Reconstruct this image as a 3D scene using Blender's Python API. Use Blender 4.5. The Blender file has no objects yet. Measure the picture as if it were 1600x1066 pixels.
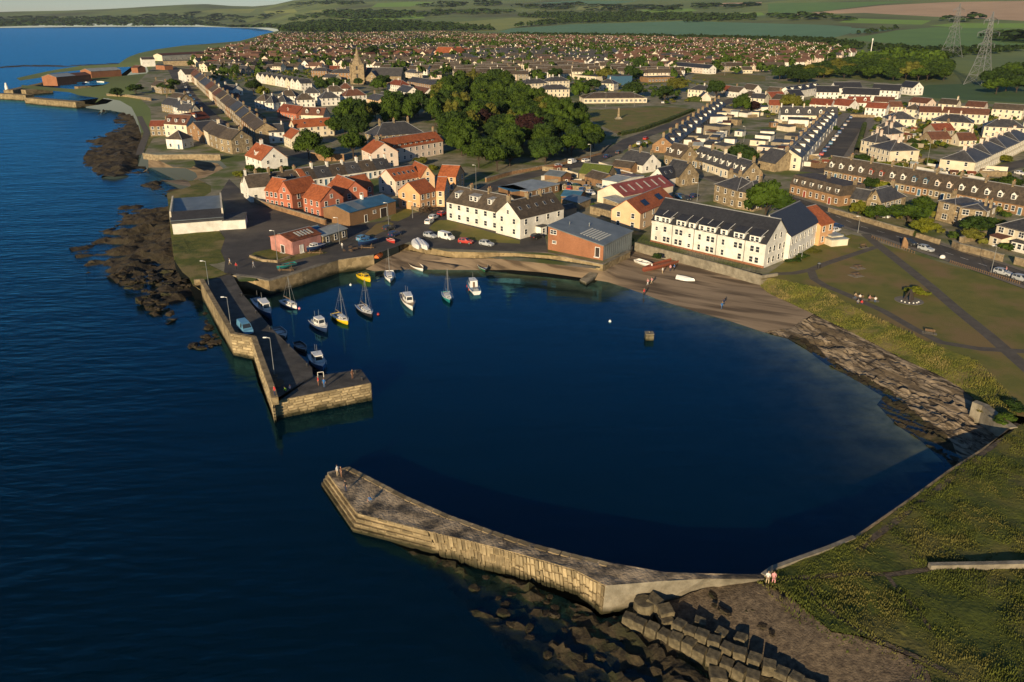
import bpy, bmesh, math, random
import numpy as np
from mathutils import Vector, Matrix, geometry, noise as mnoise
R = random.Random(7); NR = np.random.default_rng(7)
rad = math.radians
# ------------------------------------------------------------------ camera, sky, sun, exposure
scene = bpy.context.scene
F, CX, CY, CAMZ, PITCH = 1244.0, 800.0, 533.0, 60.0, rad(22.2)
cam_d = bpy.data.cameras.new('camera'); cam = bpy.data.objects.new('camera', cam_d)
scene.collection.objects.link(cam); scene.camera = cam
cam.location = (0, 0, CAMZ); cam.rotation_euler = (rad(90) - PITCH, 0, 0)
cam_d.sensor_width = 36; cam_d.lens = 28.0; cam_d.clip_start = 1; cam_d.clip_end = 40000
SUN_EL, SUN_AZ = rad(14.0), rad(21.0)          # light travels towards azimuth 21 deg right of +Y
world = bpy.data.worlds.new('World'); scene.world = world; world.use_nodes = True
wn = world.node_tree; wn.nodes.clear()
wo = wn.nodes.new('ShaderNodeOutputWorld'); wb = wn.nodes.new('ShaderNodeBackground'); ws = wn.nodes.new('ShaderNodeTexSky')
ws.sky_type = 'NISHITA'; ws.sun_disc = False; ws.sun_elevation = SUN_EL; ws.sun_rotation = SUN_AZ + math.pi
ws.air_density = 1.0; ws.dust_density = 0.0; ws.ozone_density = 5.0; ws.altitude = 60
wb.inputs['Strength'].default_value = 0.075
wn.links.new(ws.outputs[0], wb.inputs[0]); wn.links.new(wb.outputs[0], wo.inputs[0])
sun_d = bpy.data.lights.new('sun', 'SUN'); sun = bpy.data.objects.new('sun', sun_d); scene.collection.objects.link(sun)
sun_d.energy = 5.0; sun_d.angle = rad(0.55); sun_d.color = (1.0, 0.785, 0.49)
ld = Vector((math.sin(SUN_AZ) * math.cos(SUN_EL), math.cos(SUN_AZ) * math.cos(SUN_EL), -math.sin(SUN_EL)))
sun.rotation_euler = ld.to_track_quat('-Z', 'Y').to_euler(); sun.location = (-60, -160, 120)
vs = scene.view_settings; vs.view_transform = 'Standard'; vs.look = 'None'; vs.gamma = 1; vs.use_curve_mapping = False
vs.exposure = 0.42
scene.render.engine = 'CYCLES'
cy = scene.cycles; cy.use_denoising = True; cy.max_bounces = 5; cy.diffuse_bounces = 2; cy.glossy_bounces = 2
cy.transparent_max_bounces = 6; cy.transmission_bounces = 2; cy.volume_bounces = 0; cy.use_adaptive_sampling = True
COL = scene.collection
# ------------------------------------------------------------------ picture point -> place on the ground
CP, SP = math.cos(PITCH), math.sin(PITCH)
def ray(px, py):
    a = (px - CX) / F; b = (CY - py) / F
    return Vector((a, CP + b * SP, -SP + b * CP))
def P(px, py, z=0.0):
    d = ray(px, py); t = (z - CAMZ) / d.z
    return Vector((d.x * t, d.y * t, z))
def sst(a, b, x): t = np.clip((x - a) / (b - a), 0, 1); return t * t * (3 - 2 * t)
AZK = np.array([-60, -33, -30, -27.5, -24.5, -23, -20.2, -19, -17.5, -15.8, -14.2, -10, -3, 5, 14, 22, 34, 60.])
AMP = np.array([70, 80, 92, 96, 118, 138, 172, 178, 158, 165, 215, 235, 230, 215, 205, 200, 215, 215.])
def G(x, y):                                    # the lie of the land
    x = np.asarray(x, float); y = np.asarray(y, float)
    r = np.hypot(x, y); az = np.degrees(np.arctan2(x, y))
    z = 3.4 + 0.010 * np.clip(r - 190, 0, 900)
    s0 = np.interp(az, [-17, -12, 8, 20], [5100, 2600, 1800, 1500]); s1 = np.interp(az, [-17, -12, 8, 20], [8200, 8200, 7200, 5600])
    h = np.interp(az, AZK, AMP) * sst(0, 1, (r - s0) / (s1 - s0))
    far = sst(2500, 6000, r)
    return z * (1 - np.interp(az, [-17, -13], [1, 0]) * sst(3000, 5000, r) * .8) + h * (0.92 + .08 * np.sin(x / 900.) * np.cos(y / 1300.)) + far * 6 * np.sin(x / 420. + 1) * np.sin(y / 700.)
def g1(x, y): return float(G(x, y))
def PG(px, py, h=0.0):                          # where the sight line meets the land (plus height h)
    d = ray(px, py)
    if py > 75:
        z = 4.0 + h
        for _ in range(8):
            p = P(px, py, z); z = g1(p.x, p.y) + h
        return P(px, py, z)
    t = 900.0
    while t < 16000:
        p = Vector((0, 0, CAMZ)) + d * t
        if p.z < g1(p.x, p.y) + h: return p
        t += 20 if t < 4000 else 60
    return Vector((0, 0, CAMZ)) + d * 9000
def W2(pts, z=None): return [tuple((PG(*p) if z is None else P(p[0], p[1], z)).xy) for p in pts]
# ------------------------------------------------------------------ mesh helpers
class MB:
    def __init__(s): s.v = []; s.f = []; s.m = []
    def poly(s, pts, mi=0):
        n = len(s.v); s.v += [tuple(p) for p in pts]; s.f.append(tuple(range(n, n + len(pts)))); s.m.append(mi)
    def hexa(s, b, t, mi=0, sides=None):        # b, t: four corners each, same winding (counter-clockwise from above)
        n = len(s.v); s.v += [tuple(p) for p in b] + [tuple(p) for p in t]
        fs = [(n + 3, n + 2, n + 1, n), (n + 4, n + 5, n + 6, n + 7)] + [(n + i, n + (i + 1) % 4, n + 4 + (i + 1) % 4, n + 4 + i) for i in range(4)]
        s.f += fs; s.m += [mi] * 6
    def box(s, x0, x1, y0, y1, z0, z1, mi=0):
        s.hexa([(x0, y0, z0), (x1, y0, z0), (x1, y1, z0), (x0, y1, z0)], [(x0, y0, z1), (x1, y0, z1), (x1, y1, z1), (x0, y1, z1)], mi)
    def tube(s, p, q, r0, r1=None, n=6, mi=0, cap=True):
        p = Vector(p); q = Vector(q); r1 = r0 if r1 is None else r1
        d = (q - p).normalized(); a = d.orthogonal().normalized(); b = d.cross(a); k = len(s.v)
        for c, r in ((p, r0), (q, r1)):
            for i in range(n):
                w = 2 * math.pi * i / n; s.v.append(tuple(c + a * (r * math.cos(w)) + b * (r * math.sin(w))))
        for i in range(n): s.f.append((k + i, k + (i + 1) % n, k + n + (i + 1) % n, k + n + i)); s.m.append(mi)
        if cap: s.f.append(tuple(range(k + n - 1, k - 1, -1))); s.f.append(tuple(range(k + n, k + 2 * n))); s.m += [mi, mi]
    def loft(s, rings, mi=0, close=True, caps=True):
        k = len(s.v); n = len(rings[0])
        for r in rings: s.v += [tuple(p) for p in r]
        for j in range(len(rings) - 1):
            for i in range(n if close else n - 1):
                s.f.append((k + j * n + i, k + j * n + (i + 1) % n, k + (j + 1) * n + (i + 1) % n, k + (j + 1) * n + i)); s.m.append(mi)
        if caps:
            s.f.append(tuple(range(k + n - 1, k - 1, -1))); s.f.append(tuple(range(k + (len(rings) - 1) * n, k + len(rings) * n))); s.m += [mi, mi]
    def mesh(s, name, mats, smooth=False):
        me = bpy.data.meshes.new(name); me.from_pydata(s.v, [], s.f)
        for m in mats: me.materials.append(m)
        if len(mats) > 1: me.polygons.foreach_set('material_index', s.m)
        if smooth: me.polygons.foreach_set('use_smooth', [True] * len(s.f))
        me.update(); return me
    def build(s, name, mats, parent=None, loc=(0, 0, 0), rz=0.0, smooth=False):
        if not isinstance(mats, (list, tuple)): mats = [mats]
        return put(name, s.mesh(name, mats, smooth), parent, loc, rz)
def put(name, me, parent=None, loc=(0, 0, 0), rz=0.0):
    o = bpy.data.objects.new(name, me); COL.objects.link(o); o.parent = parent; o.location = loc; o.rotation_euler = (0, 0, rz)
    return o
def tag(o, label, cat, group=None):
    o['label'] = label; o['category'] = cat
    if group: o['group'] = group
    return o
def thing(name, label, cat, loc=(0, 0, 0), rz=0.0, group=None):
    o = bpy.data.objects.new(name, None); COL.objects.link(o); o.location = loc; o.rotation_euler = (0, 0, rz); o.empty_display_size = .5
    return tag(o, label, cat, group)
def copy_tree(o, parent=None):
    c = o.copy(); COL.objects.link(c); c.parent = parent
    for ch in o.children: copy_tree(ch, c)
    return c
def npmesh(name, v, f, mats, mi=None, smooth=False):   # v (n,3), f (m,k) arrays
    me = bpy.data.meshes.new(name); k = f.shape[1]
    me.vertices.add(len(v)); me.vertices.foreach_set('co', np.ascontiguousarray(v, np.float32).ravel())
    me.loops.add(f.size); me.loops.foreach_set('vertex_index', f.astype(np.int32).ravel())
    me.polygons.add(len(f)); me.polygons.foreach_set('loop_start', np.arange(0, f.size, k, dtype=np.int32))
    for m in mats: me.materials.append(m)
    if mi is not None: me.polygons.foreach_set('material_index', np.asarray(mi, np.int32))
    me.polygons.foreach_set('use_smooth', np.full(len(f), smooth)); me.update(calc_edges=True); return me
ORD = ['first', 'second', 'third', 'fourth', 'fifth', 'sixth', 'seventh', 'eighth', 'ninth', 'tenth', 'eleventh', 'twelfth', 'thirteenth', 'fourteenth', 'fifteenth', 'sixteenth', 'seventeenth', 'eighteenth', 'nineteenth', 'twentieth']
# ------------------------------------------------------------------ materials
MATS = {}
def mat(name, c, c2=None, sc=.6, rough=.9, bump=.0, bsc=6., spec=.25, metal=0., rnd=.0, tex='noise', dirt=0., det=4., lo=.35, hi=.65, c3=None, sc3=.05, stretch=None):
    if name in MATS: return MATS[name]
    m = bpy.data.materials.new(name); m.use_nodes = True; nt = m.node_tree; N = nt.nodes; Lk = nt.links.new
    b = N['Principled BSDF']; b.inputs['Roughness'].default_value = rough; b.inputs['Metallic'].default_value = metal
    b.inputs['Specular IOR Level'].default_value = spec
    tc = N.new('ShaderNodeTexCoord'); co = tc.outputs['Object']
    if stretch:
        mp0 = N.new('ShaderNodeMapping'); mp0.vector_type = 'TEXTURE'; mp0.inputs['Rotation'].default_value = (0, 0, -stretch[0]); mp0.inputs['Scale'].default_value = (1 / stretch[1], 1, 1); Lk(co, mp0.inputs[0]); co = mp0.outputs[0]
    if c2 is None: c2 = tuple(x * .72 for x in c)
    if tex == 'voronoi':
        t = N.new('ShaderNodeTexVoronoi'); t.inputs['Scale'].default_value = sc; Lk(co, t.inputs['Vector'])
        sep = N.new('ShaderNodeSeparateColor'); Lk(t.outputs['Color'], sep.inputs[0]); fac = sep.outputs[0]; lo, hi = 0., 1.
    elif tex == 'brick':
        mp = N.new('ShaderNodeMapping'); mp.inputs['Rotation'].default_value = (rad(90), 0, 0); Lk(co, mp.inputs[0])
        t = N.new('ShaderNodeTexNoise'); t.inputs['Scale'].default_value = sc; t.inputs['Detail'].default_value = 8; Lk(co, t.inputs['Vector']); fac = t.outputs[0]
    else:
        t = N.new('ShaderNodeTexNoise'); t.inputs['Scale'].default_value = sc; t.inputs['Detail'].default_value = det; t.inputs['Roughness'].default_value = .65
        Lk(co, t.inputs['Vector']); fac = t.outputs[0]
    r = N.new('ShaderNodeValToRGB'); r.color_ramp.elements[0].color = (*c2, 1); r.color_ramp.elements[1].color = (*c, 1)
    r.color_ramp.elements[0].position = lo; r.color_ramp.elements[1].position = hi
    Lk(fac, r.inputs[0]); col = r.outputs[0]
    def mix(fac_sock, a, bcol, mode='MIX', f=None):
        x = N.new('ShaderNodeMix'); x.data_type = 'RGBA'; x.blend_type = mode
        if fac_sock is not None: Lk(fac_sock, x.inputs[0])
        else: x.inputs[0].default_value = f
        Lk(a, x.inputs[6])
        if isinstance(bcol, tuple): x.inputs[7].default_value = (*bcol, 1)
        else: Lk(bcol, x.inputs[7])
        return x.outputs[2]
    if c3 is not None:
        t3 = N.new('ShaderNodeTexNoise'); t3.inputs['Scale'].default_value = sc3; t3.inputs['Detail'].default_value = 5; Lk(co, t3.inputs['Vector'])
        r3 = N.new('ShaderNodeValToRGB'); r3.color_ramp.elements[0].position = .48; r3.color_ramp.elements[1].position = .62; Lk(t3.outputs[0], r3.inputs[0])
        col = mix(r3.outputs[0], col, c3)
    if dirt:
        t2 = N.new('ShaderNodeTexNoise'); t2.inputs['Scale'].default_value = .35; t2.inputs['Detail'].default_value = 6; Lk(co, t2.inputs['Vector'])
        r2 = N.new('ShaderNodeValToRGB'); r2.color_ramp.elements[0].color = (1 - dirt,) * 3 + (1,); r2.color_ramp.elements[0].position = .3; r2.color_ramp.elements[1].position = .6
        Lk(t2.outputs[0], r2.inputs[0]); col = mix(None, col, r2.outputs[0], 'MULTIPLY', 1.)
    if rnd:
        oi = N.new('ShaderNodeObjectInfo'); mr = N.new('ShaderNodeMapRange'); mr.inputs[3].default_value = 1 - rnd; mr.inputs[4].default_value = 1 + rnd * .6
        Lk(oi.outputs['Random'], mr.inputs[0]); cb = N.new('ShaderNodeCombineColor')
        for i in range(3): Lk(mr.outputs[0], cb.inputs[i])
        col = mix(None, col, cb.outputs[0], 'MULTIPLY', 1.)
    Lk(col, b.inputs['Base Color'])
    if bump:
        tb = N.new('ShaderNodeTexNoise'); tb.inputs['Scale'].default_value = bsc; tb.inputs['Detail'].default_value = 5; Lk(co, tb.inputs['Vector'])
        bp = N.new('ShaderNodeBump'); bp.inputs['Strength'].default_value = bump; bp.inputs['Distance'].default_value = .15
        Lk(tb.outputs[0], bp.inputs['Height']); Lk(bp.outputs[0], b.inputs['Normal'])
    MATS[name] = m; return m
def glossy(name, c, rough=.3, metal=0., spec=.5, rnd=0.): return mat(name, c, tuple(x * .9 for x in c), rough=rough, metal=metal, spec=spec, rnd=rnd)
M = dict(
 white=mat('white_render', (.78, .75, .68), (.62, .59, .52), sc=.35, dirt=.12, rnd=.06), cream=mat('cream_render', (.74, .66, .50), (.60, .52, .38), sc=.3, dirt=.12, rnd=.08),
 pinkcream=mat('pink_cream_render', (.72, .60, .50), (.62, .50, .40), sc=.3, dirt=.08, rnd=.06), peach=mat('peach_render', (.70, .50, .30), (.60, .41, .24), sc=.3, dirt=.08),
 red=mat('red_render', (.46, .16, .095), (.38, .125, .07), sc=.3, dirt=.1), pink=mat('faded_pink_render', (.52, .24, .20), (.36, .17, .14), sc=.5, dirt=.3, bump=.2),
 orange=mat('orange_render', (.66, .38, .19), (.56, .31, .15), sc=.3, dirt=.08), stone=mat('sandstone', (.36, .28, .17), (.20, .15, .09), sc=1.6, tex='voronoi', dirt=.25, rnd=.12, bump=.3),
 brown=mat('brown_sandstone', (.34, .20, .10), (.22, .13, .07), sc=1.5, tex='voronoi', dirt=.2, rnd=.1), brick=mat('orange_brick', (.37, .165, .085), (.24, .10, .052), sc=5., dirt=.2, det=8),
 brickbrown=mat('brown_brick', (.28, .16, .08), (.19, .11, .055), sc=4., dirt=.25, det=8), roughcast=mat('grey_roughcast', (.34, .29, .21), (.25, .21, .15), sc=3., dirt=.2, rnd=.1),
 slate=mat('slate_roof', (.085, .082, .08), (.045, .045, .048), sc=1.3, rough=.55, dirt=.3, rnd=.2, bump=.25, bsc=4, spec=.4), slateb=mat('dark_slate_roof', (.042, .043, .048), (.028, .028, .032), sc=1.5, rough=.5, dirt=.2, rnd=.1, bump=.2, bsc=4, spec=.4),
 slatebr=mat('brown_slate_roof', (.12, .092, .065), (.065, .052, .040), sc=1.2, rough=.7, dirt=.3, rnd=.2, bump=.25, bsc=4), pantile=mat('orange_pantile_roof', (.42, .125, .045), (.28, .08, .03), sc=1.4, rough=.7, dirt=.25, rnd=.1, bump=.35, bsc=5),
 tilebr=mat('brown_tile_roof', (.17, .075, .045), (.105, .048, .032), sc=1.2, rough=.75, dirt=.25, rnd=.2, bump=.3, bsc=5), tilered=mat('red_tile_roof', (.27, .075, .038), (.17, .05, .028), sc=1.2, rough=.75, dirt=.25, rnd=.15, bump=.3, bsc=5),
 bluemetal=mat('blue_sheet_roof', (.055, .16, .26), (.035, .11, .19), sc=.5, rough=.5, dirt=.25, spec=.4), greymetal=mat('grey_sheet_metal', (.155, .18, .19), (.12, .14, .15), sc=.3, rough=.45, dirt=.15, spec=.4),
 redmetal=mat('red_sheet_roof', (.30, .085, .07), (.22, .06, .05), sc=.6, rough=.55, dirt=.25), rust=mat('rusty_sheet_roof', (.26, .085, .035), (.12, .045, .025), sc=.7, rough=.8, dirt=.35, bump=.2),
 palemetal=mat('pale_sheet_roof', (.36, .38, .36), (.26, .28, .27), sc=.5, rough=.5, dirt=.2), moss=mat('mossy_roof', (.10, .13, .02), (.06, .08, .02), sc=1.5, bump=.4),
 flatroof=mat('flat_felt_roof', (.12, .115, .10), (.075, .072, .068), sc=.7, dirt=.3, rnd=.2), trim=mat('white_paint', (.80, .78, .72), (.72, .70, .64), sc=1.5, rough=.5), glass=glossy('window_glass', (.028, .035, .045), .12, spec=.8),
 pot=mat('clay_pot', (.42, .22, .11), sc=3), door=mat('blue_door_paint', (.06, .14, .22), sc=3, rough=.5), doorr=mat('red_door_paint', (.30, .05, .03), sc=3, rough=.5), doord=mat('dark_door_paint', (.05, .04, .035), sc=3, rough=.5),
 solar=glossy('solar_panel', (.012, .016, .03), .15), lead=mat('lead_flashing', (.30, .30, .30), (.22, .22, .22), sc=2, rough=.6), sky=mat('translucent_sheet', (.50, .50, .44), (.42, .42, .37), sc=2, rough=.5),
 concrete=mat('concrete', (.30, .265, .20), (.19, .165, .12), sc=.9, dirt=.35, bump=.3), quaystone=mat('quay_masonry', (.36, .275, .155), (.20, .15, .08), sc=1.1, tex='voronoi', dirt=.4, bump=.5), deck=mat('pier_deck', (.115, .105, .09), (.062, .058, .052), sc=.5, dirt=.4, bump=.4),
 asphalt=mat('asphalt', (.085, .078, .070), (.062, .058, .053), sc=.25, dirt=.2, bump=.2, bsc=20, c3=(.125, .108, .086), sc3=.07), pave=mat('pavement', (.22, .195, .155), (.16, .14, .11), sc=.8, dirt=.2), gravelpath=mat('tarmac_path', (.13, .112, .088), (.10, .086, .068), sc=.8, dirt=.2),
 lawn=mat('dry_lawn', (.19, .165, .036), (.125, .13, .026), sc=.18, det=8, bump=.4, bsc=3, c3=(.21, .145, .055), sc3=.09), rough_g=mat('rough_grass', (.095, .110, .016), (.048, .062, .010), sc=.5, det=8, bump=.9, bsc=2.5, c3=(.115, .105, .028), sc3=.13),
 bankg=mat('bank_grass', (.14, .135, .025), (.065, .085, .014), sc=.5, det=8, bump=.8, bsc=2., c3=(.21, .165, .06), sc3=.14), sand=mat('beach_sand', (.31, .232, .15), (.22, .162, .105), sc=.35, det=8, bump=.25, bsc=4, c3=(.11, .08, .053), sc3=.40, stretch=(.60, .12)),
 pebble=mat('pebble_beach', (.155, .118, .078), (.05, .038, .027), sc=1.6, det=8, bump=.8, bsc=5), rock=mat('dark_shore_rock', (.058, .044, .026), (.011, .009, .007), sc=.55, det=10, bump=1., bsc=2.2, c3=(.045, .036, .02), sc3=.3),
 slab=mat('slab_rock', (.30, .235, .16), (.028, .022, .016), sc=1.5, det=12, bump=1., bsc=3.5, c3=(.11, .082, .05), sc3=.5, stretch=(1.13, .16), lo=.42, hi=.56), nearrock=mat('weedy_rock', (.055, .042, .022), (.010, .008, .006), sc=.9, det=10, bump=1., bsc=3., c3=(.03, .03, .012), sc3=.35),
 townmix=mat('yards_and_gardens', (.31, .27, .19), (.14, .135, .07), sc=.2, det=9, c3=(.095, .125, .025), sc3=.07), fieldland=mat('farm_land', (.20, .24, .06), (.11, .155, .045), sc=.004, det=8, c3=(.095, .105, .035), sc3=.0016),
 seabed=mat('seabed', (.30, .25, .16), (.09, .085, .055), sc=.22, det=8),
 timber=mat('weathered_timber', (.20, .13, .075), (.12, .075, .042), sc=3, rough=.8), blackm=glossy('black_metal', (.02, .02, .022), .5), galv=mat('galvanised_steel', (.26, .265, .26), (.20, .205, .20), sc=3, rough=.45, metal=.3, spec=.5), rubber=glossy('rubber', (.015, .015, .016), .7),
 bark=mat('bark', (.075, .055, .038), (.04, .03, .022), sc=3, bump=.5), block=mat('cast_concrete', (.20, .165, .10), (.095, .078, .048), sc=1.2, dirt=.45, bump=.5), hedge=mat('hedge_leaves', (.055, .075, .014), (.025, .04, .008), sc=1.5, bump=1., bsc=4),
)
def leafmat(name, c, c2, rnd=.25): return mat(name, c, c2, sc=.45, rough=.75, rnd=rnd, det=3, spec=.15)
M['leaf'] = leafmat('green_leaves', (.064, .104, .009), (.022, .044, .006)); M['leafd'] = leafmat('dark_green_leaves', (.038, .068, .010), (.014, .029, .006)); M['leafy'] = leafmat('olive_leaves', (.14, .135, .02), (.07, .075, .013))
M['leafp'] = leafmat('copper_beech_leaves', (.036, .014, .012), (.018, .007, .007)); M['leafbr'] = leafmat('yellow_green_leaves', (.17, .17, .012), (.09, .11, .012)); M['twig'] = leafmat('brown_twigs', (.12, .07, .04), (.06, .04, .02))
FLD = dict(teal=mat('teal_crop_field', (.12, .23, .115), (.10, .20, .10), sc=.006, det=4), green=mat('green_crop_field', (.13, .23, .05), (.105, .195, .045), sc=.01, det=4), brown=mat('bare_soil_field', (.50, .34, .20), (.43, .29, .17), sc=.008, det=5),
 lime=mat('bright_pasture_field', (.20, .33, .045), (.17, .28, .04), sc=.01, det=4), olive=mat('olive_pasture_field', (.26, .28, .07), (.21, .24, .06), sc=.01, det=4), near=mat('dark_crop_field', (.07, .125, .035), (.055, .10, .03), sc=.05, det=6))
def water_mat():
    m = bpy.data.materials.new('sea_water'); m.use_nodes = True; nt = m.node_tree; N = nt.nodes; Lk = nt.links.new; N.clear()
    out = N.new('ShaderNodeOutputMaterial'); tc = N.new('ShaderNodeTexCoord')
    mp = N.new('ShaderNodeMapping'); mp.inputs['Rotation'].default_value = (0, 0, rad(-18)); mp.inputs['Scale'].default_value = (.42, 1., 1.); Lk(tc.outputs['Object'], mp.inputs[0])
    hs = None
    for s, d, k in ((.10, 3., .45), (.55, 6., .26)):
        t = N.new('ShaderNodeTexNoise'); t.inputs['Scale'].default_value = s; t.inputs['Detail'].default_value = d; Lk(mp.outputs[0], t.inputs['Vector'])
        mu = N.new('ShaderNodeMath'); mu.operation = 'MULTIPLY'; mu.inputs[1].default_value = k; Lk(t.outputs[0], mu.inputs[0])
        if hs is None: hs = mu.outputs[0]
        else:
            ad = N.new('ShaderNodeMath'); Lk(hs, ad.inputs[0]); Lk(mu.outputs[0], ad.inputs[1]); hs = ad.outputs[0]
    at = N.new('ShaderNodeAttribute'); at.attribute_name = 'ruffle'
    rg = N.new('ShaderNodeMapRange'); rg.inputs[1].default_value = .16; rg.inputs[3].default_value = .05; rg.inputs[4].default_value = .27; Lk(at.outputs['Fac'], rg.inputs[0])
    mh = N.new('ShaderNodeMath'); mh.operation = 'MULTIPLY'; Lk(hs, mh.inputs[0]); Lk(at.outputs['Fac'], mh.inputs[1])
    bp = N.new('ShaderNodeBump'); bp.inputs['Strength'].default_value = 1.; bp.inputs['Distance'].default_value = 1.5; Lk(mh.outputs[0], bp.inputs['Height'])
    gl = N.new('ShaderNodeBsdfGlossy'); gl.inputs['Color'].default_value = (.19, .66, .96, 1); Lk(bp.outputs[0], gl.inputs['Normal']); Lk(rg.outputs[0], gl.inputs['Roughness'])
    fr = N.new('ShaderNodeFresnel'); gb = N.new('ShaderNodeNewGeometry'); io = N.new('ShaderNodeMapRange'); io.inputs[3].default_value = 1.33; io.inputs[4].default_value = 1 / 1.33; Lk(gb.outputs['Backfacing'], io.inputs[0]); Lk(io.outputs[0], fr.inputs['IOR']); Lk(bp.outputs[0], fr.inputs['Normal'])
    df = N.new('ShaderNodeBsdfDiffuse'); df.inputs['Color'].default_value = (.0002, .0085, .0160, 1)
    tr = N.new('ShaderNodeBsdfTransparent'); tr.inputs['Color'].default_value = (.72, .84, .78, 1)
    dp = N.new('ShaderNodeAttribute'); dp.attribute_name = 'depth'
    ml = N.new('ShaderNodeMath'); ml.operation = 'MULTIPLY'; ml.inputs[1].default_value = -.9; Lk(dp.outputs['Fac'], ml.inputs[0])
    ex = N.new('ShaderNodeMath'); ex.operation = 'EXPONENT'; Lk(ml.outputs[0], ex.inputs[0])
    m1 = N.new('ShaderNodeMixShader'); Lk(ex.outputs[0], m1.inputs[0]); Lk(df.outputs[0], m1.inputs[1]); Lk(tr.outputs[0], m1.inputs[2])
    m2 = N.new('ShaderNodeMixShader'); Lk(fr.outputs[0], m2.inputs[0]); Lk(m1.outputs[0], m2.inputs[1]); Lk(gl.outputs[0], m2.inputs[2])
    Lk(m2.outputs[0], out.inputs[0]); return m
M['water'] = water_mat()
def tide(m, z0=.25, z1=1.15, c=(.028, .026, .012)):     # weed and wet stain below high-water mark
    nt = m.node_tree; N = nt.nodes; Lk = nt.links.new; b = N['Principled BSDF']; src = b.inputs['Base Color'].links[0].from_socket
    ge = N.new('ShaderNodeNewGeometry'); sp = N.new('ShaderNodeSeparateXYZ'); Lk(ge.outputs['Position'], sp.inputs[0]); no = N.new('ShaderNodeTexNoise'); no.inputs['Scale'].default_value = .6; no.inputs['Detail'].default_value = 6; Lk(ge.outputs['Position'], no.inputs['Vector'])
    ad = N.new('ShaderNodeMath'); ad.operation = 'MULTIPLY_ADD'; ad.inputs[1].default_value = -1.4; Lk(no.outputs[0], ad.inputs[0]); Lk(sp.outputs[2], ad.inputs[2])
    mr = N.new('ShaderNodeMapRange'); mr.inputs[1].default_value = z0 - .7; mr.inputs[2].default_value = z1 - .7; mr.inputs[3].default_value = 1; mr.inputs[4].default_value = 0; Lk(ad.outputs[0], mr.inputs[0])
    x = N.new('ShaderNodeMix'); x.data_type = 'RGBA'; Lk(mr.outputs[0], x.inputs[0]); Lk(src, x.inputs[6]); x.inputs[7].default_value = (*c, 1); Lk(x.outputs[2], b.inputs['Base Color'])
tide(M['quaystone']); tide(M['concrete'], .1, .8); tide(M['block'], .0, .7)
# ------------------------------------------------------------------ the ground: one sheet cut into zones
def strip(pts, w):                              # a band of width w metres along picture points
    c = [Vector(p).to_2d() for p in W2(pts)]
    l, r = [], []
    for i, p in enumerate(c):
        d = (c[min(i + 1, len(c) - 1)] - c[max(i - 1, 0)]).normalized(); n = Vector((-d.y, d.x)) * w / 2
        l.append(tuple(p + n)); r.append(tuple(p - n))
    return l + r[::-1]
# shore picks, at sea level
SH_FAR = [(-500, 44), (0, 44), (100, 42.5), (200, 42), (300, 42), (350, 43), (400, 44.5), (418, 47), (437, 52)]
SH_A = [(437, 54), (410, 62), (398, 67), (375, 74.5), (325, 80), (290, 83), (250, 90), (220, 98), (205, 105)]
SH_PORT = [(188, 118), (130, 121), (88, 128), (60, 134), (30, 141), (36, 145), (80, 138), (84, 133), (130, 128), (170, 124), (232, 121), (236, 132), (200, 136), (122, 137), (122, 140), (175, 147), (165, 152), (120, 158), (38, 152), (38, 157), (112, 163), (128, 168), (158, 172)]
SH_B = [(152, 180), (172, 172), (188, 178), (176, 190), (190, 199), (168, 208), (134, 220), (140, 232), (133, 243), (129, 257), (160, 279), (180, 281), (205, 275), (222, 270)]
SH_POOL = [(232, 262), (262, 262), (290, 263), (306, 270), (309, 277), (300, 283), (285, 281), (268, 282)]
SH_C = [(250, 281), (225, 286), (211, 288), (240, 297), (262, 308), (263, 320), (225, 322), (183, 326), (185, 340), (165, 346), (185, 356), (155, 362), (160, 372), (108, 388), (120, 404), (134, 420), (133, 440), (165, 434), (205, 456), (232, 490), (262, 508), (300, 486), (318, 492), (322, 520), (345, 545), (340, 520), (321, 478)]
SH_PIER = [(305, 466), (321, 474), (343, 522), (359, 547), (366, 554.5), (393, 562.5), (404, 601), (426, 655), (582.5, 621.5), (566, 598), (489, 590), (424, 525), (382, 472), (368, 446)]
SH_QUAY = [(397, 444), (421, 448), (456, 445), (500, 433), (535, 422), (560, 418)]
SH_BEACH = [(585, 424), (598, 423), (643, 421), (707, 422), (747, 422), (800, 422), (850, 426), (907, 434), (950, 441), (972, 448), (1005, 459), (1022, 466), (1086, 487), (1141, 502), (1195, 520), (1230, 529)]
SH_SLAB = [(1258, 545), (1290, 569), (1340, 596), (1380, 620), (1370, 632), (1400, 664), (1440, 690), (1474, 722), (1477, 738)]
SH_WALL = [(1426, 795), (1336, 853), (1297, 870), (1211, 901), (1190, 908), (1104, 906), (1039, 906), (952, 891), (900, 877), (834, 862), (769, 841), (703, 818), (637, 789), (572, 754), (545, 741), (511, 748), (501, 760), (553, 830), (610, 846)]
SH_NEAR = [(640, 868), (690, 910), (735, 958), (790, 1015), (830, 1075), (850, 1130)]
w0 = lambda a: W2(a, 0.0)
far0 = W2(SH_FAR[:3], 0.0)
coast = w0(SH_FAR) + w0(SH_A) + w0(SH_PORT) + w0(SH_B) + w0(SH_POOL) + w0(SH_C) + w0(SH_PIER) + w0(SH_QUAY) + w0(SH_BEACH) + w0(SH_SLAB) + w0(SH_WALL) + w0(SH_NEAR)
coast = [(-16000, far0[0][1] + 200)] + coast + [(10, 30), (40, 5), (90, -60), (16000, -300), (16000, 16000), (-16000, 16000)]
natural = [w0(SH_A), w0(SH_B + SH_POOL), w0(SH_C), w0(SH_BEACH + SH_SLAB), w0(SH_NEAR) + [(10, 30)]]
BANK_LO = [(1188, 447), (1200, 458), (1272, 491), (1335, 521), (1410, 560), (1470, 587), (1500, 605), (1521, 622)]
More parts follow.
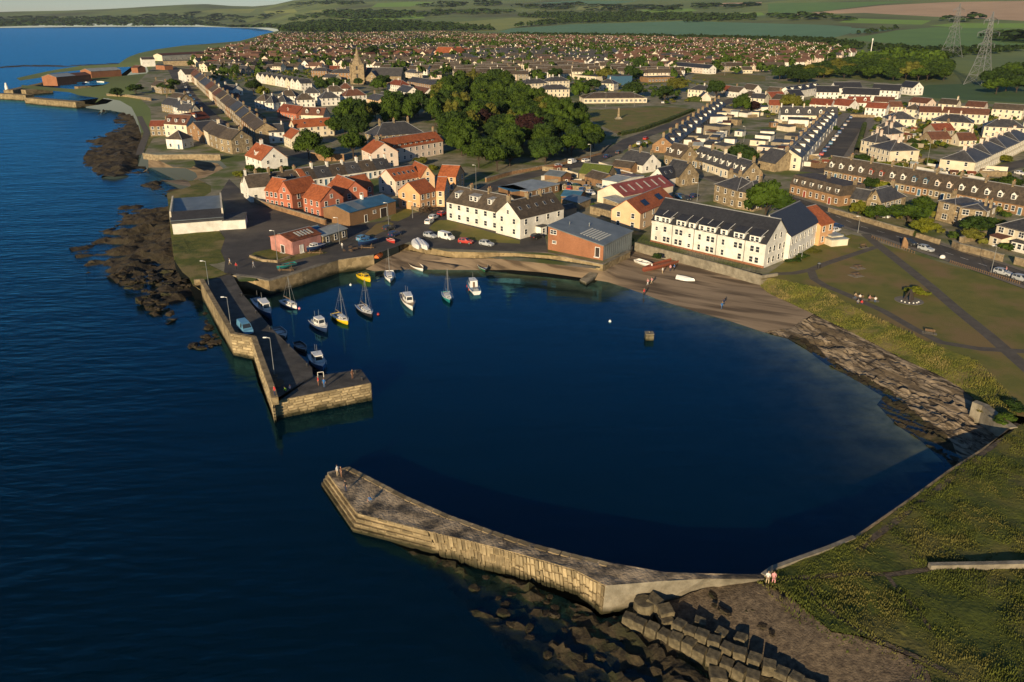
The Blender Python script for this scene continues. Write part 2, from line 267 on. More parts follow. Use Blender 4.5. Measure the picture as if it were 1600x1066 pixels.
BANK_HI = [(1200, 432), (1215, 433), (1290, 450), (1335, 477), (1440, 527), (1530, 562), (1575, 608), (1590, 645)]
ZN = []                                         # (object name, material, polygon, spacing)
def zone(name, m, poly, sp, key=None): ZN.append((name, m, poly, sp, key or name))
zone('sea', None, [(-16000, -400), (16000, -400), (16000, 16000), (-16000, 16000)], None)
zone('countryside', 'fieldland', coast, None)
town = W2([(437, 53), (560, 53), (700, 50), (800, 57), (1000, 60), (1200, 66), (1340, 80), (1360, 100), (1290, 118), (1300, 122), (1430, 132), (1440, 156), (1620, 168), (1900, 300), (1900, 460), (1620, 460), (1350, 420), (1200, 436), (990, 384), (930, 420), (640, 390), (440, 405), (396, 440), (375, 440), (350, 425), (300, 400), (270, 340), (330, 300), (330, 290), (226, 240), (240, 215), (235, 170), (205, 140), (232, 112), (260, 86), (330, 79), (400, 66)])
zone('town_ground', 'townmix', town, 14)
zone('rocky_shore', 'rock', w0(SH_B) + W2([(232, 262), (222, 244), (224, 232), (222, 215), (216, 195), (208, 180), (190, 170), (165, 166)], 2.5), 1.7, 'rockB')
zone('cove_beach', 'sand', w0([SH_B[-1]] + SH_POOL + SH_C[:1]) + W2([(296, 292), (322, 287), (356, 270), (340, 256), (300, 250), (262, 250), (232, 250), (228, 258)], 2.5), 2.5, 'cove')
zone('rocky_shore', 'rock', w0(SH_C) + W2([(303, 452), (296, 438), (285, 425), (272, 405), (268, 372), (266, 340), (262, 310), (300, 300), (297, 293)], 2.5), 1.1, 'rockC')
zone('harbour_grass', 'bankg', W2([(268, 366), (300, 360), (340, 357), (362, 358), (352, 372), (345, 392), (354, 408), (340, 412), (318, 414), (296, 434), (285, 425), (272, 405)]), 2.5)
zone('beach', 'sand', w0(SH_QUAY[-1:] + SH_BEACH) + W2([(1236, 505), (1272, 491), (1200, 458), (1188, 447)], 1.7) + W2([(1190, 437)], 2.0) + W2([(1075, 411), (995, 388), (984, 392), (945, 421), (875, 408), (800, 403), (700, 401), (664, 394), (625, 388), (584, 402)], 2.2), 2.2)
zone('rock_slabs', 'slab', w0(SH_BEACH[-2:] + SH_SLAB) + w0([(1484, 748), (1531, 719), (1572, 690)]) + W2([(1548, 660), (1524, 655)], 1.6) + W2([BANK_LO[i] for i in (7, 6, 5, 4, 3, 2)], 1.7) + W2([(1236, 505)], 1.7), .5)
zone('rock_slabs', 'nearrock', w0(SH_BEACH[-1:] + SH_SLAB) + w0([(1484, 748)]) + W2([(1500, 712), (1480, 680), (1440, 652), (1418, 634), (1395, 610), (1345, 586), (1300, 560), (1265, 536), (1236, 522)], .5), .5, 'slab_weed')
zone('grass_bank', 'bankg', W2(BANK_LO, 1.8) + W2([(1524, 652)], 1.8) + W2(BANK_HI[::-1], 3.9), 1.3)
HEAD = W2([(1590, 662), (1584, 669.5), (1531, 706.6), (1484, 736), (1426, 779), (1336, 841), (1297, 857), (1211, 888), (1196, 902), (1192, 906), (1230, 925), (1262, 950), (1300, 985), (1340, 990), (1400, 1010), (1450, 1040), (1470, 1100)], 3.6) + [(60, 20), (200, -40), (400, 60), (330, 150)] + W2([(1640, 655)], 3.6)
HEADV = HEAD[:17] + [(66, 42), (85, 50), (120, 128)] + HEAD[-1:]
zone('pebble_beach', 'pebble', W2([(1130, 917), (1191, 909), (1230, 925), (1262, 950), (1300, 985), (1340, 990), (1400, 1010), (1450, 1040), (1470, 1100), (1280, 1100), (1200, 1040), (1100, 985), (1010, 940)], 1.5), .8)
zone('weedy_rocks', 'nearrock', w0(SH_WALL[-1:] + SH_NEAR) + [(10, 30), (22, 45)] + W2([(1280, 1100), (1200, 1040), (1100, 985), (1010, 940), (960, 955), (940, 957), (880, 925), (800, 895), (703, 869), (637, 852)], .8), .55)
zone('headland_grass', 'rough_g', HEAD, 1.5)
zone('pier', None, w0(SH_PIER), None, 'skip1')
zone('breakwater', None, w0(SH_WALL[4:]) + W2([(637, 852), (703, 869), (800, 897), (901, 921), (941, 957), (1036, 932), (1132, 917)], .3), None, 'skip2')
PARK = W2([(1188, 436), (1232, 405), (1290, 378), (1330, 366), (1352, 372), (1425, 396), (1480, 413), (1547, 433), (1620, 458), (1800, 520)]) + W2([(1900, 640), (1640, 655)], 3.6) + W2(BANK_HI[::-1], 3.9)
zone('park_lawn', 'lawn', PARK, 5)
QUAY = W2([(350, 426), (300, 400)][:1] + [(352, 408), (345, 392), (352, 372), (340, 357), (352, 330), (345, 300), (358, 280), (380, 300), (440, 330), (509, 352), (560, 350), (600, 345), (640, 335), (690, 322), (700, 336), (813, 372), (850, 362), (857, 396), (800, 393), (700, 389), (664, 387), (640, 378), (584, 398), (528, 406), (471, 424), (420, 438), (397, 434)])
zone('quay_paving', 'asphalt', QUAY, 6)
zone('harbour_lawn', 'lawn', W2([(682, 344), (700, 344), (813, 376), (812, 381), (770, 379), (716, 372), (688, 366), (670, 357)]), 3)
zone('harbour_lawn', 'lawn', W2([(612, 338), (634, 326), (646, 327), (640, 338), (622, 346), (610, 345)]), 3, 'lawn2')
zone('harbour_lawn', 'lawn', W2([(570, 366), (588, 350), (606, 346), (616, 350), (606, 358), (582, 370)]), 3, 'lawn3')
zone('harbour_lawn', 'bankg', W2([(388, 402), (398, 394), (428, 388), (456, 400), (470, 396), (500, 392), (512, 395), (455, 408), (432, 411), (400, 408)]), 2, 'lawn4')
MAINR = [(1110, 275), (1160, 290), (1230, 312), (1290, 331), (1345, 354), (1400, 369), (1450, 386), (1500, 402), (1560, 422), (1640, 450), (1760, 495)]
zone('pavement', 'pave', strip(MAINR, 12.2), 8, 'pave1')
zone('pavement', 'pave', strip([(1272, 270), (1292, 250), (1311, 225), (1332, 194), (1344, 178)], 20), 12, 'pave2')
zone('road', 'asphalt', strip([(1110, 275), (1160, 290), (1230, 312), (1290, 331), (1345, 354), (1400, 369), (1450, 386), (1500, 402), (1560, 422), (1640, 450), (1760, 495)], 8.6), 8, 'road1')
zone('road', 'asphalt', strip([(690, 325), (720, 312), (800, 281), (870, 264), (920, 254), (955, 239), (985, 219), (1030, 203), (1100, 175), (1145, 156), (1190, 143)], 8), 10, 'road2')
zone('road', 'asphalt', strip([(262, 97), (270, 108), (284, 131), (296, 152), (322, 178), (350, 200), (392, 222), (440, 236), (490, 246)], 10), 14, 'road3')
zone('road', 'asphalt', strip([(1272, 270), (1292, 250), (1311, 225), (1332, 194), (1344, 178)], 10.5), 12, 'road4')
zone('road', 'asphalt', strip([(1530, 275), (1570, 262), (1620, 250)], 8), 14, 'road5')
zone('village_green', 'lawn', W2([(905, 178), (930, 172), (1010, 168), (1060, 168), (1082, 171), (1060, 183), (1020, 196), (990, 207), (965, 210)]), 10)
zone('playing_field', 'lawn', W2([(1085, 117), (1140, 114), (1196, 119), (1196, 127), (1130, 131), (1080, 124)]), 20, 'pitch')
PATHS = [([(1352, 366), (1368, 380), (1410, 413), (1455, 449), (1500, 488), (1545, 524), (1600, 572), (1700, 660)], 2.6),
 ([(1213, 428), (1240, 427), (1266, 422), (1290, 412), (1332, 398), (1368, 386)], 2.0), ([(1267, 423), (1272, 436), (1290, 447), (1320, 459), (1380, 486), (1425, 512), (1470, 535), (1530, 545), (1600, 549), (1800, 556)], 2.0)]
for i, (pts, w) in enumerate(PATHS): zone('path', 'gravelpath', strip(pts, w), 4, 'path%d' % i)
zone('trodden_path', 'pebble', [tuple(p) for p in strip([(1196, 907), (1260, 902), (1330, 897), (1390, 898), (1455, 889)], .7)], 2, 'tp0')
zone('trodden_path', 'pebble', strip([(1340, 862), (1362, 842), (1420, 800), (1480, 752), (1540, 706), (1590, 662)], .8), 2, 'tp1')
zone('trodden_path', 'pebble', strip([(1262, 915), (1275, 935), (1310, 965), (1370, 1000), (1440, 1030), (1500, 1060)], .6), 2, 'tp2')
zone('trodden_path', 'pebble', strip([(1385, 898), (1400, 918), (1430, 950), (1455, 985)], .5), 2, 'tp3')
zone('coast_path', 'gravelpath', strip([(218, 182), (230, 207), (222, 228), (218, 242)], 3), 6)
FIELDS = [('teal', [(780, 50), (800, 45), (900, 38), (1070, 33), (1200, 37), (1330, 43), (1330, 52), (1287, 63), (1195, 60.5), (1010, 56.5), (800, 53.5)]), ('green', [(1312, 63), (1400, 48), (1462, 43), (1600, 46), (1800, 50), (1800, 76), (1600, 74), (1450, 74), (1362, 66)]),
 ('brown', [(1232, 24), (1300, 17), (1375, 9), (1480, 4), (1600, 2), (1850, -4), (1850, 33), (1600, 33), (1450, 26), (1350, 21)]), ('lime', [(1452, 41), (1490, 37), (1600, 37), (1800, 40), (1800, 47), (1600, 45), (1500, 44)]), ('green', [(1200, 24), (1200, 6), (1300, 4), (1430, 2), (1370, 8), (1298, 16), (1232, 22)]),
 ('olive', [(412, 18), (460, 15), (465, 20), (415, 22)]), ('olive', [(485, 17), (525, 14), (527, 19), (490, 20)]), ('lime', [(525, 32), (560, 29), (662, 25), (664, 29), (560, 33)]), ('olive', [(702, 36), (800, 28), (880, 30), (800, 44), (770, 49), (712, 45)]), ('near', [(1425, 142), (1450, 133), (1520, 131), (1700, 130), (1700, 168), (1600, 161), (1440, 153)]),
 ('lime', [(1095, 29), (1180, 26), (1195, 24), (1190, 20), (1100, 23)]), ('olive', [(900, 16), (990, 14), (1000, 10), (905, 11)]), ('green', [(560, 24), (640, 21), (650, 16), (570, 18)]), ('olive', [(300, 20), (350, 15), (400, 15), (390, 21)]), ('lime', [(1310, 36), (1440, 39), (1455, 33), (1330, 29)]), ('brown', [(1120, 10), (1190, 8), (1190, 4), (1130, 5)]), ('lime', [(590, 6), (640, 3), (680, 4), (640, 11), (580, 12)]), ('teal', [(830, 6), (900, 2), (1000, 2), (960, 7)]), ('lime', [(1000, 16), (1080, 14), (1090, 18), (1010, 20)]), ('teal', [(1330, 54), (1395, 47), (1330, 44)])]
for i, (m, pts) in enumerate(FIELDS): zone('field', FLD[m], W2(pts), 60 if pts[0][1] > 30 else 200, 'field%d' % i)
# --- constrained triangulation
def inside(poly, x, y):
    px = np.array([p[0] for p in poly]); py = np.array([p[1] for p in poly]); c = np.zeros(len(x), bool); j = len(poly) - 1
    for i in range(len(poly)):
        hit = ((py[i] > y) != (py[j] > y)); den = py[j] - py[i]
        if den != 0: c ^= hit & (x < (px[j] - px[i]) * (y - py[i]) / den + px[i])
        j = i
    return c
def dseg(lines, x, y):
    best = np.full(len(x), 1e9)
    for ln in lines:
        for (ax, ay), (bx, by) in zip(ln[:-1], ln[1:]):
            dx, dy = bx - ax, by - ay; L2 = dx * dx + dy * dy + 1e-9
            t = np.clip(((x - ax) * dx + (y - ay) * dy) / L2, 0, 1)
            best = np.minimum(best, np.hypot(x - ax - t * dx, y - ay - t * dy))
    return best
V, E = [], []
def add_line(poly, sp, closed=True):
    n = len(poly); k0 = None; prev = None
    for i in range(n if closed else n - 1):
        a = Vector(poly[i]); b = Vector(poly[(i + 1) % n]); m = max(1, min(40, int((b - a).length / sp)))
        for j in range(m):
            V.append(tuple(a.lerp(b, j / m))); k = len(V) - 1
            if k0 is None: k0 = k
            if prev is not None: E.append((prev, k))
            prev = k
    if closed: E.append((prev, k0))
for nm, m, poly, sp, key in ZN: add_line(poly, (sp or 30) * 1.2 if sp else 40)
def scatter(poly, sp):
    xs = [p[0] for p in poly]; ys = [p[1] for p in poly]
    gx, gy = np.meshgrid(np.arange(min(xs), max(xs), sp), np.arange(min(ys), max(ys), sp)); gx = gx.ravel() + NR.uniform(-.38, .38, gx.size) * sp; gy = gy.ravel() + NR.uniform(-.38, .38, gy.size) * sp
    k = inside(poly, gx, gy); return gx[k], gy[k]
for nm, m, poly, sp, key in ZN:
    if sp:
        if key == 'headland_grass': poly = HEADV
        x, y = scatter(poly, sp); V += list(zip(x.tolist(), y.tolist()))
x, y = scatter([(-140, 40), (60, 40), (90, 190), (-140, 190)], 5.); V += list(zip(x.tolist(), y.tolist()))
# shallow water near the shores, then rings out to the horizon
x, y = scatter([(-220, 20), (110, 20), (110, 380), (-220, 380)], 4.5); dn = dseg(natural, x, y); k = (dn < 26); V += list(zip(x[k].tolist(), y[k].tolist()))
for r_ in np.geomspace(60, 15500, 70):
    st = max(1.2, 100 / (r_ ** .5) * .35)
    for a_ in np.arange(-60, 60, st):
        a_ += R.uniform(-.3, .3) * st; q = (r_ * math.sin(rad(a_)), r_ * math.cos(rad(a_)))
        if q[1] > -300: V.append(q)
res = geometry.delaunay_2d_cdt([Vector(p) for p in V], E, [], 0, 1e-4)
tv = np.array([tuple(p) for p in res[0]]); tf = np.array([f for f in res[2] if len(f) == 3])
cx, cy_ = tv[tf].mean(1).T
zid = np.zeros(len(tf), int)
for i, (nm, m, poly, sp, key) in enumerate(ZN): zid[inside(poly, cx, cy_)] = i
keys = [q[4] for q in ZN]; zid[(zid == 1) & (np.hypot(cx, cy_) < 450)] = keys.index('harbour_grass')
zid[(zid == keys.index('harbour_grass')) & (cx > -40) & (cy_ < 112)] = keys.index('skip2')
def fbm(x, y, s, o=4, seed=0):
    return np.array([mnoise.fractal(Vector((a * s + seed, b * s, seed * .7)), 1., 2.1, o) for a, b in zip(x, y)])
def strata(x, y, ang, s):                       # broken ledges running along one direction
    c, sn = math.cos(ang), math.sin(ang); u = x * c + y * sn; v = -x * sn + y * c
    w = v + fbm(u * .35, v, .12, 3, 5) * 4
    saw = (w * s) % 1.0
    return saw
land_in = {'rockB': w0(SH_B + SH_POOL), 'rockC': w0(SH_C), 'cove': w0(SH_B[-1:] + SH_POOL + SH_C[:1]), 'beach': w0(SH_QUAY[-1:] + SH_BEACH + SH_SLAB[:3]), 'slab': w0(SH_BEACH[-3:] + SH_SLAB), 'near': w0(SH_NEAR) + [(10, 30)]}
def ramp(x, y, lo, hi, z0, z1):
    a = dseg(lo, x, y); b = dseg(hi, x, y); t = a / (a + b + 1e-6); return z0 + (z1 - z0) * t
def zheight(key, x, y):
    g = G(x, y)
    if key == 'rockB':
        return np.clip(dseg([land_in['rockB']], x, y) * .16, 0, 2.4) + fbm(x, y, .13, 5, 3) * 1.9 - .25
    if key == 'rockC':
        n = fbm(x, y, .13, 5, 9); s = strata(x, y, .25, .13)
        return np.clip(dseg([land_in['rockC']], x, y) * .10, 0, 2.3) + n * 1.9 + (s - .5) * 1.1 - .5
    if key == 'cove': return ramp(x, y, [land_in['cove']], [W2([(296, 292), (322, 287), (356, 270), (340, 256), (300, 250), (262, 250), (232, 250)], 2.5)], 0, 2.6)
    if key == 'beach':
        up = [W2(BANK_LO[4:0:-1], 1.7) + W2([(1188, 447), (1190, 437)], 2.0) + W2([(1075, 411), (995, 388), (984, 392), (945, 421), (875, 408), (800, 403), (700, 401), (664, 394), (625, 388), (584, 402)], 2.2)]
        return ramp(x, y, [land_in['beach']], up, 0, 1.8)
    if key in ('rock_slabs', 'slab_weed'):
        up = [W2(BANK_LO, 1.7)]; z = ramp(x, y, [land_in['slab']], up, 0.05, 1.75); d = np.minimum(np.minimum(dseg(up, x, y), dseg([W2([(1236, 505), (1230, 529)], 1.)], x, y)), 3) / 3
        s = strata(x, y, -1.13, .62); s2 = strata(x, y, -1.0, .21)
        return z + ((s - .5) * .5 + (s2 - .5) * .6 - .1 + fbm(x, y, .35, 4, 2) * .35) * d
    if key == 'grass_bank': return ramp(x, y, [W2(BANK_LO, 1.8)], [W2(BANK_HI, 3.9)], 1.75, 3.5) + fbm(x, y, .5, 3, 1) * .16
    if key == 'pebble_beach':
        up = [W2([(1191, 909), (1230, 925), (1262, 950), (1300, 985), (1340, 990), (1400, 1010), (1450, 1040), (1470, 1100)], 3.6)]
        return ramp(x, y, [W2([(1280, 1100), (1200, 1040), (1100, 985), (1010, 940)], 1.)], up, .5, 3.3) + fbm(x, y, .9, 4, 6) * .22
    if key == 'weedy_rocks':
        z = np.clip(dseg([land_in['near']], x, y) * .085, 0, 1.2) - .75; s = strata(x, y, -.62, .33); s2 = strata(x, y, -.5, .12)
        return z + (s - .5) * .8 + (s2 - .5) * .5 + fbm(x, y, .3, 5, 11) * .95
    if key == 'headland_grass': return 3.45 + fbm(x, y, .22, 4, 4) * .28 + fbm(x, y, 1.1, 2, 8) * .14
    if key == 'countryside': return np.where(np.hypot(x, y) < 420, np.minimum(g, 3.2), g)
    if key in ('tp0', 'tp1', 'tp2', 'tp3'): return np.full(len(x), 3.42)
    if key[:4] == 'pave': return g + .1
    if key == 'harbour_grass': return g - .1 + fbm(x, y, .4, 3, 2) * .15
    return g
HARB = w0([(426, 655), (582, 621), (566, 598), (424, 525), (382, 472), (420, 446), (600, 400), (950, 420), (1240, 520), (1500, 700), (1336, 860), (1190, 912), (952, 897), (769, 848), (572, 760), (511, 752)])
def depth_of(x, y):
    har = inside(HARB, x, y); a = dseg(natural[3:4], x, y); b = dseg(natural[:3] + natural[4:], x, y)
    return np.clip(np.where(har, a * .095 + .03 * np.clip(a - 10, 0, 50), np.where(x > -20, 2.4 + b * .14, np.where(y > 265, .7 + b * .10, 1.5 + b * .16))), 0, 5.)
for i, (nm, m, poly, sp, key) in enumerate(ZN):
    sel = tf[zid == i]
    if key == 'sea':
        # the water sheet also runs under the half-drowned rocks
        keys = [q[4] for q in ZN]; wet = np.isin(zid, [0] + [keys.index(q) for q in ('rockB', 'rockC', 'weedy_rocks', 'rock_slabs', 'slab_weed')]); ws_ = tf[wet]
        for nme, s_ in (('sea', ws_), ('seabed', sel)):
            ids, inv = np.unique(s_, return_inverse=True); q = tv[ids]; fz = inv.reshape(-1, 3)
            near = np.hypot(q[:, 0], q[:, 1]) < 900; dep = np.full(len(q), 5.); dep[near] = depth_of(q[near, 0], q[near, 1])
            a, b, c = (q[fz[:, j]] for j in range(3)); cr = (b[:, 0] - a[:, 0]) * (c[:, 1] - a[:, 1]) - (b[:, 1] - a[:, 1]) * (c[:, 0] - a[:, 0]); fz[cr < 0] = fz[cr < 0][:, ::-1]
            if nme == 'sea':
                for kk_ in ('rockB', 'rockC', 'weedy_rocks', 'rock_slabs', 'slab_weed'):
                    rv = np.isin(ids, np.unique(tf[zid == keys.index(kk_)])) & ~np.isin(ids, np.unique(tf[zid == 0])); dep[rv] = np.clip(-zheight(kk_, q[rv, 0], q[rv, 1]), .02, 2.)
                me = npmesh('sea', np.c_[q, np.zeros(len(q))], fz, [M['water']], smooth=True); at = me.attributes.new('depth', 'FLOAT', 'POINT')
                at.data.foreach_set('value', dep.astype(np.float32))
                har = inside(HARB, q[:, 0], q[:, 1]); dh = dseg([HARB], q[:, 0], q[:, 1])
                ru = np.where(har, .16, .16 + .84 * sst(0, 45, dh)); a2 = me.attributes.new('ruffle', 'FLOAT', 'POINT'); a2.data.foreach_set('value', ru.astype(np.float32))
                o = put('sea', me)
            else: o = put('seabed', npmesh('seabed', np.c_[q, -dep - .02], fz, [M['seabed']], smooth=True))
            o['kind'] = 'structure'
        continue
    if not len(sel) or key[:4] == 'skip': continue
    ids, inv = np.unique(sel, return_inverse=True); q = tv[ids]; fz = inv.reshape(-1, 3)
    a, b, c = (q[fz[:, j]] for j in range(3)); cr = (b[:, 0] - a[:, 0]) * (c[:, 1] - a[:, 1]) - (b[:, 1] - a[:, 1]) * (c[:, 0] - a[:, 0]); fz[cr < 0] = fz[cr < 0][:, ::-1]
    z = zheight(key, q[:, 0], q[:, 1]); mm = M[m] if isinstance(m, str) else m
    o = put(nm, npmesh(nm, np.c_[q, z], fz, [mm], smooth=key not in ('weedy_rocks', 'rock_slabs', 'slab_weed', 'rockC', 'rockB'))); o['kind'] = 'structure'
# ------------------------------------------------------------------ body shapes for the people (placed later)
SK = dict(
 stand=dict(pel=(0, 0, .95), chest=(0, 0, 1.3), neck=(0, .01, 1.47), head=(0, .02, 1.62), kl=(-.1, .02, .5), kr=(.1, .03, .5), al=(-.1, 0, .08), ar=(.11, .02, .08), tl=(-.11, .17, .03), tr=(.13, .18, .03), sl=(-.18, 0, 1.4), sr=(.18, 0, 1.4), el=(-.25, -.03, 1.13), er=(.25, -.02, 1.13), hl=(-.24, .08, .9), hr=(.24, .1, .9)),
 walk=dict(pel=(0, 0, .93), chest=(0, .03, 1.28), neck=(0, .05, 1.45), head=(0, .07, 1.6), kl=(-.09, .2, .52), kr=(.09, -.04, .48), al=(-.09, .3, .1), ar=(.1, -.32, .16), tl=(-.1, .46, .05), tr=(.1, -.2, .04), sl=(-.18, .02, 1.38), sr=(.18, .02, 1.38), el=(-.24, -.12, 1.13), er=(.24, .1, 1.13), hl=(-.23, -.02, .9), hr=(.22, .28, .98)),
 sit=dict(pel=(0, 0, .52), chest=(0, -.04, .88), neck=(0, -.02, 1.04), head=(0, .0, 1.19), kl=(-.12, .44, .5), kr=(.13, .44, .5), al=(-.12, .46, .08), ar=(.14, .44, .08), tl=(-.12, .62, .04), tr=(.15, .6, .04), sl=(-.18, -.03, .97), sr=(.18, -.03, .97), el=(-.23, .08, .72), er=(.23, .08, .72), hl=(-.12, .3, .6), hr=(.12, .3, .6)),
 crouch=dict(pel=(0, -.1, .34), chest=(0, .06, .66), neck=(0, .14, .8), head=(0, .2, .93), kl=(-.14, .28, .5), kr=(.14, .28, .48), al=(-.13, .02, .08), ar=(.13, .02, .08), tl=(-.14, .18, .03), tr=(.14, .18, .03), sl=(-.18, .08, .74), sr=(.18, .08, .74), el=(-.22, .3, .55), er=(.22, .3, .55), hl=(-.1, .45, .35), hr=(.1, .45, .35)))
RADI = dict(pel=.15, chest=.16, neck=.06, head=.1, kl=.065, kr=.065, al=.045, ar=.045, tl=.04, tr=.04, sl=.07, sr=.07, el=.045, er=.045, hl=.035, hr=.035)
EDG = [('pel', 'chest'), ('chest', 'neck'), ('neck', 'head'), ('pel', 'kl'), ('kl', 'al'), ('al', 'tl'), ('pel', 'kr'), ('kr', 'ar'), ('ar', 'tr'), ('chest', 'sl'), ('sl', 'el'), ('el', 'hl'), ('chest', 'sr'), ('sr', 'er'), ('er', 'hr')]
REG = [0, 0, 2, 1, 1, 3, 1, 1, 3, 0, 0, 2, 0, 0, 2]
BODY = {}
for nm, sk in SK.items():
    ks = list(sk); me = bpy.data.meshes.new('p'); me.from_pydata([sk[k] for k in ks], [(ks.index(a), ks.index(b)) for a, b in EDG], []); ob = put('tmp', me); sm = ob.modifiers.new('s', 'SKIN'); sl_ = me.skin_vertices[0].data
    for i, k in enumerate(ks): sl_[i].radius = (RADI[k], RADI[k] * (.72 if k in ('pel', 'chest') else 1.)); sl_[i].use_root = k == 'pel'
    ob.modifiers.new('u', 'SUBSURF').levels = 1; dg = bpy.context.evaluated_depsgraph_get(); ev = bpy.data.meshes.new_from_object(ob.evaluated_get(dg)); bpy.data.objects.remove(ob)
    mb = MB(); mb.v = [tuple(v.co) for v in ev.vertices]; mb.f = [tuple(p.vertices) for p in ev.polygons]; mb.m = []
    for p_ in ev.polygons:
        best = (9, 0)
        for (a, b), rg_ in zip(EDG, REG): A, B = Vector(sk[a]), Vector(sk[b]); t = max(0, min(1, (p_.center - A).dot(B - A) / (B - A).length_squared)); best = min(best, ((p_.center - A.lerp(B, t)).length / ((RADI[a] + RADI[b]) / 2), rg_))
        mb.m.append(best[1])
    h = Vector(sk['head']) + Vector((0, .01, .05)); rg = []                       # the head: skull, brow, nose and chin as one rounded form
    for t in (.15, .5, .9, 1.3, 1.7, 2.1, 2.5, 2.95): rg.append([h + Vector((.082 * math.sin(t) * math.cos(w), .1 * math.sin(t) * math.sin(w) + (.018 if abs(w - 1.57) < .3 and 1.2 < t < 1.9 else 0), .125 * math.cos(t))) for w in [i * math.pi / 5 for i in range(10)]])
    k0 = len(mb.f); mb.loft(rg, 2)
    for q in range(k0, len(mb.f)):
        c = sum((Vector(mb.v[i]) for i in mb.f[q]), Vector()) / len(mb.f[q]) - h
        if c.z > .055 or (c.y < -.01 and c.z > -.06): mb.m[q] = 4
    for s, hk, ek in ((-1, 'hl', 'el'), (1, 'hr', 'er')):
        hp = Vector(sk[hk]); d = (hp - Vector(sk[ek])).normalized(); a = d.orthogonal().normalized()
        for f_i, ln in zip((-1.5, -.5, .5, 1.5), (.075, .09, .085, .065)): b0 = hp + a * .018 * f_i; mid = b0 + d * ln * .6; mb.tube(b0, mid, .011, .010, 5, 2, False); mb.tube(mid, mid + (d + Vector((0, .4, -.3))).normalized() * ln * .5, .010, .007, 5, 2)
        mb.tube(hp, hp + (a * 1.1 + d * .6).normalized() * .065, .012, .009, 5, 2)
    BODY[nm] = mb
# ------------------------------------------------------------------ piers and walls
def vwall(name, label, cat, pxs, zt, zb, th, m, pick=None, side=1, cope=None, group=None, xy=None):
    pts = [Vector(p) for p in (xy or W2(pxs, zt if pick is None else pick))]
    o = sum(pts, Vector((0, 0))) / len(pts); root = thing(name, label, cat, (o.x, o.y, zb), group=group)
    l, r = [], []
    for i, p in enumerate(pts):
        a = (p - pts[i - 1]).normalized() if i else None; b = (pts[i + 1] - p).normalized() if i < len(pts) - 1 else None
        d = ((a or b) + (b or a)).normalized(); n = Vector((-d.y, d.x)) * th * side; l.append(p - o); r.append(p + n - o)
    def band(z0, z1, e, nm, mm):
        mb = MB()
        for i in range(len(pts) - 1):
            q = [l[i], l[i + 1], r[i + 1], r[i]]; c = sum(q, Vector((0, 0))) / 4
            nv = [(r[i] - l[i]).normalized() * e, (r[i + 1] - l[i + 1]).normalized() * e]
            q = [l[i] - nv[0], l[i + 1] - nv[1], r[i + 1] + nv[1], r[i] + nv[0]]
            if (q[1] - q[0]).cross(q[2] - q[0]) < 0: q = q[::-1]
            mb.hexa([(*v, z0) for v in q], [(*v, z1) for v in q])
        mb.build(nm, mm, root)
    h = zt - zb
    if cope: band(0, h - .22, 0, 'wall', M[m]); band(h - .22, h, .08, 'coping', M[cope])
    else: band(0, h, 0, 'wall', M[m])
    return root
def rotm(x, y, z, o): return Matrix(((x.x, y.x, z.x, o.x), (x.y, y.y, z.y, o.y), (x.z, y.z, z.z, o.z), (0, 0, 0, 1)))
STM = []
for k in range(8):                              # rough-hewn masonry, unit size
    mb = MB(); j = lambda a: a * R.uniform(.80, 1.0)
    b = [(-j(.5), -.5, -j(.5)), (j(.5), -.5, -j(.5)), (j(.5), .5, -j(.5)), (-j(.5), .5, -j(.5))]; t = [(-j(.5), -.5, j(.5)), (j(.5), -.5, j(.5)), (j(.5), .5, j(.5)), (-j(.5), .5, j(.5))]
    mb.hexa(b, t); me = mb.mesh('stone', [M['quaystone']]); bm = bmesh.new(); bm.from_mesh(me); bmesh.ops.bevel(bm, geom=bm.edges[:], offset=.1, segments=1, affect='EDGES'); bm.to_mesh(me); bm.free(); STM.append(me)
M['stoneA'] = mat('pier_stone', (.42, .325, .185), (.24, .18, .10), sc=.8, dirt=.35, rnd=.45, bump=.5, bsc=4)
tide(M['stoneA'], .2, 1.2)
for me in STM: me.materials.clear(); me.materials.append(M['stoneA'])
def stones(root, a, b, z0, z1, ch, ln, out, o, cnt):    # courses of stones on an upright face between a and b
    a = Vector(a); b = Vector(b); L = (b - a).length; u = ((b - a) / L).to_3d(); n = Vector((u.y, -u.x, 0)) * out; z = z0; row = 0
    while z + ch * .6 < z1 and cnt[0] < 300:
        h = min(ch * R.uniform(.9, 1.1), z1 - z); s = -R.uniform(0, .6)
        while s < L - .2 and cnt[0] < 300:
            w = ln * R.uniform(.6, 1.4); s0 = max(s, 0); s1 = min(s + w, L)
            if s1 - s0 > .25:
                c = a.to_3d() + u * ((s0 + s1) / 2) + n * (R.uniform(-.13, -.07)) + Vector((0, 0, z + h / 2)); ob = put('stone', R.choice(STM), root)
                ob.matrix_basis = rotm(u * (s1 - s0 - .05), n * -.4, Vector((0, 0, h - .05)), c - Vector(root.location)); cnt[0] += 1
            s += w
        z += h; row += 1
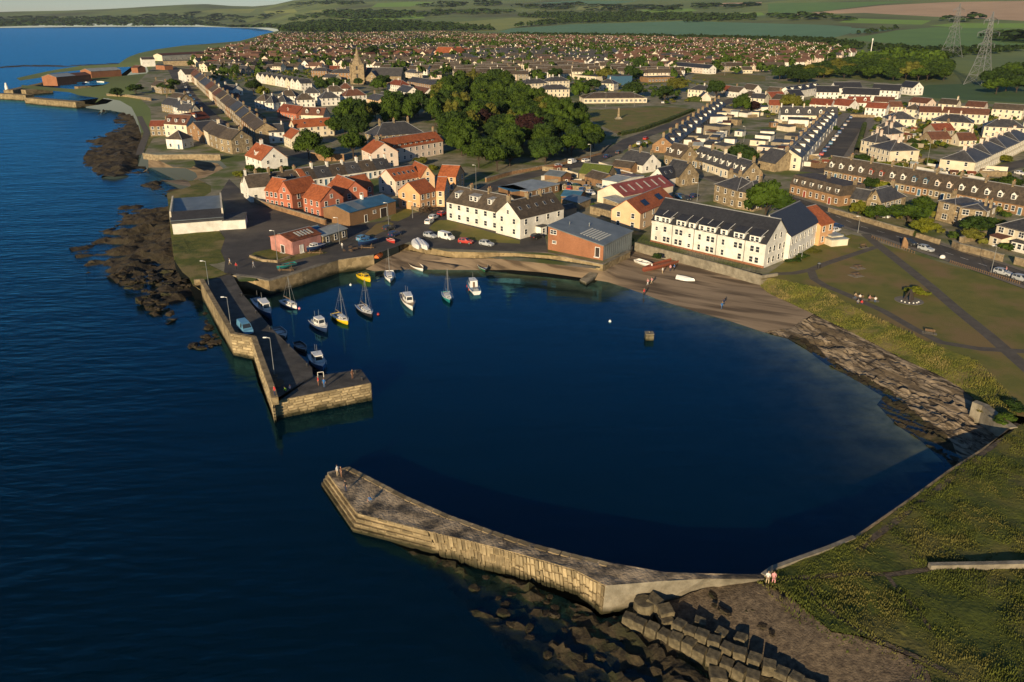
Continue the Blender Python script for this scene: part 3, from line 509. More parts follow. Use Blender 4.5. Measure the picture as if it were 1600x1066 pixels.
# --- the harbour pier with its parapet
PAR = W2([(303, 438), (312, 437), (328.7, 466.7), (343, 491.6), (360, 521), (393, 527), (403.5, 558.6), (420.6, 606), (425, 622)], 4.5)
DK = W2([(424.5, 627), (579.5, 598), (564, 576.5), (489, 588), (487.6, 574), (423, 511), (381, 461), (364, 431), (352, 420), (312, 436)], 3.25)
pier = thing('harbour_pier', 'L-shaped stone pier with dark deck and high seaward parapet', 'pier', (*PAR[4], 0))
pl = Vector(pier.location).xy
def prism(root, poly, z0, z1, nm, mside, mtop):
    mb = MB(); q = [Vector(p) - Vector(root.location).xy for p in poly]
    if sum(a.cross(b) for a, b in zip(q, q[1:] + q[:1])) < 0: q = q[::-1]
    rz = root.location.z; n = len(q)
    for a, b in zip(q, q[1:] + q[:1]): mb.poly([(*a, z0 - rz), (*b, z0 - rz), (*b, z1 - rz), (*a, z1 - rz)], 0)
    mb.poly([(*a, z1 - rz) for a in q], 1); return mb.build(nm, [M[mside], M[mtop]], root)
body_poly = PAR[1:] + DK[:-1]
prism(pier, body_poly, -3, 3.2, 'body', 'quaystone', 'deck')
def offs(line, d):
    out = []
    for i, p in enumerate(line):
        p = Vector(p); a = Vector(line[max(i - 1, 0)]); b = Vector(line[min(i + 1, len(line) - 1)]); t = (b - a).normalized(); out.append(tuple(p + Vector((-t.y, t.x)) * d))
    return out
mb = MB(); inn = offs(PAR, .95)
for i in range(len(PAR) - 1):
    q = [Vector(v) - pl for v in (PAR[i], PAR[i + 1], inn[i + 1], inn[i])]
    if (q[1] - q[0]).cross(q[2] - q[0]) < 0: q = q[::-1]
    mb.hexa([(*v, 3.2) for v in q], [(*v, 4.5) for v in q])
mb.build('parapet', M['quaystone'], pier)
cnt = [0]
stones(pier, DK[0], DK[1], -.1, 3.2, .5, 1.5, 1, pl, cnt)
for i in (7, 6, 5, 4): stones(pier, PAR[i], PAR[i + 1], -.1, 4.45, .56, 1.5, 1, pl, cnt)
stones(pier, DK[1], DK[2], -.1, 3.2, .5, 1.3, 1, pl, cnt)
e1, e2 = [Vector((*v, 3.2)) - Vector(pier.location) for v in W2([(497, 590), (506, 589)], 3.25)]
mb = MB(); [mb.tube(e, e + Vector((0, 0, 1.0)), .05) for e in (e1, e2)]; mb.tube(e1 + Vector((0, 0, 1)), e2 + Vector((0, 0, 1)), .05); mb.build('ladder_rail', M['trim'], pier)
# --- the foreground breakwater
TOPN = [(511.5, 738), (558.7, 802), (669, 830), (742.5, 847), (800, 862), (850, 876), (898, 890), (946, 915)]
BASN = [(500, 759), (553.5, 830), (690, 867), (756, 887), (800, 898), (856, 912), (901, 924), (941, 957.5)]
FAR_ = [(1194, 897), (1104, 896), (1039, 894), (952, 878.7), (893, 864.7), (834, 849.6), (769, 828.6), (703, 805), (637.5, 776), (572, 742), (545.6, 729)]
ZT = [2.2, 2.25, 2.65, 3.0, 3.2, 3.35, 3.5, 3.6]; ZF = [3.6, 3.6, 3.6, 3.6, 3.45, 3.25, 3.0, 2.75, 2.5, 2.3, 2.2]
tn = [P(p[0], p[1], z).xy for p, z in zip(TOPN, ZT)]; bn = [Vector(p) for p in W2(BASN, 0.)]; fr_ = [P(p[0], p[1], z).xy for p, z in zip(FAR_, ZF)]
rt_ = [Vector(p) for p in W2([(1036, 908), (1101, 904.6), (1194, 904.6)], 3.6)]; rb_ = [Vector(p) for p in W2([(1025, 936), (1091, 922), (1190, 913)], .8)]
for i in range(3): bn[i] = tn[i] + (bn[i] - tn[i]).normalized() * max(1.3, (bn[i] - tn[i]).length)
bw = thing('breakwater', 'long bent stone breakwater with stepped tip in the foreground', 'breakwater', (*tn[3], 0)); bl = Vector(bw.location).xy
def slop(t_top, t_bot, zt, zb, nm, m, top=None):
    mb = MB()
    for i in range(len(t_top) - 1): mb.poly([(*(t_bot[i] - bl), zb), (*(t_bot[i + 1] - bl), zb), (*(t_top[i + 1] - bl), zt[i + 1]), (*(t_top[i] - bl), zt[i])])
    return mb.build(nm, M[m], bw)
rim = list(zip(tn, ZT)) + [(p, 3.6) for p in rt_] + list(zip(fr_, ZF)); mb = MB(); mb.poly([(*(p - bl), z) for p, z in rim]); top = mb.build('deck', M['deck'], bw)
bm = bmesh.new(); bm.from_mesh(top.data); bmesh.ops.triangulate(bm, faces=bm.faces[:]); bmesh.ops.subdivide_edges(bm, edges=bm.edges[:], cuts=5, use_grid_fill=True)
for v in bm.verts:
    if not v.is_boundary: v.co.z += mnoise.fractal(v.co * .5, 1, 2, 3) * .12 - .02
bm.to_mesh(top.data); bm.free()
M['breakdeck'] = mat('worn_breakwater_deck', (.46, .355, .23), (.085, .072, .056), sc=.35, det=14, bump=1., bsc=3, dirt=.35, lo=.38, hi=.62); top.data.materials[0] = M['breakdeck']
slop(fr_ + tn[:1], fr_ + tn[:1], ZF + ZT[:1], -3, 'harbour_face', 'quaystone')
NS = 4
for k in range(NS):                             # stepped courses round the tip
    mb = MB(); S = [fr_[-1], tn[0], tn[1], tn[2]]; Eq = [fr_[-1] + (fr_[-1] - fr_[-3]).normalized() * .9, bn[0], bn[1], bn[2]]; ZS = [ZF[-1], ZT[0], ZT[1], ZT[2]]
    a = [p.lerp(q, k / NS) for p, q in zip(S, Eq)]; c = [p.lerp(q, (k + 1) / NS) for p, q in zip(S, Eq)]; z1 = [z * (1 - k / NS) for z in ZS]; zl = [z * (1 - (k + 1) / NS) for z in ZS] if k < NS - 1 else [-3] * 4
    for i in range(3):
        mb.poly([(*(a[i] - bl), zl[i]), (*(a[i + 1] - bl), zl[i + 1]), (*(a[i + 1] - bl), z1[i + 1] - .002), (*(a[i] - bl), z1[i] - .002)])
        if k < NS - 1: mb.poly([(*(c[i] - bl), zl[i]), (*(c[i + 1] - bl), zl[i + 1]), (*(a[i + 1] - bl), zl[i + 1]), (*(a[i] - bl), zl[i])])
    mb.build('step', M['quaystone'], bw)
    for i in range(3):                          # capping stones of each course
        u = (a[i + 1] - a[i]); L = u.length; u3 = u.to_3d().normalized(); n3 = Vector((u3.y, -u3.x, 0)); n3 = n3 if n3.dot((c[i] - a[i]).to_3d()) > 0 else -n3; s = 0
        while s < L - .2:
            w = R.uniform(.9, 1.7); s2 = min(L, s + w); t = (s + s2) / 2 / L; zc = z1[i] + (z1[i + 1] - z1[i]) * t; h = ZS[i] / NS; ob = put('stone', R.choice(STM), bw); cpt = a[i].lerp(a[i + 1], t).to_3d() + Vector((0, 0, zc - .16)) - n3 * .12; s_ = s; s = s2
            ob.matrix_basis = rotm(u3 * (s2 - s_ - .04), n3 * .42, Vector((0, 0, .34)), cpt - Vector(bw.location))
slop(tn[2:], bn[2:], ZT[2:], -.3, 'sloping_face', 'quaystone')
slop([tn[-1]] + rt_, [bn[-1]] + rb_, [3.6] * 4, -.2, 'concrete_face', 'concrete')
cnt = [0]; nrow = 3
seg = list(zip(tn[2:-1], tn[3:], bn[2:-1], bn[3:], ZT[2:-1], ZT[3:]))
for (a, b, c, d, za, zb_) in seg:
    L = (b - a).length; s = 0
    while s < L - .1 and cnt[0] < 300:
        w = R.uniform(.34, .62); s2 = min(L, s + w); cuts = [0] + sorted([R.uniform(.22, .45), R.uniform(.55, .82)]) + [1]
        for q in range(3):
            t0, t1 = cuts[q], cuts[q + 1]; sm = (s + s2) / 2 / L
            p0 = a.lerp(b, sm).to_3d() + Vector((0, 0, za + (zb_ - za) * sm)); p1 = c.lerp(d, sm).to_3d() + Vector((0, 0, -.3)); dn = p1 - p0; ln = dn.length * (t1 - t0)
            u = (b - a).to_3d().normalized(); wv = dn.normalized(); n = u.cross(wv).normalized(); n = n if n.z > 0 else -n
            cpt = p0 + dn * ((t0 + t1) / 2) + n * R.uniform(-.10, .04); ob = put('stone', R.choice(STM), bw)
            ob.matrix_basis = rotm(u * (s2 - s - .04) * 1.05, n * .42, wv * (ln - .05), cpt - Vector(bw.location)); cnt[0] += 1
        s = s2
# kerb stones along the breakwater's harbour edge
for a, b, za, zb_ in list(zip(fr_[3:-1], fr_[4:], ZF[3:-1], ZF[4:])):
    L = (b - a).length; s = 0
    while s < L - .3:
        w = R.uniform(1.1, 2.0); s2 = min(L, s + w); u = ((b - a) / L).to_3d(); n = Vector((-u.y, u.x, 0)); c = a.to_3d() + u * (s + s2) / 2 + n * .42 + Vector((0, 0, za + (zb_ - za) * (s + s2) / 2 / L - .02))
        ob = put('kerb_stone', R.choice(STM), bw); ob.matrix_basis = rotm(u * (s2 - s - .05), n * .8, Vector((0, 0, .16)), c - Vector(bw.location)); s = s2
# --- quay, sea and garden walls
vwall('quay_wall', 'old masonry quay wall running from the pier to the slip', 'wall', [(364, 430), (397, 434), (420, 438.5), (471.5, 424), (528, 405.5), (584, 398)], 3.45, -1, 1.2, 'quaystone', cope='concrete')
vwall('sea_wall', 'weathered sea wall behind the beach below the parked cars', 'wall', [(625, 379), (638, 376), (664, 386), (700, 388), (800, 391.5), (857, 396), (942, 413), (985, 392)], 3.5, 0.3, .8, 'quaystone', cope='concrete')
vwall('sea_wall', 'smooth pale sea wall in front of the long white flats', 'wall', [(992, 379), (1030, 389), (1075, 400), (1130, 414), (1190, 431), (1216, 427)], 4.1, 0.5, .6, 'concrete')
vwall('harbour_wall', 'low retaining wall curving round the harbour below the headland grass', 'wall', [(1196, 899), (1211, 888), (1297, 857), (1338, 840)], 3.7, -1.5, .55, 'concrete', side=1)
vwall('harbour_wall', 'dark old wall hidden under the grass edge of the headland', 'wall', [(1338, 840), (1426, 779), (1484.5, 736), (1531, 706.6), (1584, 669.5)], 3.42, -1.5, .3, 'quaystone', side=1)
vwall('end_wall', 'curved concrete wall end above the shaded rock slabs', 'wall', [(1519, 628), (1535, 634), (1556, 652), (1578, 668)], 3.7, .3, 1.2, 'concrete')
vwall('headland_wall', 'lone low concrete wall on the headland grass', 'wall', [(1455, 884), (1560, 882), (1640, 880)], 4.0, 3.2, .6, 'concrete')
GW = 'old stone garden walls'
for lab, pts, h, m in [('stone wall with gateways along the main road by the dormer cottages', [(1293, 331), (1345, 346), (1395, 361), (1425, 369)], 1.6, 'stone'), ('stone wall in front of the square stone villa garden', [(1430, 371), (1466, 382)], 1.3, 'stone'), ('tall stone wall corner beside the last villa by the road', [(1486, 386), (1498, 392), (1541, 403), (1564, 410)], 2.0, 'stone'),
  ('pale wall running back from the road beside the stone villa', [(1500, 382), (1540, 371)], 2.0, 'stone'), ('stone wall at the right edge past the last gateway', [(1583, 413), (1625, 424)], 2.0, 'stone'),
  ('brown stone wall along the road below the wood', [(760, 285), (800, 273), (875, 259), (940, 241), (955, 226)], 1.6, 'brown'), ('sandstone terrace wall above the cove beach', [(224, 247), (245, 250), (300, 249), (345, 250)], 2.2, 'stone'), ('stone wall curving round the coast path garden', [(167, 150), (200, 152), (236, 158)], 2.0, 'stone'),
  ('brown stone wall in front of the red flats', [(397, 316), (424, 326), (440, 331), (470, 340), (508, 352)], 1.7, 'brown'), ('stone wall in front of the orange flats', [(634, 325), (655, 331), (697, 318)], 1.2, 'stone'), ('tall tan wall under the trees beside the cottages', [(486, 249), (510, 252), (538, 252)], 3., 'brown'),
  ('low kerb wall round the grass by the pink shed', [(390, 402), (410, 409), (434, 411), (454, 404)], .6, 'stone'), ('garden wall behind the cottage row', [(611, 278), (640, 272)], 1.5, 'brown')]:
    zz = [PG(*p) for p in pts]; zb = min(p.z for p in zz) - .3
    vwall('garden_wall', lab, 'wall', pts, zb + .3 + h, zb, .5, m, xy=[tuple(p.xy) for p in zz], group=GW, cope='concrete' if h > 1.4 else None)
s0, s1 = [Vector(v) for v in W2([(907, 437), (930, 441)], .2)]; s2, s3 = [Vector(v) for v in W2([(988, 397), (976, 392)], 2.)]
sl = thing('slipway', 'narrow concrete slipway beside the brick boathouse', 'slipway', (*s0, 0)); mb = MB()
q = [Vector(v) - s0 for v in W2([(906, 439), (916, 444), (990, 399), (981, 395)], .3)]
mb.hexa([(*q[0], -1), (*q[1], -1), (*q[2], -1), (*q[3], -1)], [(*q[0], .7), (*q[1], .7), (*q[2], 3.2), (*q[3], 3.2)]); mb.build('ramp', M['concrete'], sl)
# ------------------------------------------------------------------ house kit
CACHE = {}
def cached(key, fn):
    if key not in CACHE: CACHE[key] = fn()
    return CACHE[key]
def win_mesh(w, h, fm='trim'):                  # x along the wall, -y outwards, origin at the sill centre
    def f():
        mb = MB(); t = .09; d = -.07
        mb.box(-w / 2 - t, -w / 2, d, .02, -t, h + t); mb.box(w / 2, w / 2 + t, d, .02, -t, h + t); mb.box(-w / 2, w / 2, d, .02, h, h + t); mb.box(-w / 2 - .12, w / 2 + .12, d - .08, .02, -t - .06, -t * .0)
        mb.box(-w / 2, w / 2, d * .8, .02, h * .5 - .035, h * .5 + .035)
        if w > 1.3: mb.box(-.04, .04, d * .8, .02, 0, h)
        mb.poly([(-w / 2, -.02, 0), (w / 2, -.02, 0), (w / 2, -.02, h), (-w / 2, -.02, h)], 1)
        return mb.mesh('window', [M[fm], M['glass']])
    return cached(('win', w, h, fm), f)
def door_mesh(m, w=1.0, h=2.1):
    def f():
        mb = MB(); mb.box(-w / 2 - .12, -w / 2, -.08, .02, 0, h + .12); mb.box(w / 2, w / 2 + .12, -.08, .02, 0, h + .12); mb.box(-w / 2, w / 2, -.08, .02, h, h + .12); mb.box(-w / 2, w / 2, -.04, .02, .02, h, 1); mb.box(-w / 2 - .2, w / 2 + .2, -.5, .02, -.1, .06)
        return mb.mesh('door', [M['trim'], M[m]])
    return cached(('door', m, w, h), f)
def chim_mesh(m, w=1.0, h=1.5, n=2):
    def f():
        mb = MB(); d = .6; mb.box(-w / 2, w / 2, -d / 2, d / 2, -2.2, h); mb.box(-w / 2 - .08, w / 2 + .08, -d / 2 - .08, d / 2 + .08, h, h + .15)
        for i in range(n):
            x = (i - (n - 1) / 2) * w / n; mb.tube((x, 0, h + .15), (x, 0, h + .6), .13, .1, 6, 1)
        return mb.mesh('chimney', [M[m], M['pot']])
    return cached(('chim', m, w, h, n), f)
def dorm_mesh(fm, rm, w=1.5, kind='gable'):
    def f():
        mb = MB(); h = 1.5; d = 2.6
        mb.box(-w / 2, w / 2, 0, d, 0, h, 0)
        if kind == 'gable':
            o = .16; r = .75
            for s in (-1, 1): mb.hexa(*[[(s * (w / 2 + o), -o, h - .1 + z), (0, -o, h + r + z), (0, d + .6, h + r + z), (s * (w / 2 + o), d + .2, h - .1 + z)][::s] for z in (0, .1)], 1)
            mb.poly([(-w / 2, -.005, h), (w / 2, -.005, h), (0, -.005, h + r)], 0)
        else: mb.hexa([(-w / 2 - .12, -.2, h), (w / 2 + .12, -.2, h), (w / 2 + .12, d + 1, h + .45), (-w / 2 - .12, d + 1, h + .45)], [(-w / 2 - .12, -.2, h + .12), (w / 2 + .12, -.2, h + .12), (w / 2 + .12, d + 1, h + .57), (-w / 2 - .12, d + 1, h + .57)], 1)
        return mb.mesh('dormer', [M[fm], M[rm]])
    return cached(('dorm', fm, rm, w, kind), f)
class Frame:
    def __init__(s, a, b, z, D, flip=False):
        s.a = a.copy(); s.u = (b - a).normalized(); s.L = (b - a).length; v = Vector((-s.u.y, s.u.x)); mid = (a + b) / 2
        if (v.dot(mid) < 0) != flip: v = -v
        s.v = v; s.D = D; s.z = z
    def pt(s, x, y, z, o): p = s.a + s.u * x + s.v * y; return (p.x - o.x, p.y - o.y, s.z + z - o.z)
    def turned(s):                              # the same block seen from its right end
        f = Frame.__new__(Frame)
        f.a = s.a + s.u * s.L; f.u = s.v; f.v = -s.u; f.L = s.D; f.D = s.L; f.z = s.z; return f
def quadpoly(mb, pts, mi=0): mb.poly(pts, mi)
def block(root, fr, he, rise, wall, roof, rt='g', nb=None, st=None, chim=None, cm=None, dorm=0, dm='trim', dk='gable', sky=0, doors=0, dmat='door', gw=True, fm='trim', ww=.95, wh=1.35, back=False, solar=0, plinth=None, zs=None, endw=None, dz=.9, skew=0):
    o = Vector(root.location); mb = MB(); L, D = fr.L, fr.D; p = lambda x, y, z: fr.pt(x, y, z, o)
    hz = lambda x: he
    if rt == 'x':
        f2 = fr.turned(); ret = block(root, f2, he, rise, wall, roof, 'g', nb=0, st=0, chim=chim, cm=cm, gw=False, sky=sky); 
        wins(root, fr, he, nb, st, doors, dmat, fm, ww, wh, zs); 
        if gw: attic(root, fr, he, rise, fm)
        wins(root, f2, he, endw, st, 0, dmat, fm, ww, wh, zs); return ret
    if rt == 'mono': hl, hr = he + rise, he
    else: hl = hr = he
    c = [(0, 0, hl), (L, 0, hr), (L, D, hr), (0, D, hl)]
    for (x0, y0, h0), (x1, y1, h1) in zip(c, c[1:] + c[:1]): mb.poly([p(x0, y0, -.6), p(x1, y1, -.6), p(x1, y1, h1), p(x0, y0, h0)])
    ov = .22; T = .14; rb = MB()
    def slab(q):
        b = [p(*v) for v in q]; t = [(x, y, z + T) for x, y, z in b]; rb.hexa(b, t)
    if rt == 'g':
        for x in (0, L): mb.poly([p(x, 0, he), p(x, D, he), p(x, D / 2, he + rise)])
        k = rise / (D / 2) * ov
        slab([(-ov, -ov, he - k), (L + ov, -ov, he - k), (L + ov, D / 2, he + rise), (-ov, D / 2, he + rise)]); slab([(-ov, D / 2, he + rise), (L + ov, D / 2, he + rise), (L + ov, D + ov, he - k), (-ov, D + ov, he - k)])
        rb.tube(p(-ov, D / 2, he + rise + T), p(L + ov, D / 2, he + rise + T), .13, n=5, mi=1)
    elif rt == 'hip':
        i = min(D, L) / 2 * .98; k = .15
        if L >= D: r1, r2 = (i, D / 2, he + rise), (L - i, D / 2, he + rise)
        else: r1, r2 = (L / 2, i, he + rise), (L / 2, D - i, he + rise)
        e = [(-ov, -ov, he - k), (L + ov, -ov, he - k), (L + ov, D + ov, he - k), (-ov, D + ov, he - k)]
        fs = [(e[0], e[1], r2, r1), (e[1], e[2], r2), (e[2], e[3], r1, r2), (e[3], e[0], r1)] if L >= D else [(e[0], e[1], r1), (e[1], e[2], r2, r1), (e[2], e[3], r2), (e[3], e[0], r1, r2)]
        for f in fs: rb.poly([p(*v) for v in f])
        rb.poly([p(*v) for v in e[::-1]])
        rids = [(e[0], r1), (e[1], r2 if L >= D else r1), (e[2], r2), (e[3], r1 if L >= D else r2), (r1, r2)]
        for a_, b_ in rids:
            if (Vector(a_) - Vector(b_)).length > .1: rb.tube(p(*a_), p(*b_), .12, n=4, mi=1)
    elif rt == 'flat':
        rb.hexa([p(-.15, -.15, he), p(L + .15, -.15, he), p(L + .15, D + .15, he), p(-.15, D + .15, he)], [p(-.15, -.15, he + .25), p(L + .15, -.15, he + .25), p(L + .15, D + .15, he + .25), p(-.15, D + .15, he + .25)])
    elif rt == 'mono': slab([(-ov, -ov, hl), (L + ov, -ov, hr), (L + ov, D + ov, hr), (-ov, D + ov, hl)])
    elif rt == 'monof':
        for x in (0, L): mb.poly([p(x, 0, he), p(x, D, he), p(x, D, he + rise)])
        mb.poly([p(0, D, he), p(L, D, he), p(L, D, he + rise), p(0, D, he + rise)]); slab([(-ov, -ov, he), (L + ov, -ov, he), (L + ov, D + ov, he + rise), (-ov, D + ov, he + rise)])
    elif rt == 'mansard':
        i = 1.1; e = [(-.1, -.2, he), (L + .1, -.2, he), (L + .1, D + .2, he), (-.1, D + .2, he)]; t = [(.1, i, he + rise), (L - .1, i, he + rise), (L - .1, D - i, he + rise), (.1, D - i, he + rise)]
        for j in range(4): rb.poly([p(*e[j]), p(*e[(j + 1) % 4]), p(*t[(j + 1) % 4]), p(*t[j])])
        rb.poly([p(*v) for v in t]); rb.poly([p(*v) for v in e[::-1]])
    mb.build('wall', M[wall], root); rb.build('roof', [M[roof], M['lead']], root)
    ang = math.atan2(fr.u.y, fr.u.x); mirror = fr.u.x * fr.v.y - fr.u.y * fr.v.x < 0
    for ch in (chim or []):
        ch = ch if isinstance(ch, tuple) else (ch, .5)
        if rt in ('g', 'hip', 'mansard', 'flat', 'monof', 'mono'):
            zc = he + (rise if rt in ('g', 'mansard', 'hip') else 0) - abs(ch[1] - .5) * 2 * (rise if rt == 'g' else 0)
            put('chimney', chim_mesh(cm or ('stone' if wall in ('stone', 'brown', 'roughcast') else wall if wall in ('white', 'cream') else 'stone'), R.choice((1.0, 1.2)), R.choice((1.2, 1.5))), root, p(min(max(ch[0] * L, .35), L - .35), ch[1] * D, zc), ang + math.pi / 2)
    wang = ang if not mirror else ang + math.pi
    if dorm:
        sl_ = rise / (D / 2) if rt == 'g' else 9.
        for j in range(dorm):
            x = L * (j + .5) / dorm; y = dz / sl_ if rt == 'g' else .25; dmn = dm[j % len(dm)] if isinstance(dm, list) else dm
            if mirror: pass
            d_ = put('dormer', dorm_mesh(dmn, roof, 1.5, dk), root, p(x, y, he + (dz if rt == 'g' else .5)), wang); put('window', win_mesh(.95, 1.15), d_, (0, -.03, .2))
    for j in range(sky):
        sl_ = rise / (D / 2); x = L * (j + .7) / (sky + .4); y = D * .25; q = put('skylight', cached(('sky',), lambda: sky_mesh()), root); n = Vector((*(fr.v * -sl_), 1)).normalized(); up = Vector((*fr.v, sl_)).normalized(); u3 = up.cross(n)
        q.matrix_basis = rotm(u3, up, n, Vector(p(x, y, he + rise * .5 + T + .02)))
    for j in range(solar):
        sl_ = rise / (D / 2); x = L * (.3 + .42 * j); y = D * .22; q = put('solar_panel', cached(('solar',), lambda: box_mesh('solar_panel', 3., 2.2, .08, 'solar')), root); n = Vector((*(fr.v * -sl_), 1)).normalized(); up = Vector((*fr.v, sl_)).normalized(); u3 = up.cross(n)
        q.matrix_basis = rotm(u3, up, n, Vector(p(x, y, he + rise * .44 + T + .1)))
    wins(root, fr, he, nb, st, doors, dmat, fm, ww, wh, zs)
    f2 = fr.turned()
    if gw and rt in ('g', 'hip', 'mansard'):
        wins(root, f2, he, 1 if D < 8 else 2, st, 0, dmat, fm, ww, wh, zs)
        f3 = f2.turned().turned(); wins(root, f3, he, 1 if D < 8 else 2, st, 0, dmat, fm, ww, wh, zs)
        if rt == 'g' and rise > 3.2: attic(root, f2, he, rise, fm); attic(root, f3, he, rise, fm)
    return p
def box_mesh(n, a, b, c, m):
    mb = MB(); mb.box(-a / 2, a / 2, -b / 2, b / 2, -c, c); return mb.mesh(n, [M[m]])
def sky_mesh():
    mb = MB(); mb.box(-.45, .45, -.6, .6, -.05, .06, 0); mb.poly([(-.36, -.5, .065), (.36, -.5, .065), (.36, .5, .065), (-.36, .5, .065)], 1); return mb.mesh('skylight', [M['lead'], M['glass']])
def wins(root, fr, he, nb, st, doors, dmat, fm, ww, wh, zs):
    if st == 0 or nb == 0: return
    o = Vector(root.location); st = st or max(1, round(he / 2.8)); nb = nb or max(1, round(fr.L / 3.0)); ang = math.atan2(fr.u.y, fr.u.x)
    if fr.u.x * fr.v.y - fr.u.y * fr.v.x < 0: ang += math.pi
    out = -fr.v * .0
    di = set(int((k + .5) * nb / doors) for k in range(doors)) if doors else set()
    for s in range(st):
        z = (zs[s] if zs else he * s / st + min(.95, he / st * .34))
        for j in range(nb):
            x = fr.L * (j + .5) / nb
            if s == 0 and j in di: put('door', door_mesh(dmat), root, fr.pt(x, -.0, 0, o), ang)
            else: put('window', win_mesh(ww, min(wh, he / st * .52), fm), root, fr.pt(x, 0, z, o), ang)
def attic(root, fr, he, rise, fm):
    ang = math.atan2(fr.u.y, fr.u.x)
    if fr.u.x * fr.v.y - fr.u.y * fr.v.x < 0: ang += math.pi
    put('window', win_mesh(.8, 1.0, fm), root, fr.pt(fr.L / 2, 0, he + rise * .15, Vector(root.location)), ang)
HS = []                                         # footprints, to keep trees and filler houses clear
def frame(a, b, he, D, flip=False, zoff=0.):
    A = PG(a[0], a[1], he + zoff); Bq = PG(b[0], b[1], he + zoff); z = min(A.z, Bq.z) - he
    f = Frame(A.xy, Bq.xy, z, D, flip); c = f.a + f.u * f.L / 2 + f.v * D / 2; HS.append((c.x, c.y, math.hypot(f.L, D) / 2)); return f
def house(name, label, cat, blocks, group=None):
    f0 = frame(blocks[0][0], blocks[0][1], blocks[0][3], blocks[0][2]); c = f0.a + f0.u * f0.L / 2 + f0.v * f0.D / 2
    root = thing(name, label, cat, (c.x, c.y, f0.z), group=group)
    for i, (a, b, D, he, rise, wall, roof, kw) in enumerate(blocks):
        f = f0 if i == 0 else frame(a, b, he, D); f.z = f0.z; block(root, f, he, rise, wall, roof, **kw)
    return root
def terrace(name, desc, end, a, b, n, D, he, rise, walls, roofs, cat='house', group=None, flip=False, step=0., **kw):
    fr = frame(a, b, he, D, flip); A = fr.a; z0 = fr.z; zA = PG(a[0], a[1], he).z - he; zB = PG(b[0], b[1], he).z - he
    out = []
    for i in range(n):
        p0 = A + fr.u * (fr.L * i / n); p1 = A + fr.u * (fr.L * (i + 1) / n); dh = R.uniform(-step, step); z = zA + (zB - zA) * (i + .5) / n
        f = Frame(p0, p1 - fr.u * .03, z, D + R.uniform(-.1, .1), flip); f.v = fr.v; c = f.a + f.u * f.L / 2 + f.v * f.D / 2
        root = thing(name, '%s %s' % (ORD[i], desc) if end else desc, cat, (c.x, c.y, z), group=group or desc); HS.append((c.x, c.y, 6))
        k2 = dict(kw); 
        if 'chimp' in k2: pr = k2.pop('chimp'); k2['chim'] = [x for x in (.06, .94) if R.random() < pr][:1] or None
        if 'dm' in k2 and isinstance(k2['dm'], list): k2['dm'] = k2['dm'][i % len(k2['dm'])]
        block(root, f, he + dh, rise + R.uniform(-step, step) * .5, R.choice(walls), R.choice(roofs), **k2); out.append(root)
    return out
D_ = dict
def post_mesh(n, r, h, m, k=5):
    mb = MB(); mb.tube((0, 0, 0), (0, 0, h), r, n=k); return mb.mesh(n, [M[m]])
# ------------------------------------------------------------------ harbour-side buildings
house('red_flats', 'red rendered flats with orange roof and wide front gable behind the wall', 'flats', [((413.7, 297), (434, 300.5), 7.5, 5.2, 3.4, 'red', 'pantile', D_(nb=3)), ((433.9, 300.3), (455.6, 304), 11, 5.2, 3.6, 'red', 'pantile', D_(rt='x', nb=2, endw=2))])
house('red_flats', 'red rendered flats with plain orange gable roof next to the brick hall', 'flats', [((473, 307.5), (500, 315), 8.2, 5.2, 3.4, 'red', 'pantile', D_(nb=3))])
house('red_flats', 'red rendered flats standing behind the blue-roofed brick hall', 'flats', [((511, 291), (536, 303), 8, 5.2, 3.4, 'red', 'pantile', D_(nb=2))])
house('red_flats', 'rearmost red rendered flats beside the white cottage row', 'flats', [((548, 297), (583, 289.5), 8, 5., 3.2, 'red', 'pantile', D_(nb=3))])
house('orange_flats', 'pale cream rendered flats with orange roof behind the peach ones', 'flats', [((618, 283), (657, 275.6), 9, 5., 3.2, 'pinkcream', 'pantile', D_(nb=5, sky=5)), ((657.5, 277), (679, 275), 12, 5.2, 3.4, 'peach', 'pantile', D_(rt='x', nb=1, endw=3)), ((685, 275), (712, 276.5), 9, 5., 3., 'orange', 'pantile', D_(nb=2))])
house('orange_flats', 'peach rendered flats with orange roof facing the harbour lawn', 'flats', [((656, 304), (681, 297.3), 9, 5.2, 3.2, 'orange', 'pantile', D_(nb=3)), ((681.2, 297.5), (694, 297.8), 9.5, 5.2, 3.3, 'peach', 'pantile', D_(nb=1))])
r_ = house('brick_hall', 'brown brick hall with shallow blue sheet roof by the quay', 'hall', [((546, 332.5), (618, 313.5), 11, 4., 1.3, 'brickbrown', 'bluemetal', D_(nb=0, st=0, gw=False, chim=[.55], cm='trim'))])
f_ = frame((546, 332.5), (618, 313.5), 4., 11); o_ = Vector(r_.location); an_ = math.atan2(f_.u.y, f_.u.x)
put('door', door_mesh('doord', 2.6, 2.8), r_, f_.pt(f_.L * .72, 0, 0, o_), an_); put('door', door_mesh('doord'), r_, f_.pt(f_.L * .33, 0, 0, o_), an_); put('window', win_mesh(1.1, .8), r_, f_.pt(f_.L * .52, 0, 2, o_), an_)
for k in (0, 1):
    mb = MB(); x0 = f_.L * (.18 + .01 * k); x1 = f_.L * .36; y0, y1 = ((.0, 5.3) if not k else (5.7, 10.8)); zz = lambda y: 4 + 1.3 * (1 - abs(y - 5.5) / 5.5) + .16
    mb.hexa([f_.pt(x0, y0, zz(y0), o_), f_.pt(x1, y0, zz(y0), o_), f_.pt(x1, y1, zz(y1), o_), f_.pt(x0, y1, zz(y1), o_)], [f_.pt(x0, y0, zz(y0) + .03, o_), f_.pt(x1, y0, zz(y0) + .03, o_), f_.pt(x1, y1, zz(y1) + .03, o_), f_.pt(x0, y1, zz(y1) + .03, o_)]); mb.build('roof_patch', M['greymetal'], r_)
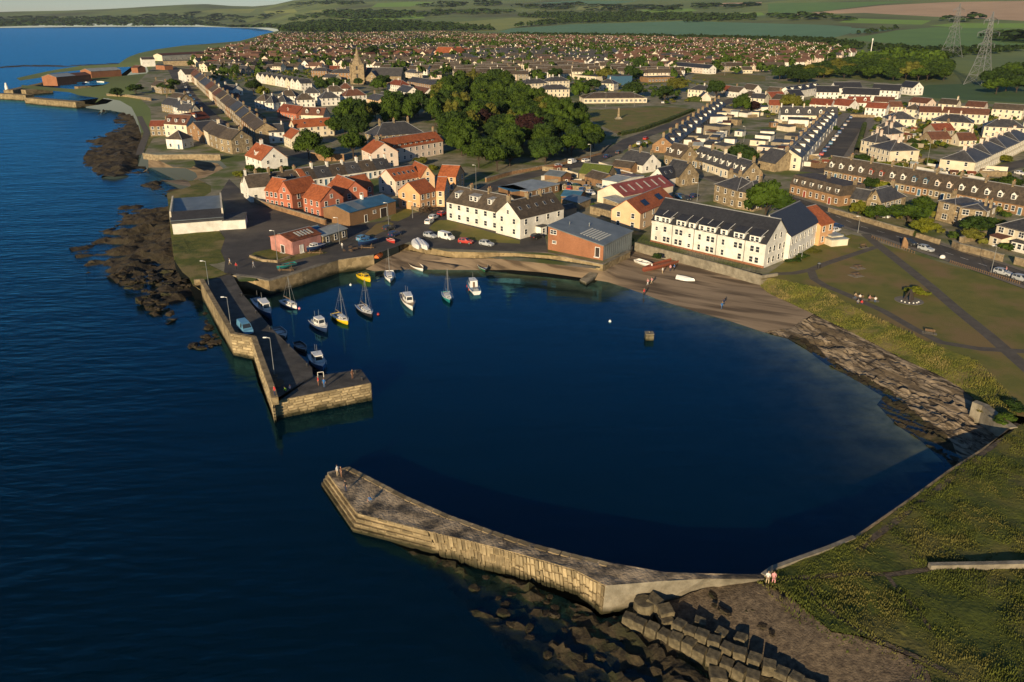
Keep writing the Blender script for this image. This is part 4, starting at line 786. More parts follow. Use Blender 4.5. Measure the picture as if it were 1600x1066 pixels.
def strips(root, fr, he, rise, D, n, x0, x1, y0, y1, w, name='roof_light', m='sky', zf=None):
    o = Vector(root.location)
    for j in range(n):
        x = fr.L * (x0 + (x1 - x0) * (j / (n - 1) if n > 1 else 0)); z = zf or (lambda x, y: he + rise * (1 - abs(y / D - .5) * 2)); mb = MB(); q = [(x, y0 * D), (x + w, y0 * D), (x + w, y1 * D), (x, y1 * D)]
        mb.hexa([fr.pt(a, b, z(a, b) + .15, o) for a, b in q], [fr.pt(a, b, z(a, b) + .2, o) for a, b in q]); mb.build(name, M[m], root)
r_ = house('net_shed', 'derelict pink shed with rusty roof beside the boat on trailer', 'shed', [((456, 377.5), (501, 365), 8.5, 3.6, 1.2, 'pink', 'rust', D_(nb=0, st=0, gw=False))]); f_ = frame((456, 377.5), (501, 365), 3.6, 8.5)
strips(r_, f_, 3.6, 1.2, 8.5, 5, .35, .8, .12, .4, .55); strips(r_, f_, 3.6, 1.2, 8.5, 1, .1, .1, .6, .8, 1.2); put('door', door_mesh('trim', 1.0, 2.), r_, f_.pt(f_.L * .3, 0, 0, Vector(r_.location)), math.atan2(f_.u.y, f_.u.x))
f2_ = f_.turned().turned().turned(); put('graffiti_door', door_mesh('doord', 1.3, 2.), r_, f2_.pt(f2_.L * .55, 0, 0, Vector(r_.location)), math.atan2(f2_.u.y, f2_.u.x))
house('store_shed', 'low stone store with blue and grey roof behind the pink shed', 'shed', [((505, 369.5), (542, 357), 6.5, 2.8, .9, 'stone', 'palemetal', D_(nb=3, st=1, gw=False)), ((490, 363.5), (505, 360), 5, 2.9, .9, 'stone', 'bluemetal', D_(nb=0, st=0, gw=False))])
r_ = house('warehouse', 'flat grey-roofed white warehouse standing on the rocky shore', 'warehouse', [((268, 346), (348, 340), 25, 3.6, 1.2, 'white', 'greymetal', D_(rt='monof', nb=0, st=0, gw=False)), ((348, 345.5), (383, 343.5), 9, 2.6, .5, 'white', 'flatroof', D_(rt='flat', nb=0, st=0))])
f_ = frame((268, 346), (348, 340), 3.6, 25); o_ = Vector(r_.location); mb = MB()
mb.hexa([f_.pt(-.3, -.35, 2.9, o_), f_.pt(f_.L + .3, -.35, 2.9, o_), f_.pt(f_.L + .3, 3.0, 4.2, o_), f_.pt(-.3, 3.0, 4.2, o_)], [f_.pt(-.3, -.3, 3.4, o_), f_.pt(f_.L + .3, -.3, 3.4, o_), f_.pt(f_.L + .3, 3.2, 5.6, o_), f_.pt(-.3, 3.2, 5.6, o_)]); mb.build('roof_fascia', M['slateb'], r_)
for k in range(2):
    mb = MB(); x0, x1 = ((-.35, 0.1), (f_.L - .1, f_.L + .35))[k]; mb.hexa([f_.pt(x0, 0, 3.4, o_), f_.pt(x1, 0, 3.4, o_), f_.pt(x1, 25, 4.6, o_), f_.pt(x0, 25, 4.6, o_)], [f_.pt(x0, 3, 5.7, o_), f_.pt(x1, 3, 5.7, o_), f_.pt(x1, 25.3, 5.7, o_), f_.pt(x0, 25.3, 5.7, o_)]); mb.build('parapet', M['cream'], r_)
terrace('cottage', 'cottage from the left in the low white row behind the red flats', 1, (389, 293.5), (470, 282), 4, 7, 2.9, 3.2, ['white'], ['slatebr'], nb=3, doors=1, chim=[.95], sky=1, group='low white cottage rows', cm='stone')
house('cottage', 'tall white gable end facing the car park at the end of the cottages', 'house', [((378.5, 285), (389, 293.5), 7.5, 4.8, 3.2, 'white', 'slatebr', D_(rt='x', nb=1, st=1, chim=[.02], cm='white'))])
terrace('cottage', 'cottage from the orange-roofed end of the far white row', 1, (472, 281.5), (611, 262), 6, 7, 3.0, 3.2, ['white'], ['slatebr', 'slatebr', 'slate'], nb=3, doors=1, chim=[.97], group='low white cottage rows', dmat='door', sky=1)
house('cottage', 'small orange-roofed cottage breaking the dark roofs of the white row', 'house', [((473, 281.2), (499, 276.5), 7.4, 3.1, 3.3, 'white', 'pantile', D_(nb=3, doors=1, dmat='door'))])
r_ = house('harbour_house', 'large L-shaped white harbour house with brown slate roof and tall chimneys', 'house', [((697.5, 314), (780, 332), 9.5, 5.6, 3.7, 'white', 'slatebr', D_(nb=6, st=2, chim=[.28, .62], cm='stone', ww=1.1, sky=0)), ((813, 342.5), (881, 325.5), 9.5, 5.6, 3.9, 'white', 'slatebr', D_(nb=4, st=2, chim=[.02, .42, .72], cm='stone', sky=5, doors=1))])
f_ = frame((697.5, 314), (780, 332), 5.6, 9.5); o_ = Vector(r_.location); an_ = math.atan2(f_.u.y, f_.u.x)
for x, kd in ((.14, 'flat'), (.42, 'flat'), (.5, 'flat'), (.76, 'flat')):
    d_ = put('dormer', dorm_mesh('trim', 'lead', 1.5, 'flat'), r_, f_.pt(f_.L * x, 1.5, 6.75, o_), an_); put('window', win_mesh(.95, 1.15), d_, (0, -.03, .2))
f_ = frame((813, 342.5), (881, 325.5), 5.6, 9.5); mb = MB(); mb.box(-1.2, 1.2, -1.8, 0, 0, 2.5); mb.box(-1.4, 1.4, -2, 0, 2.5, 2.75, 1); po = mb.build('porch', [M['trim'], M['slate']], r_, f_.pt(f_.L * .42, 0, 0, Vector(r_.location)), math.atan2(f_.u.y, f_.u.x)); put('window', win_mesh(.9, 1.2), po, (0, -1.8, .8))
# brick boathouse with one-way roof
A_ = PG(856, 390); B_ = PG(942, 407.5); f_ = Frame(A_.xy, B_.xy, A_.z, 14.5); c_ = f_.a + f_.u * f_.L / 2 + f_.v * 7; HS.append((c_.x, c_.y, 13))
r_ = thing('boathouse', 'orange brick boathouse with sloping grey metal roof above the beach', 'boathouse', (c_.x, c_.y, A_.z)); o_ = Vector(r_.location); p_ = lambda x, y, z: f_.pt(x, y, z, o_); L_ = f_.L
hz_ = lambda x, y: 6.2 - 2.5 * x / L_ + .7 * (y / 14.5)
mb = MB(); mb.poly([p_(0, 0, -.5), p_(L_, 0, -.5), p_(L_, 0, hz_(L_, 0)), p_(0, 0, hz_(0, 0))]); mb.poly([p_(0, 14.5, -.5), p_(0, 0, -.5), p_(0, 0, hz_(0, 0)), p_(0, 14.5, hz_(0, 14.5))]); mb.poly([p_(L_, 14.5, -.5), p_(0, 14.5, -.5), p_(0, 14.5, hz_(0, 14.5)), p_(L_, 14.5, hz_(L_, 14.5))]); mb.build('wall', M['brick'], r_)
mb = MB(); mb.poly([p_(L_, 0, -.5), p_(L_, 14.5, -.5), p_(L_, 14.5, hz_(L_, 14.5)), p_(L_, 0, hz_(L_, 0))]); mb.build('metal_wall', M['greymetal'], r_)
for j in range(14):
    y = .5 + j; mb = MB(); mb.hexa([p_(L_, y, 0), p_(L_ + .06, y, 0), p_(L_ + .06, y + .12, 0), p_(L_, y + .12, 0)], [p_(L_, y, hz_(L_, y)), p_(L_ + .06, y, hz_(L_, y)), p_(L_ + .06, y + .12, hz_(L_, y)), p_(L_, y + .12, hz_(L_, y))]); mb.build('cladding_rib', M['greymetal'], r_)
mb = MB(); q = [(-.25, -.25), (L_ + .25, -.25), (L_ + .25, 14.7), (-.25, 14.7)]; mb.hexa([p_(a, b, hz_(a, b)) for a, b in q], [p_(a, b, hz_(a, b) + .25) for a, b in q]); mb.build('roof', M['greymetal'], r_)
strips(r_, f_, 0, 0, 14.5, 7, .52, .84, .12, .52, .45, zf=lambda x, y: hz_(x, y) + .11)
an_ = math.atan2(f_.u.y, f_.u.x); put('door', door_mesh('doord', 1.2, 2.4), r_, p_(L_ * .9, 0, .6), an_); put('window', win_mesh(1.8, 1.0), r_, p_(L_ * .1, 0, 4.4), an_); put('window', win_mesh(1.1, .6), r_, p_(L_ * .12, 0, 2.0), an_)
mb = MB(); mb.tube(p_(L_ * .45, 8, hz_(L_ * .45, 8)), p_(L_ * .45, 8, hz_(L_ * .45, 8) + 1.2), .1); mb.tube(p_(L_ * .2, 5, hz_(L_ * .2, 5)), p_(L_ * .2, 5, hz_(L_ * .2, 5) + 1), .08); mb.build('vent_pipe', M['galv'], r_)
house('gable_house', 'peach gabled house with orange roof and two dark solar panels', 'house', [((1000.6, 334), (1052, 310), 9, 5., 3.2, 'peach', 'pantile', D_(nb=4, solar=2, doors=1))])
r_ = house('red_roof_shed', 'long shed with faded red sheet roof and pale roof lights', 'shed', [((975, 307), (1052, 289), 11, 3.6, 2.8, 'cream', 'redmetal', D_(nb=0, st=0, gw=False))]); f_ = frame((975, 307), (1052, 289), 3.6, 11); strips(r_, f_, 3.6, 2.8, 11, 6, .1, .88, .12, .38, .6)
house('workshop', 'grey lean-to between the red-roofed shed and the solar panel house', 'shed', [((966, 318), (1036, 301), 6, 2.8, .8, 'stone', 'palemetal', D_(rt='monof', nb=0, st=0))])
# the long white flats
FA, FB = (1019, 342.4), (1197, 381.2)
r_ = house('white_flats', 'long white three-storey flats with dark slate roof behind the sea wall', 'flats', [(FA, FB, 11, 6.1, 5.0, 'white', 'slateb', D_(nb=0, st=0, gw=False)), ((1236, 369), (1281, 344), 12, 6.4, 4.4, 'white', 'slateb', D_(nb=7, st=2, gw=False, ww=.9))])
f_ = frame(FA, FB, 6.1, 11); o_ = Vector(r_.location); an_ = math.atan2(f_.u.y, f_.u.x); p_ = lambda x, y, z: f_.pt(x, y, z, o_)
for s in (.05, .13, .165, .24, .28, .36, .45, .525, .565, .655, .76, .80, .895, .94):
    for z in (.95, 3.6):
        if R.random() < .93: put('window', win_mesh(.95 if s not in (.05, .36, .45, .655) else .75, 1.35 if s not in (.05, .36) else .9), r_, p_(f_.L * s, 0, z), an_)
for s in (.055, .13, .275, .375, .465, .54, .655, .78, .91):
    w = 2.9 if s in (.13, .275, .54, .78, .91) else 2.0; mb = MB(); mb.box(-w / 2, w / 2, 0, 3.4, 0, 1.75); mb.hexa([(-w / 2 - .2, -.3, 1.75), (w / 2 + .2, -.3, 1.75), (w / 2 + .2, 4.6, 3.3), (-w / 2 - .2, 4.6, 3.3)], [(-w / 2 - .2, -.3, 1.92), (w / 2 + .2, -.3, 1.92), (w / 2 + .2, 4.6, 3.5), (-w / 2 - .2, 4.6, 3.5)], 1); mb.box(w / 2 + .2, w / 2 + .34, -.3, 4.4, 1.6, 1.75, 0)
    mb.poly([(w / 2 + .21, -.3, 1.9), (w / 2 + .34, -.3, 1.9), (w / 2 + .34, 4.6, 3.62), (w / 2 + .21, 4.6, 3.62)], 0)
    d_ = mb.build('dormer', [M['trim'], M['slateb']], r_, p_(f_.L * s, -.04, 5.75), an_)
    for k in ((-.65, .65) if w > 2.5 else (0,)): put('window', win_mesh(.85, 1.1), d_, (k, -.03, .35))
g_ = f_.turned(); ag = math.atan2(g_.u.y, g_.u.x)
for x in (.2, .38, .62, .8):
    for z in (.95, 3.6): put('window', win_mesh(.9, 1.35), r_, g_.pt(g_.L * x, 0, z, o_), ag)
for x in (.38, .62): put('window', win_mesh(.8, 1.2), r_, g_.pt(g_.L * x, 0, 6.6, o_), ag)
mb = MB(); mb.hexa([p_(-.1, -.12, -.6), p_(f_.L + .1, -.12, -.6), p_(f_.L + .1, .05, -.6), p_(-.1, .05, -.6)], [p_(-.1, -.12, .55), p_(f_.L + .1, -.12, .55), p_(f_.L + .1, .05, .55), p_(-.1, .05, .55)]); mb.build('plinth', M['brick'], r_)
for s in (.2, .4, .6, .835): mb = MB(); mb.tube(p_(f_.L * s, -.08, .5), p_(f_.L * s, -.08, 6), .07, n=5); mb.build('downpipe', M['blackm'], r_)
rl = thing('railing', 'black iron railing on the sea wall below the white flats', 'railing', (*W2([(1100, 404)], 4.1)[0], 4.1)); pts = [Vector((*v, 0)) - Vector((*rl.location.xy, 0)) for v in W2([(996, 378), (1030, 387), (1075, 398), (1130, 411.5), (1188, 427.5)], 4.15)]
mb = MB()
for a, b in zip(pts, pts[1:]):
    for z in (.25, 1.05): mb.tube(a + Vector((0, 0, z)), b + Vector((0, 0, z)), .035, n=4)
mb.build('rail', M['blackm'], rl); pm = cached(('rp',), lambda: post_mesh('post', .035, 1.1, 'blackm'))
for a, b in zip(pts, pts[1:]):
    n = int((b - a).length / 1.2)
    for j in range(n): put('post', pm, rl, a.lerp(b, j / n))
house('end_house', 'orange rendered end block with red roof beside the white flats', 'house', [((1283, 353), (1303, 347), 12, 5.4, 3.6, 'orange', 'pantile', D_(nb=2, solar=0))])
house('bin_store', 'square walled bin store with green lid roof by the park', 'shed', [((1283, 369), (1300, 376), 5, 1.7, .5, 'cream', 'palemetal', D_(rt='flat', nb=0, st=0)), ((1288, 365.5), (1300, 370), 3.6, 2.2, .3, 'cream', 'palemetal', D_(rt='flat', nb=0, st=0))])
# ------------------------------------------------------------------ yards and sheds behind the harbour
house('stone_hut', 'stone hut with brown roof in the boatyard', 'shed', [((914, 275), (939, 282), 6.5, 2.6, 1.8, 'brown', 'slatebr', D_(nb=0, st=0, gw=False))])
r_ = house('workshop', 'white walled workshop with striped metal roof in the boatyard', 'shed', [((941, 281), (964, 285), 16, 3.2, .6, 'white', 'palemetal', D_(nb=0, st=0, gw=False))]); f_ = frame((941, 281), (964, 285), 3.2, 16); strips(r_, f_, 3.2, .6, 16, 3, .1, .75, .55, .95, .8, 'roof_stripe', 'rust')
house('brick_hut', 'small brick hut with grey roof by the road below the wood', 'shed', [((851, 273), (876, 276.5), 7, 2.6, 1.2, 'brickbrown', 'greymetal', D_(nb=0, st=0, gw=False))])
house('low_workshop', 'long low brown workshop with pale flat roof behind the harbour house', 'shed', [((824, 300.5), (874, 287.5), 12, 2.7, .5, 'brickbrown', 'palemetal', D_(rt='flat', nb=5, st=1)), ((800, 300), (824, 297), 9, 2.7, .4, 'brickbrown', 'bluemetal', D_(rt='flat', nb=0, st=0))])
house('blue_roof_shed', 'little shed with blue sheet roof in the boatyard', 'shed', [((877, 306), (905, 308.5), 7, 2.3, 1.2, 'brickbrown', 'bluemetal', D_(nb=0, st=0, gw=False))])
house('yard_shed', 'grey-roofed stone shed at the boatyard edge', 'shed', [((905, 318), (923, 310.5), 6, 2.3, .7, 'stone', 'greymetal', D_(rt='monof', nb=0, st=0))])
house('yard_shed', 'pale wooden shed behind the harbour house gable', 'shed', [((883, 328), (901, 324), 4, 2.2, .8, 'roughcast', 'flatroof', D_(nb=0, st=0, gw=False))])
house('yard_shed', 'long dark shed beside the boathouse and the peach house', 'shed', [((922, 322), (962, 332), 5, 2.4, .5, 'stone', 'flatroof', D_(rt='flat', nb=0, st=0))])
house('green_roof_hut', 'hut under a bright mossy green roof in the boatyard', 'shed', [((905, 270), (948, 275), 8, 2.2, 3., 'stone', 'moss', D_(nb=0, st=0, gw=False))])
house('gable_house', 'white gabled house with long slate roof by the road junction', 'house', [((968, 250.5), (1004, 258.5), 9.5, 3., 3.8, 'white', 'slate', D_(nb=3, chim=[.03, .5, .97], cm='stone')), ((955, 259), (985, 263), 6, 2.2, 1.8, 'brown', 'slatebr', D_(nb=0, st=0, gw=False))])
house('dormer_house', 'stone house with two white dormers and bare gable at the junction', 'house', [((1038, 241), (1063, 247), 9, 4.2, 4.2, 'stone', 'slatebr', D_(nb=3, dorm=2, chim=[.98], st=1))])
house('gable_house', 'stone gable house with big chimney beside the red-roofed shed', 'house', [((1060, 277), (1092, 272), 8, 3.6, 4.6, 'stone', 'slate', D_(rt='x', nb=2, st=1, chim=[.05])), ((1040, 281), (1060, 276), 7, 3.4, 3.4, 'white', 'slateb', D_(nb=0, st=0, sky=2))])
terrace('terraced_house', 'house from the left in the short terrace with white dormers', 1, (1079, 246), (1160, 273), 4, 8.5, 3.2, 4.2, ['stone', 'cream'], ['slate'], nb=3, doors=1, dorm=2, chim=[.97], group='short terrace with white dormers')
house('stone_villa', 'two-storey stone villa with slate hip roof left of the big green tree', 'house', [((1117, 287), (1152, 298), 10, 5.8, 3., 'stone', 'slate', D_(rt='hip', nb=3, chim=[.1, .5], dorm=0)), ((1151, 298), (1180, 303), 9, 5.6, 3., 'stone', 'slate', D_(rt='hip', nb=2, chim=[.8]))])
house('mansard_house', 'stone terrace with steep mansard roof, six white dormers and red doors', 'house', [((1235, 287), (1312.5, 307), 11, 3.3, 3.1, 'brown', 'slatebr', D_(rt='mansard', nb=8, st=1, dorm=6, dk='flat', doors=2, dmat='doorr', chim=[(.45, .6), (.98, .55)], dz=.3))])
house('stone_cottage', 'stone cottage with white-edged front gable beside the mansard terrace', 'house', [((1355, 312), (1377, 316), 11, 3., 3.4, 'stone', 'slate', D_(rt='x', nb=1, st=1, chim=[.9], ww=1.6)), ((1329, 309), (1352, 313), 6, 2.8, 2.6, 'stone', 'slate', D_(nb=2, st=1)), ((1378, 315), (1416, 306), 9, 2.9, 3.2, 'stone', 'slate', D_(rt='hip', nb=2, st=1))])
house('stone_villa', 'square grey stone villa with low roof behind the garden bushes', 'house', [((1467, 313), (1493, 319.5), 10, 5.8, 1.0, 'stone', 'slate', D_(rt='hip', nb=1, ww=1.6, chim=[.1])), ((1500, 324), (1541, 330), 10, 5.6, 1.0, 'stone', 'slate', D_(rt='hip', nb=2, ww=1.6, chim=[.75, .98])), ((1490, 318.5), (1504, 323), 7, 5.6, .8, 'stone', 'slate', D_(rt='flat', nb=1))])
house('modern_house', 'pale modern house with brown porch at the right edge', 'house', [((1558, 351), (1622, 368), 9, 5., 2.6, 'cream', 'slate', D_(rt='hip', nb=4, ww=1.4)), ((1547, 368), (1565, 374), 4, 2.4, .8, 'cream', 'tilebr', D_(rt='monof', nb=1, st=1)), ((1581, 377), (1625, 388), 4, 2.4, .6, 'white', 'slate', D_(rt='monof', nb=5, st=1))])
terrace('terraced_house', 'house from the left in the long brown-roofed dormer terrace', 1, (1288, 264.5), (1612, 323), 9, 8.5, 3.1, 4.4, ['brown', 'stone'], ['slatebr'], nb=4, st=1, doors=1, dorm=2, dm=['trim', 'trim', 'doorr', 'trim', 'door', 'pinkcream', 'trim'], chim=[.98], group='long brown-roofed dormer terrace')
# ------------------------------------------------------------------ streets on the right
for i, (a, b, D, lab) in enumerate([((1358, 227.5), (1391, 236.3), 13, 'nearest cream hip-roofed villa above the dormer terrace'), ((1346, 218.6), (1368, 223), 10, 'cream hip-roofed villa just behind the nearest one'), ((1362, 206), (1388, 210), 10, 'second cream hip-roofed villa along the parked street'), ((1370, 197), (1394, 200), 10, 'third cream hip-roofed villa along the parked street'),
    ((1389, 186), (1432, 186.5), 11, 'far cream hip-roofed villa with tan upper panel'), ((1456, 189), (1521, 192.6), 12, 'wide cream hip-roofed villa facing the back gardens'), ((1538, 197.5), (1602, 200.5), 11, 'cream hip-roofed villa at the right edge of the back gardens')]):
    house('hip_villa', lab, 'house', [(a, b, D, 5.2, 3.2, 'cream' if i != 2 else 'pinkcream', 'slate', D_(rt='hip', chim=[.35, .65], cm='pinkcream'))], group='cream hip-roofed villas')
terrace('hip_villa', 'cream hip-roofed block from the near end of the stepped right-hand row', 1, (1524, 254.5), (1612, 213), 4, 12, 5.2, 3.2, ['cream'], ['slate'], rt='hip', chim=[.3, .7], cm='pinkcream', group='cream hip-roofed villas')
for i, (a, b, r, w, lab) in enumerate([((1352, 168), (1384, 170), 'tilered', 'white', 'white house with red-brown roof and lower lean-to by the new estate'), ((1366, 159), (1397, 160), 'tilebr', 'cream', 'brown-roofed house directly behind the white red-roofed one'), ((1392, 167), (1411, 167), 'tilebr', 'cream', 'small dark gable house next to the white red-roofed one'), ((1411, 170), (1436, 172), 'slatebr', 'cream', 'hip-roofed cream house left of the conservatory house'),
    ((1437, 175), (1471, 176), 'tilebr', 'cream', 'brown-roofed house with white conservatory'), ((1472, 176), (1505, 178), 'tilebr', 'cream', 'brown-roofed house right of the conservatory house'), ((1507, 178), (1544, 180), 'tilebr', 'cream', 'brown-roofed house with pale gable near the dark field'), ((1420, 159), (1448, 162), 'tilebr', 'pinkcream', 'pinkish house at the left end of the field edge'),
    ((1466, 162), (1494, 164), 'slatebr', 'cream', 'grey-brown house with tall cream chimney at the field edge'), ((1508, 166), (1537, 168), 'tilebr', 'pinkcream', 'brown-roofed house backing on the dark field'), ((1550, 170), (1598, 173), 'slatebr', 'cream', 'wide dark-roofed house at the right end of the field edge'), ((1600, 190), (1640, 192), 'tilebr', 'cream', 'brown-roofed house cut by the right edge of view')]):
    house('estate_house', lab, 'house', [(a, b, 8.5, 5.0, 2.6, w, r, D_(rt='hip' if i == 3 else 'g', chim=[.9] if i == 8 else None))], group='estate houses at the field edge')
house('new_house', 'white new-build house with gable and dark roof left of the big tree', 'house', [((1221, 147), (1236, 150), 9, 5.2, 3.2, 'white', 'slateb', D_(rt='x'))], 'white new-build houses')
terrace('new_house', 'white new-build house from the left in the dormered dark-roofed row', 1, (1236, 144), (1283, 136), 4, 9, 5.2, 2.8, ['white'], ['slateb'], nb=2, dorm=1, dm='trim', group='white new-build houses')
for a, b, lab in [((1276, 144), (1311, 144.5), 'white new-build house with chestnut panel in front of the dormered row'), ((1306, 138), (1347, 137.5), 'white new-build house farthest back by the wood'), ((1316, 147), (1373, 149), 'long white new-build block above the red roofs'), ((1362, 140.5), (1405, 142.5), 'white new-build house with brown lower wall by the field'), ((1405, 135), (1426, 137.5), 'white new-build gable nearest the dark field')]:
    house('new_house', lab, 'house', [(a, b, 9.5, 5.2, 3.6, 'white', 'slateb', D_())], 'white new-build houses')
for a, b, lab in [((1265, 163), (1298, 165), 'red-roofed bungalow with white front gable'), ((1299, 163), (1326, 166), 'red-roofed bungalow between the gabled one and the dormered one'), ((1327, 160.5), (1360, 161), 'white bungalow with red roof and two dormers')]:
    house('bungalow', lab, 'house', [(a, b, 10, 3., 3.2, 'white', 'tilered', D_(dorm=2 if 'dormers' in lab else 0))], 'red-roofed bungalows')
terrace('terraced_house', 'house from the left in the slate row closing the parked street', 1, (1220, 179.5), (1309, 181), 5, 9, 3.4, 4.0, ['cream', 'white'], ['slate'], nb=2, dorm=1, chim=[.02], group='slate row closing the parked street')
terrace('terraced_house', 'white bay house from the near end along the parked street', 1, (1252, 247), (1309, 181.5), 10, 9, 5., 2.6, ['white', 'cream'], ['slate'], nb=1, chim=[(.5, .75)], cm='stone', group='white bay houses along the parked street', dorm=1)
house('gable_house', 'bare stone gable closing the white bay house row', 'house', [((1211, 256), (1246, 252), 9, 3.2, 4.2, 'stone', 'slate', D_(rt='x', nb=0, st=0, gw=False, chim=[.02]))])
terrace('terraced_house', 'house from the near end of the stone row beside the village green', 1, (1052, 228), (1134, 164), 11, 9, 3.3, 3.4, ['stone', 'brown'], ['slate', 'slateb'], nb=2, st=1, chim=[.03, .97], group='stone row beside the village green', dorm=1)
EXT = 'flat-roofed back extensions between the terraces'; k = 0
for (a, b, D, he, w) in [((1061, 198), (1096, 200), 7, 3.4, 'white'), ((1070, 212), (1096, 213), 8, 2.8, 'roughcast'), ((1107, 183), (1137, 182), 8, 3.4, 'white'), ((1110, 176), (1136, 176), 7, 3., 'cream'), ((1100, 196), (1124, 199), 9, 4.6, 'roughcast'), ((1060, 218), (1082, 219), 6, 2.4, 'white'), ((1098, 224), (1110, 225), 5, 2.3, 'brown'), ((1113, 225), (1132, 229), 6, 2.6, 'roughcast'), ((1132, 217), (1148, 218), 6, 2.4, 'white'), ((1126, 169), (1160, 172), 9, 3., 'roughcast'),
    ((1188, 205), (1210, 206), 6, 2.6, 'white'), ((1180, 211), (1204, 213), 6, 2.5, 'white'), ((1172, 219), (1196, 221), 5, 2.4, 'cream'), ((1205, 222), (1232, 224), 8, 2.8, 'roughcast'), ((1208, 231), (1236, 233), 7, 2.8, 'cream'), ((1183, 229), (1205, 231), 5, 2.3, 'pinkcream'), ((1187, 240), (1216, 242), 7, 3., 'roughcast'), ((1185, 249), (1212, 252), 7, 2.6, 'stone'), ((1226, 212), (1252, 214), 8, 3., 'roughcast'), ((1232, 187), (1264, 188), 9, 3.6, 'white'), ((1214, 196), (1232, 199), 5, 2.4, 'cream'), ((1205, 192), (1216, 192), 4, 2.4, 'brown'), ((1180, 168), (1206, 167), 6, 2.6, 'white'), ((1165, 175), (1186, 176), 6, 2.5, 'cream'), ((1148, 205), (1160, 206), 5, 2.4, 'white'), ((1240, 222), (1256, 223), 5, 3., 'white')]:
    house('back_extension', '%s flat-roofed extension %s' % ({'white': 'white', 'roughcast': 'grey', 'cream': 'cream', 'brown': 'brown', 'pinkcream': 'pinkish', 'stone': 'stone'}[w], ('behind the stone village green row, ' + ('near half' if a[1] > 200 else 'far half')) if a[0] < 1162 else ('behind the white bay house row, ' + ('near half' if a[1] > 218 else 'far half'))), 'extension', [(a, b, D, he, .3, w, R.choice(['flatroof', 'slate', 'flatroof']), D_(rt=R.choice(['flat', 'monof', 'flat']), nb=1 if k % 3 == 0 else 0, st=1 if k % 3 == 0 else 0))], EXT); k += 1
for side, (p0, p1), n in (('white bay house row', ((1212, 248), (1286, 186)), 13), ('stone village green row', ((1080, 226), (1146, 170)), 11)):
    for i in range(n):
        for k2 in range(2):
            t = (i + R.uniform(-.2, .2)) / (n - 1); x = p0[0] + (p1[0] - p0[0]) * t + (-18 * k2 if 'bay' in side else 16 * k2) * (1 - .35 * t) + R.uniform(-4, 4); y = p0[1] + (p1[1] - p0[1]) * t + R.uniform(-1, 1); wd = R.uniform(11, 18) * (1 - .3 * t); w = R.choice(['white', 'white', 'roughcast', 'cream', 'brown', 'stone'])
            he = R.uniform(2.2, 3.1); A_ = PG(x, y, he)
            if any(math.hypot(A_.x - c, A_.y - d) < min(r * .5, 3.4) for c, d, r in HS): continue
            house('back_extension', '%s low extension behind the %s, %s from the near end' % ({'white': 'white', 'roughcast': 'grey', 'cream': 'cream', 'brown': 'brown', 'stone': 'stone'}[w], side, ORD[min(19, i)]), 'extension', [((x, y), (x + wd, y + R.uniform(0, 1.5)), R.uniform(3.2, 5), he, R.uniform(.3, 1.2), w, R.choice(['flatroof', 'slate', 'palemetal', 'tilebr']), D_(rt=R.choice(['flat', 'monof']), nb=0, st=0))], 'low extensions behind the terraces')
# ------------------------------------------------------------------ the left side: coast houses and the high street
house('coast_cottage', 'small white hip-roofed cottage above the cove wall', 'house', [((259, 217), (284, 218), 8.5, 4.3, 3.2, 'white', 'slatebr', D_(rt='hip', nb=2, st=1, doors=1))])
house('tall_house', 'tall cream house with brown roof and three dormers above the cove', 'house', [((256, 193), (291, 195.5), 8.5, 6.2, 4., 'cream', 'tilebr', D_(nb=3, dorm=3, dk='flat'))])
house('row_house', 'red-roofed house tucked behind the tall cream one', 'house', [((290, 190), (328, 183.5), 8, 4.5, 3.2, 'roughcast', 'tilered', D_(nb=3, chim=[.5, .97], dorm=1))])
house('stone_barn', 'brown stone building with slate roof beside the tall cream house', 'house', [((292, 199), (316, 206), 13, 5., 3.4, 'brown', 'slate', D_(rt='x', nb=2, endw=2))])
for a, b, w, lab in [((316, 201), (325.5, 207), 'cream', 'narrow pale end house of the stone street row above the cove'), ((325.5, 208), (341, 214), 'stone', 'middle stone house of the street row above the cove'), ((341, 215), (361, 219), 'stone', 'largest stone house with broad gable above the cove')]:
    house('stone_house', lab, 'house', [(a, b, 10, 6., 3.6, w, 'slatebr', D_(nb=2 if w != 'cream' else 1, chim=[.97]))])
house('orange_roof_house', 'white gabled house with orange roof at the end of the high street', 'house', [((383, 242), (408, 251), 10.5, 4.6, 4.4, 'white', 'pantile', D_(nb=3, chim=[.3], dorm=1, st=2))])
for (a, b, D, he, w, r, lab) in [((262, 154), (280, 157), 9, 5, 'stone', 'slatebr', 'stone crow-step house at the harbour end of the high street'), ((252, 162), (274, 166), 8, 4.6, 'stone', 'slate', 'low stone house below the crow-step one'), ((270, 166), (286, 171), 8, 4.6, 'white', 'slate', 'white house with tall chimneys on the seaward high street'), ((277, 172), (296, 174), 7, 4.2, 'cream', 'slate', 'slate-roofed house just behind the tall cream one'), ((236, 133), (252, 136), 8, 5, 'stone', 'slatebr', 'stone house among trees near the outer harbour')]:
    house('street_house', lab, 'house', [(a, b, D, he, 3.4, w, r, D_(chim=[.04, .96]))])
house('inn', 'white gabled inn at the far end of the high street', 'inn', [((278, 113), (290, 117), 12, 6, 3.6, 'white', 'slatebr', D_(rt='x', nb=2))])
terrace('tenement', 'tenement from the far end of the long high street row', 1, (292, 110), (398, 203), 17, 10, 6.4, 3.2, ['stone', 'brown', 'roughcast', 'cream'], ['slatebr', 'slate', 'slatebr', 'tilebr'], step=.5, chim=[.97], nb=3, group='long high street tenement row')
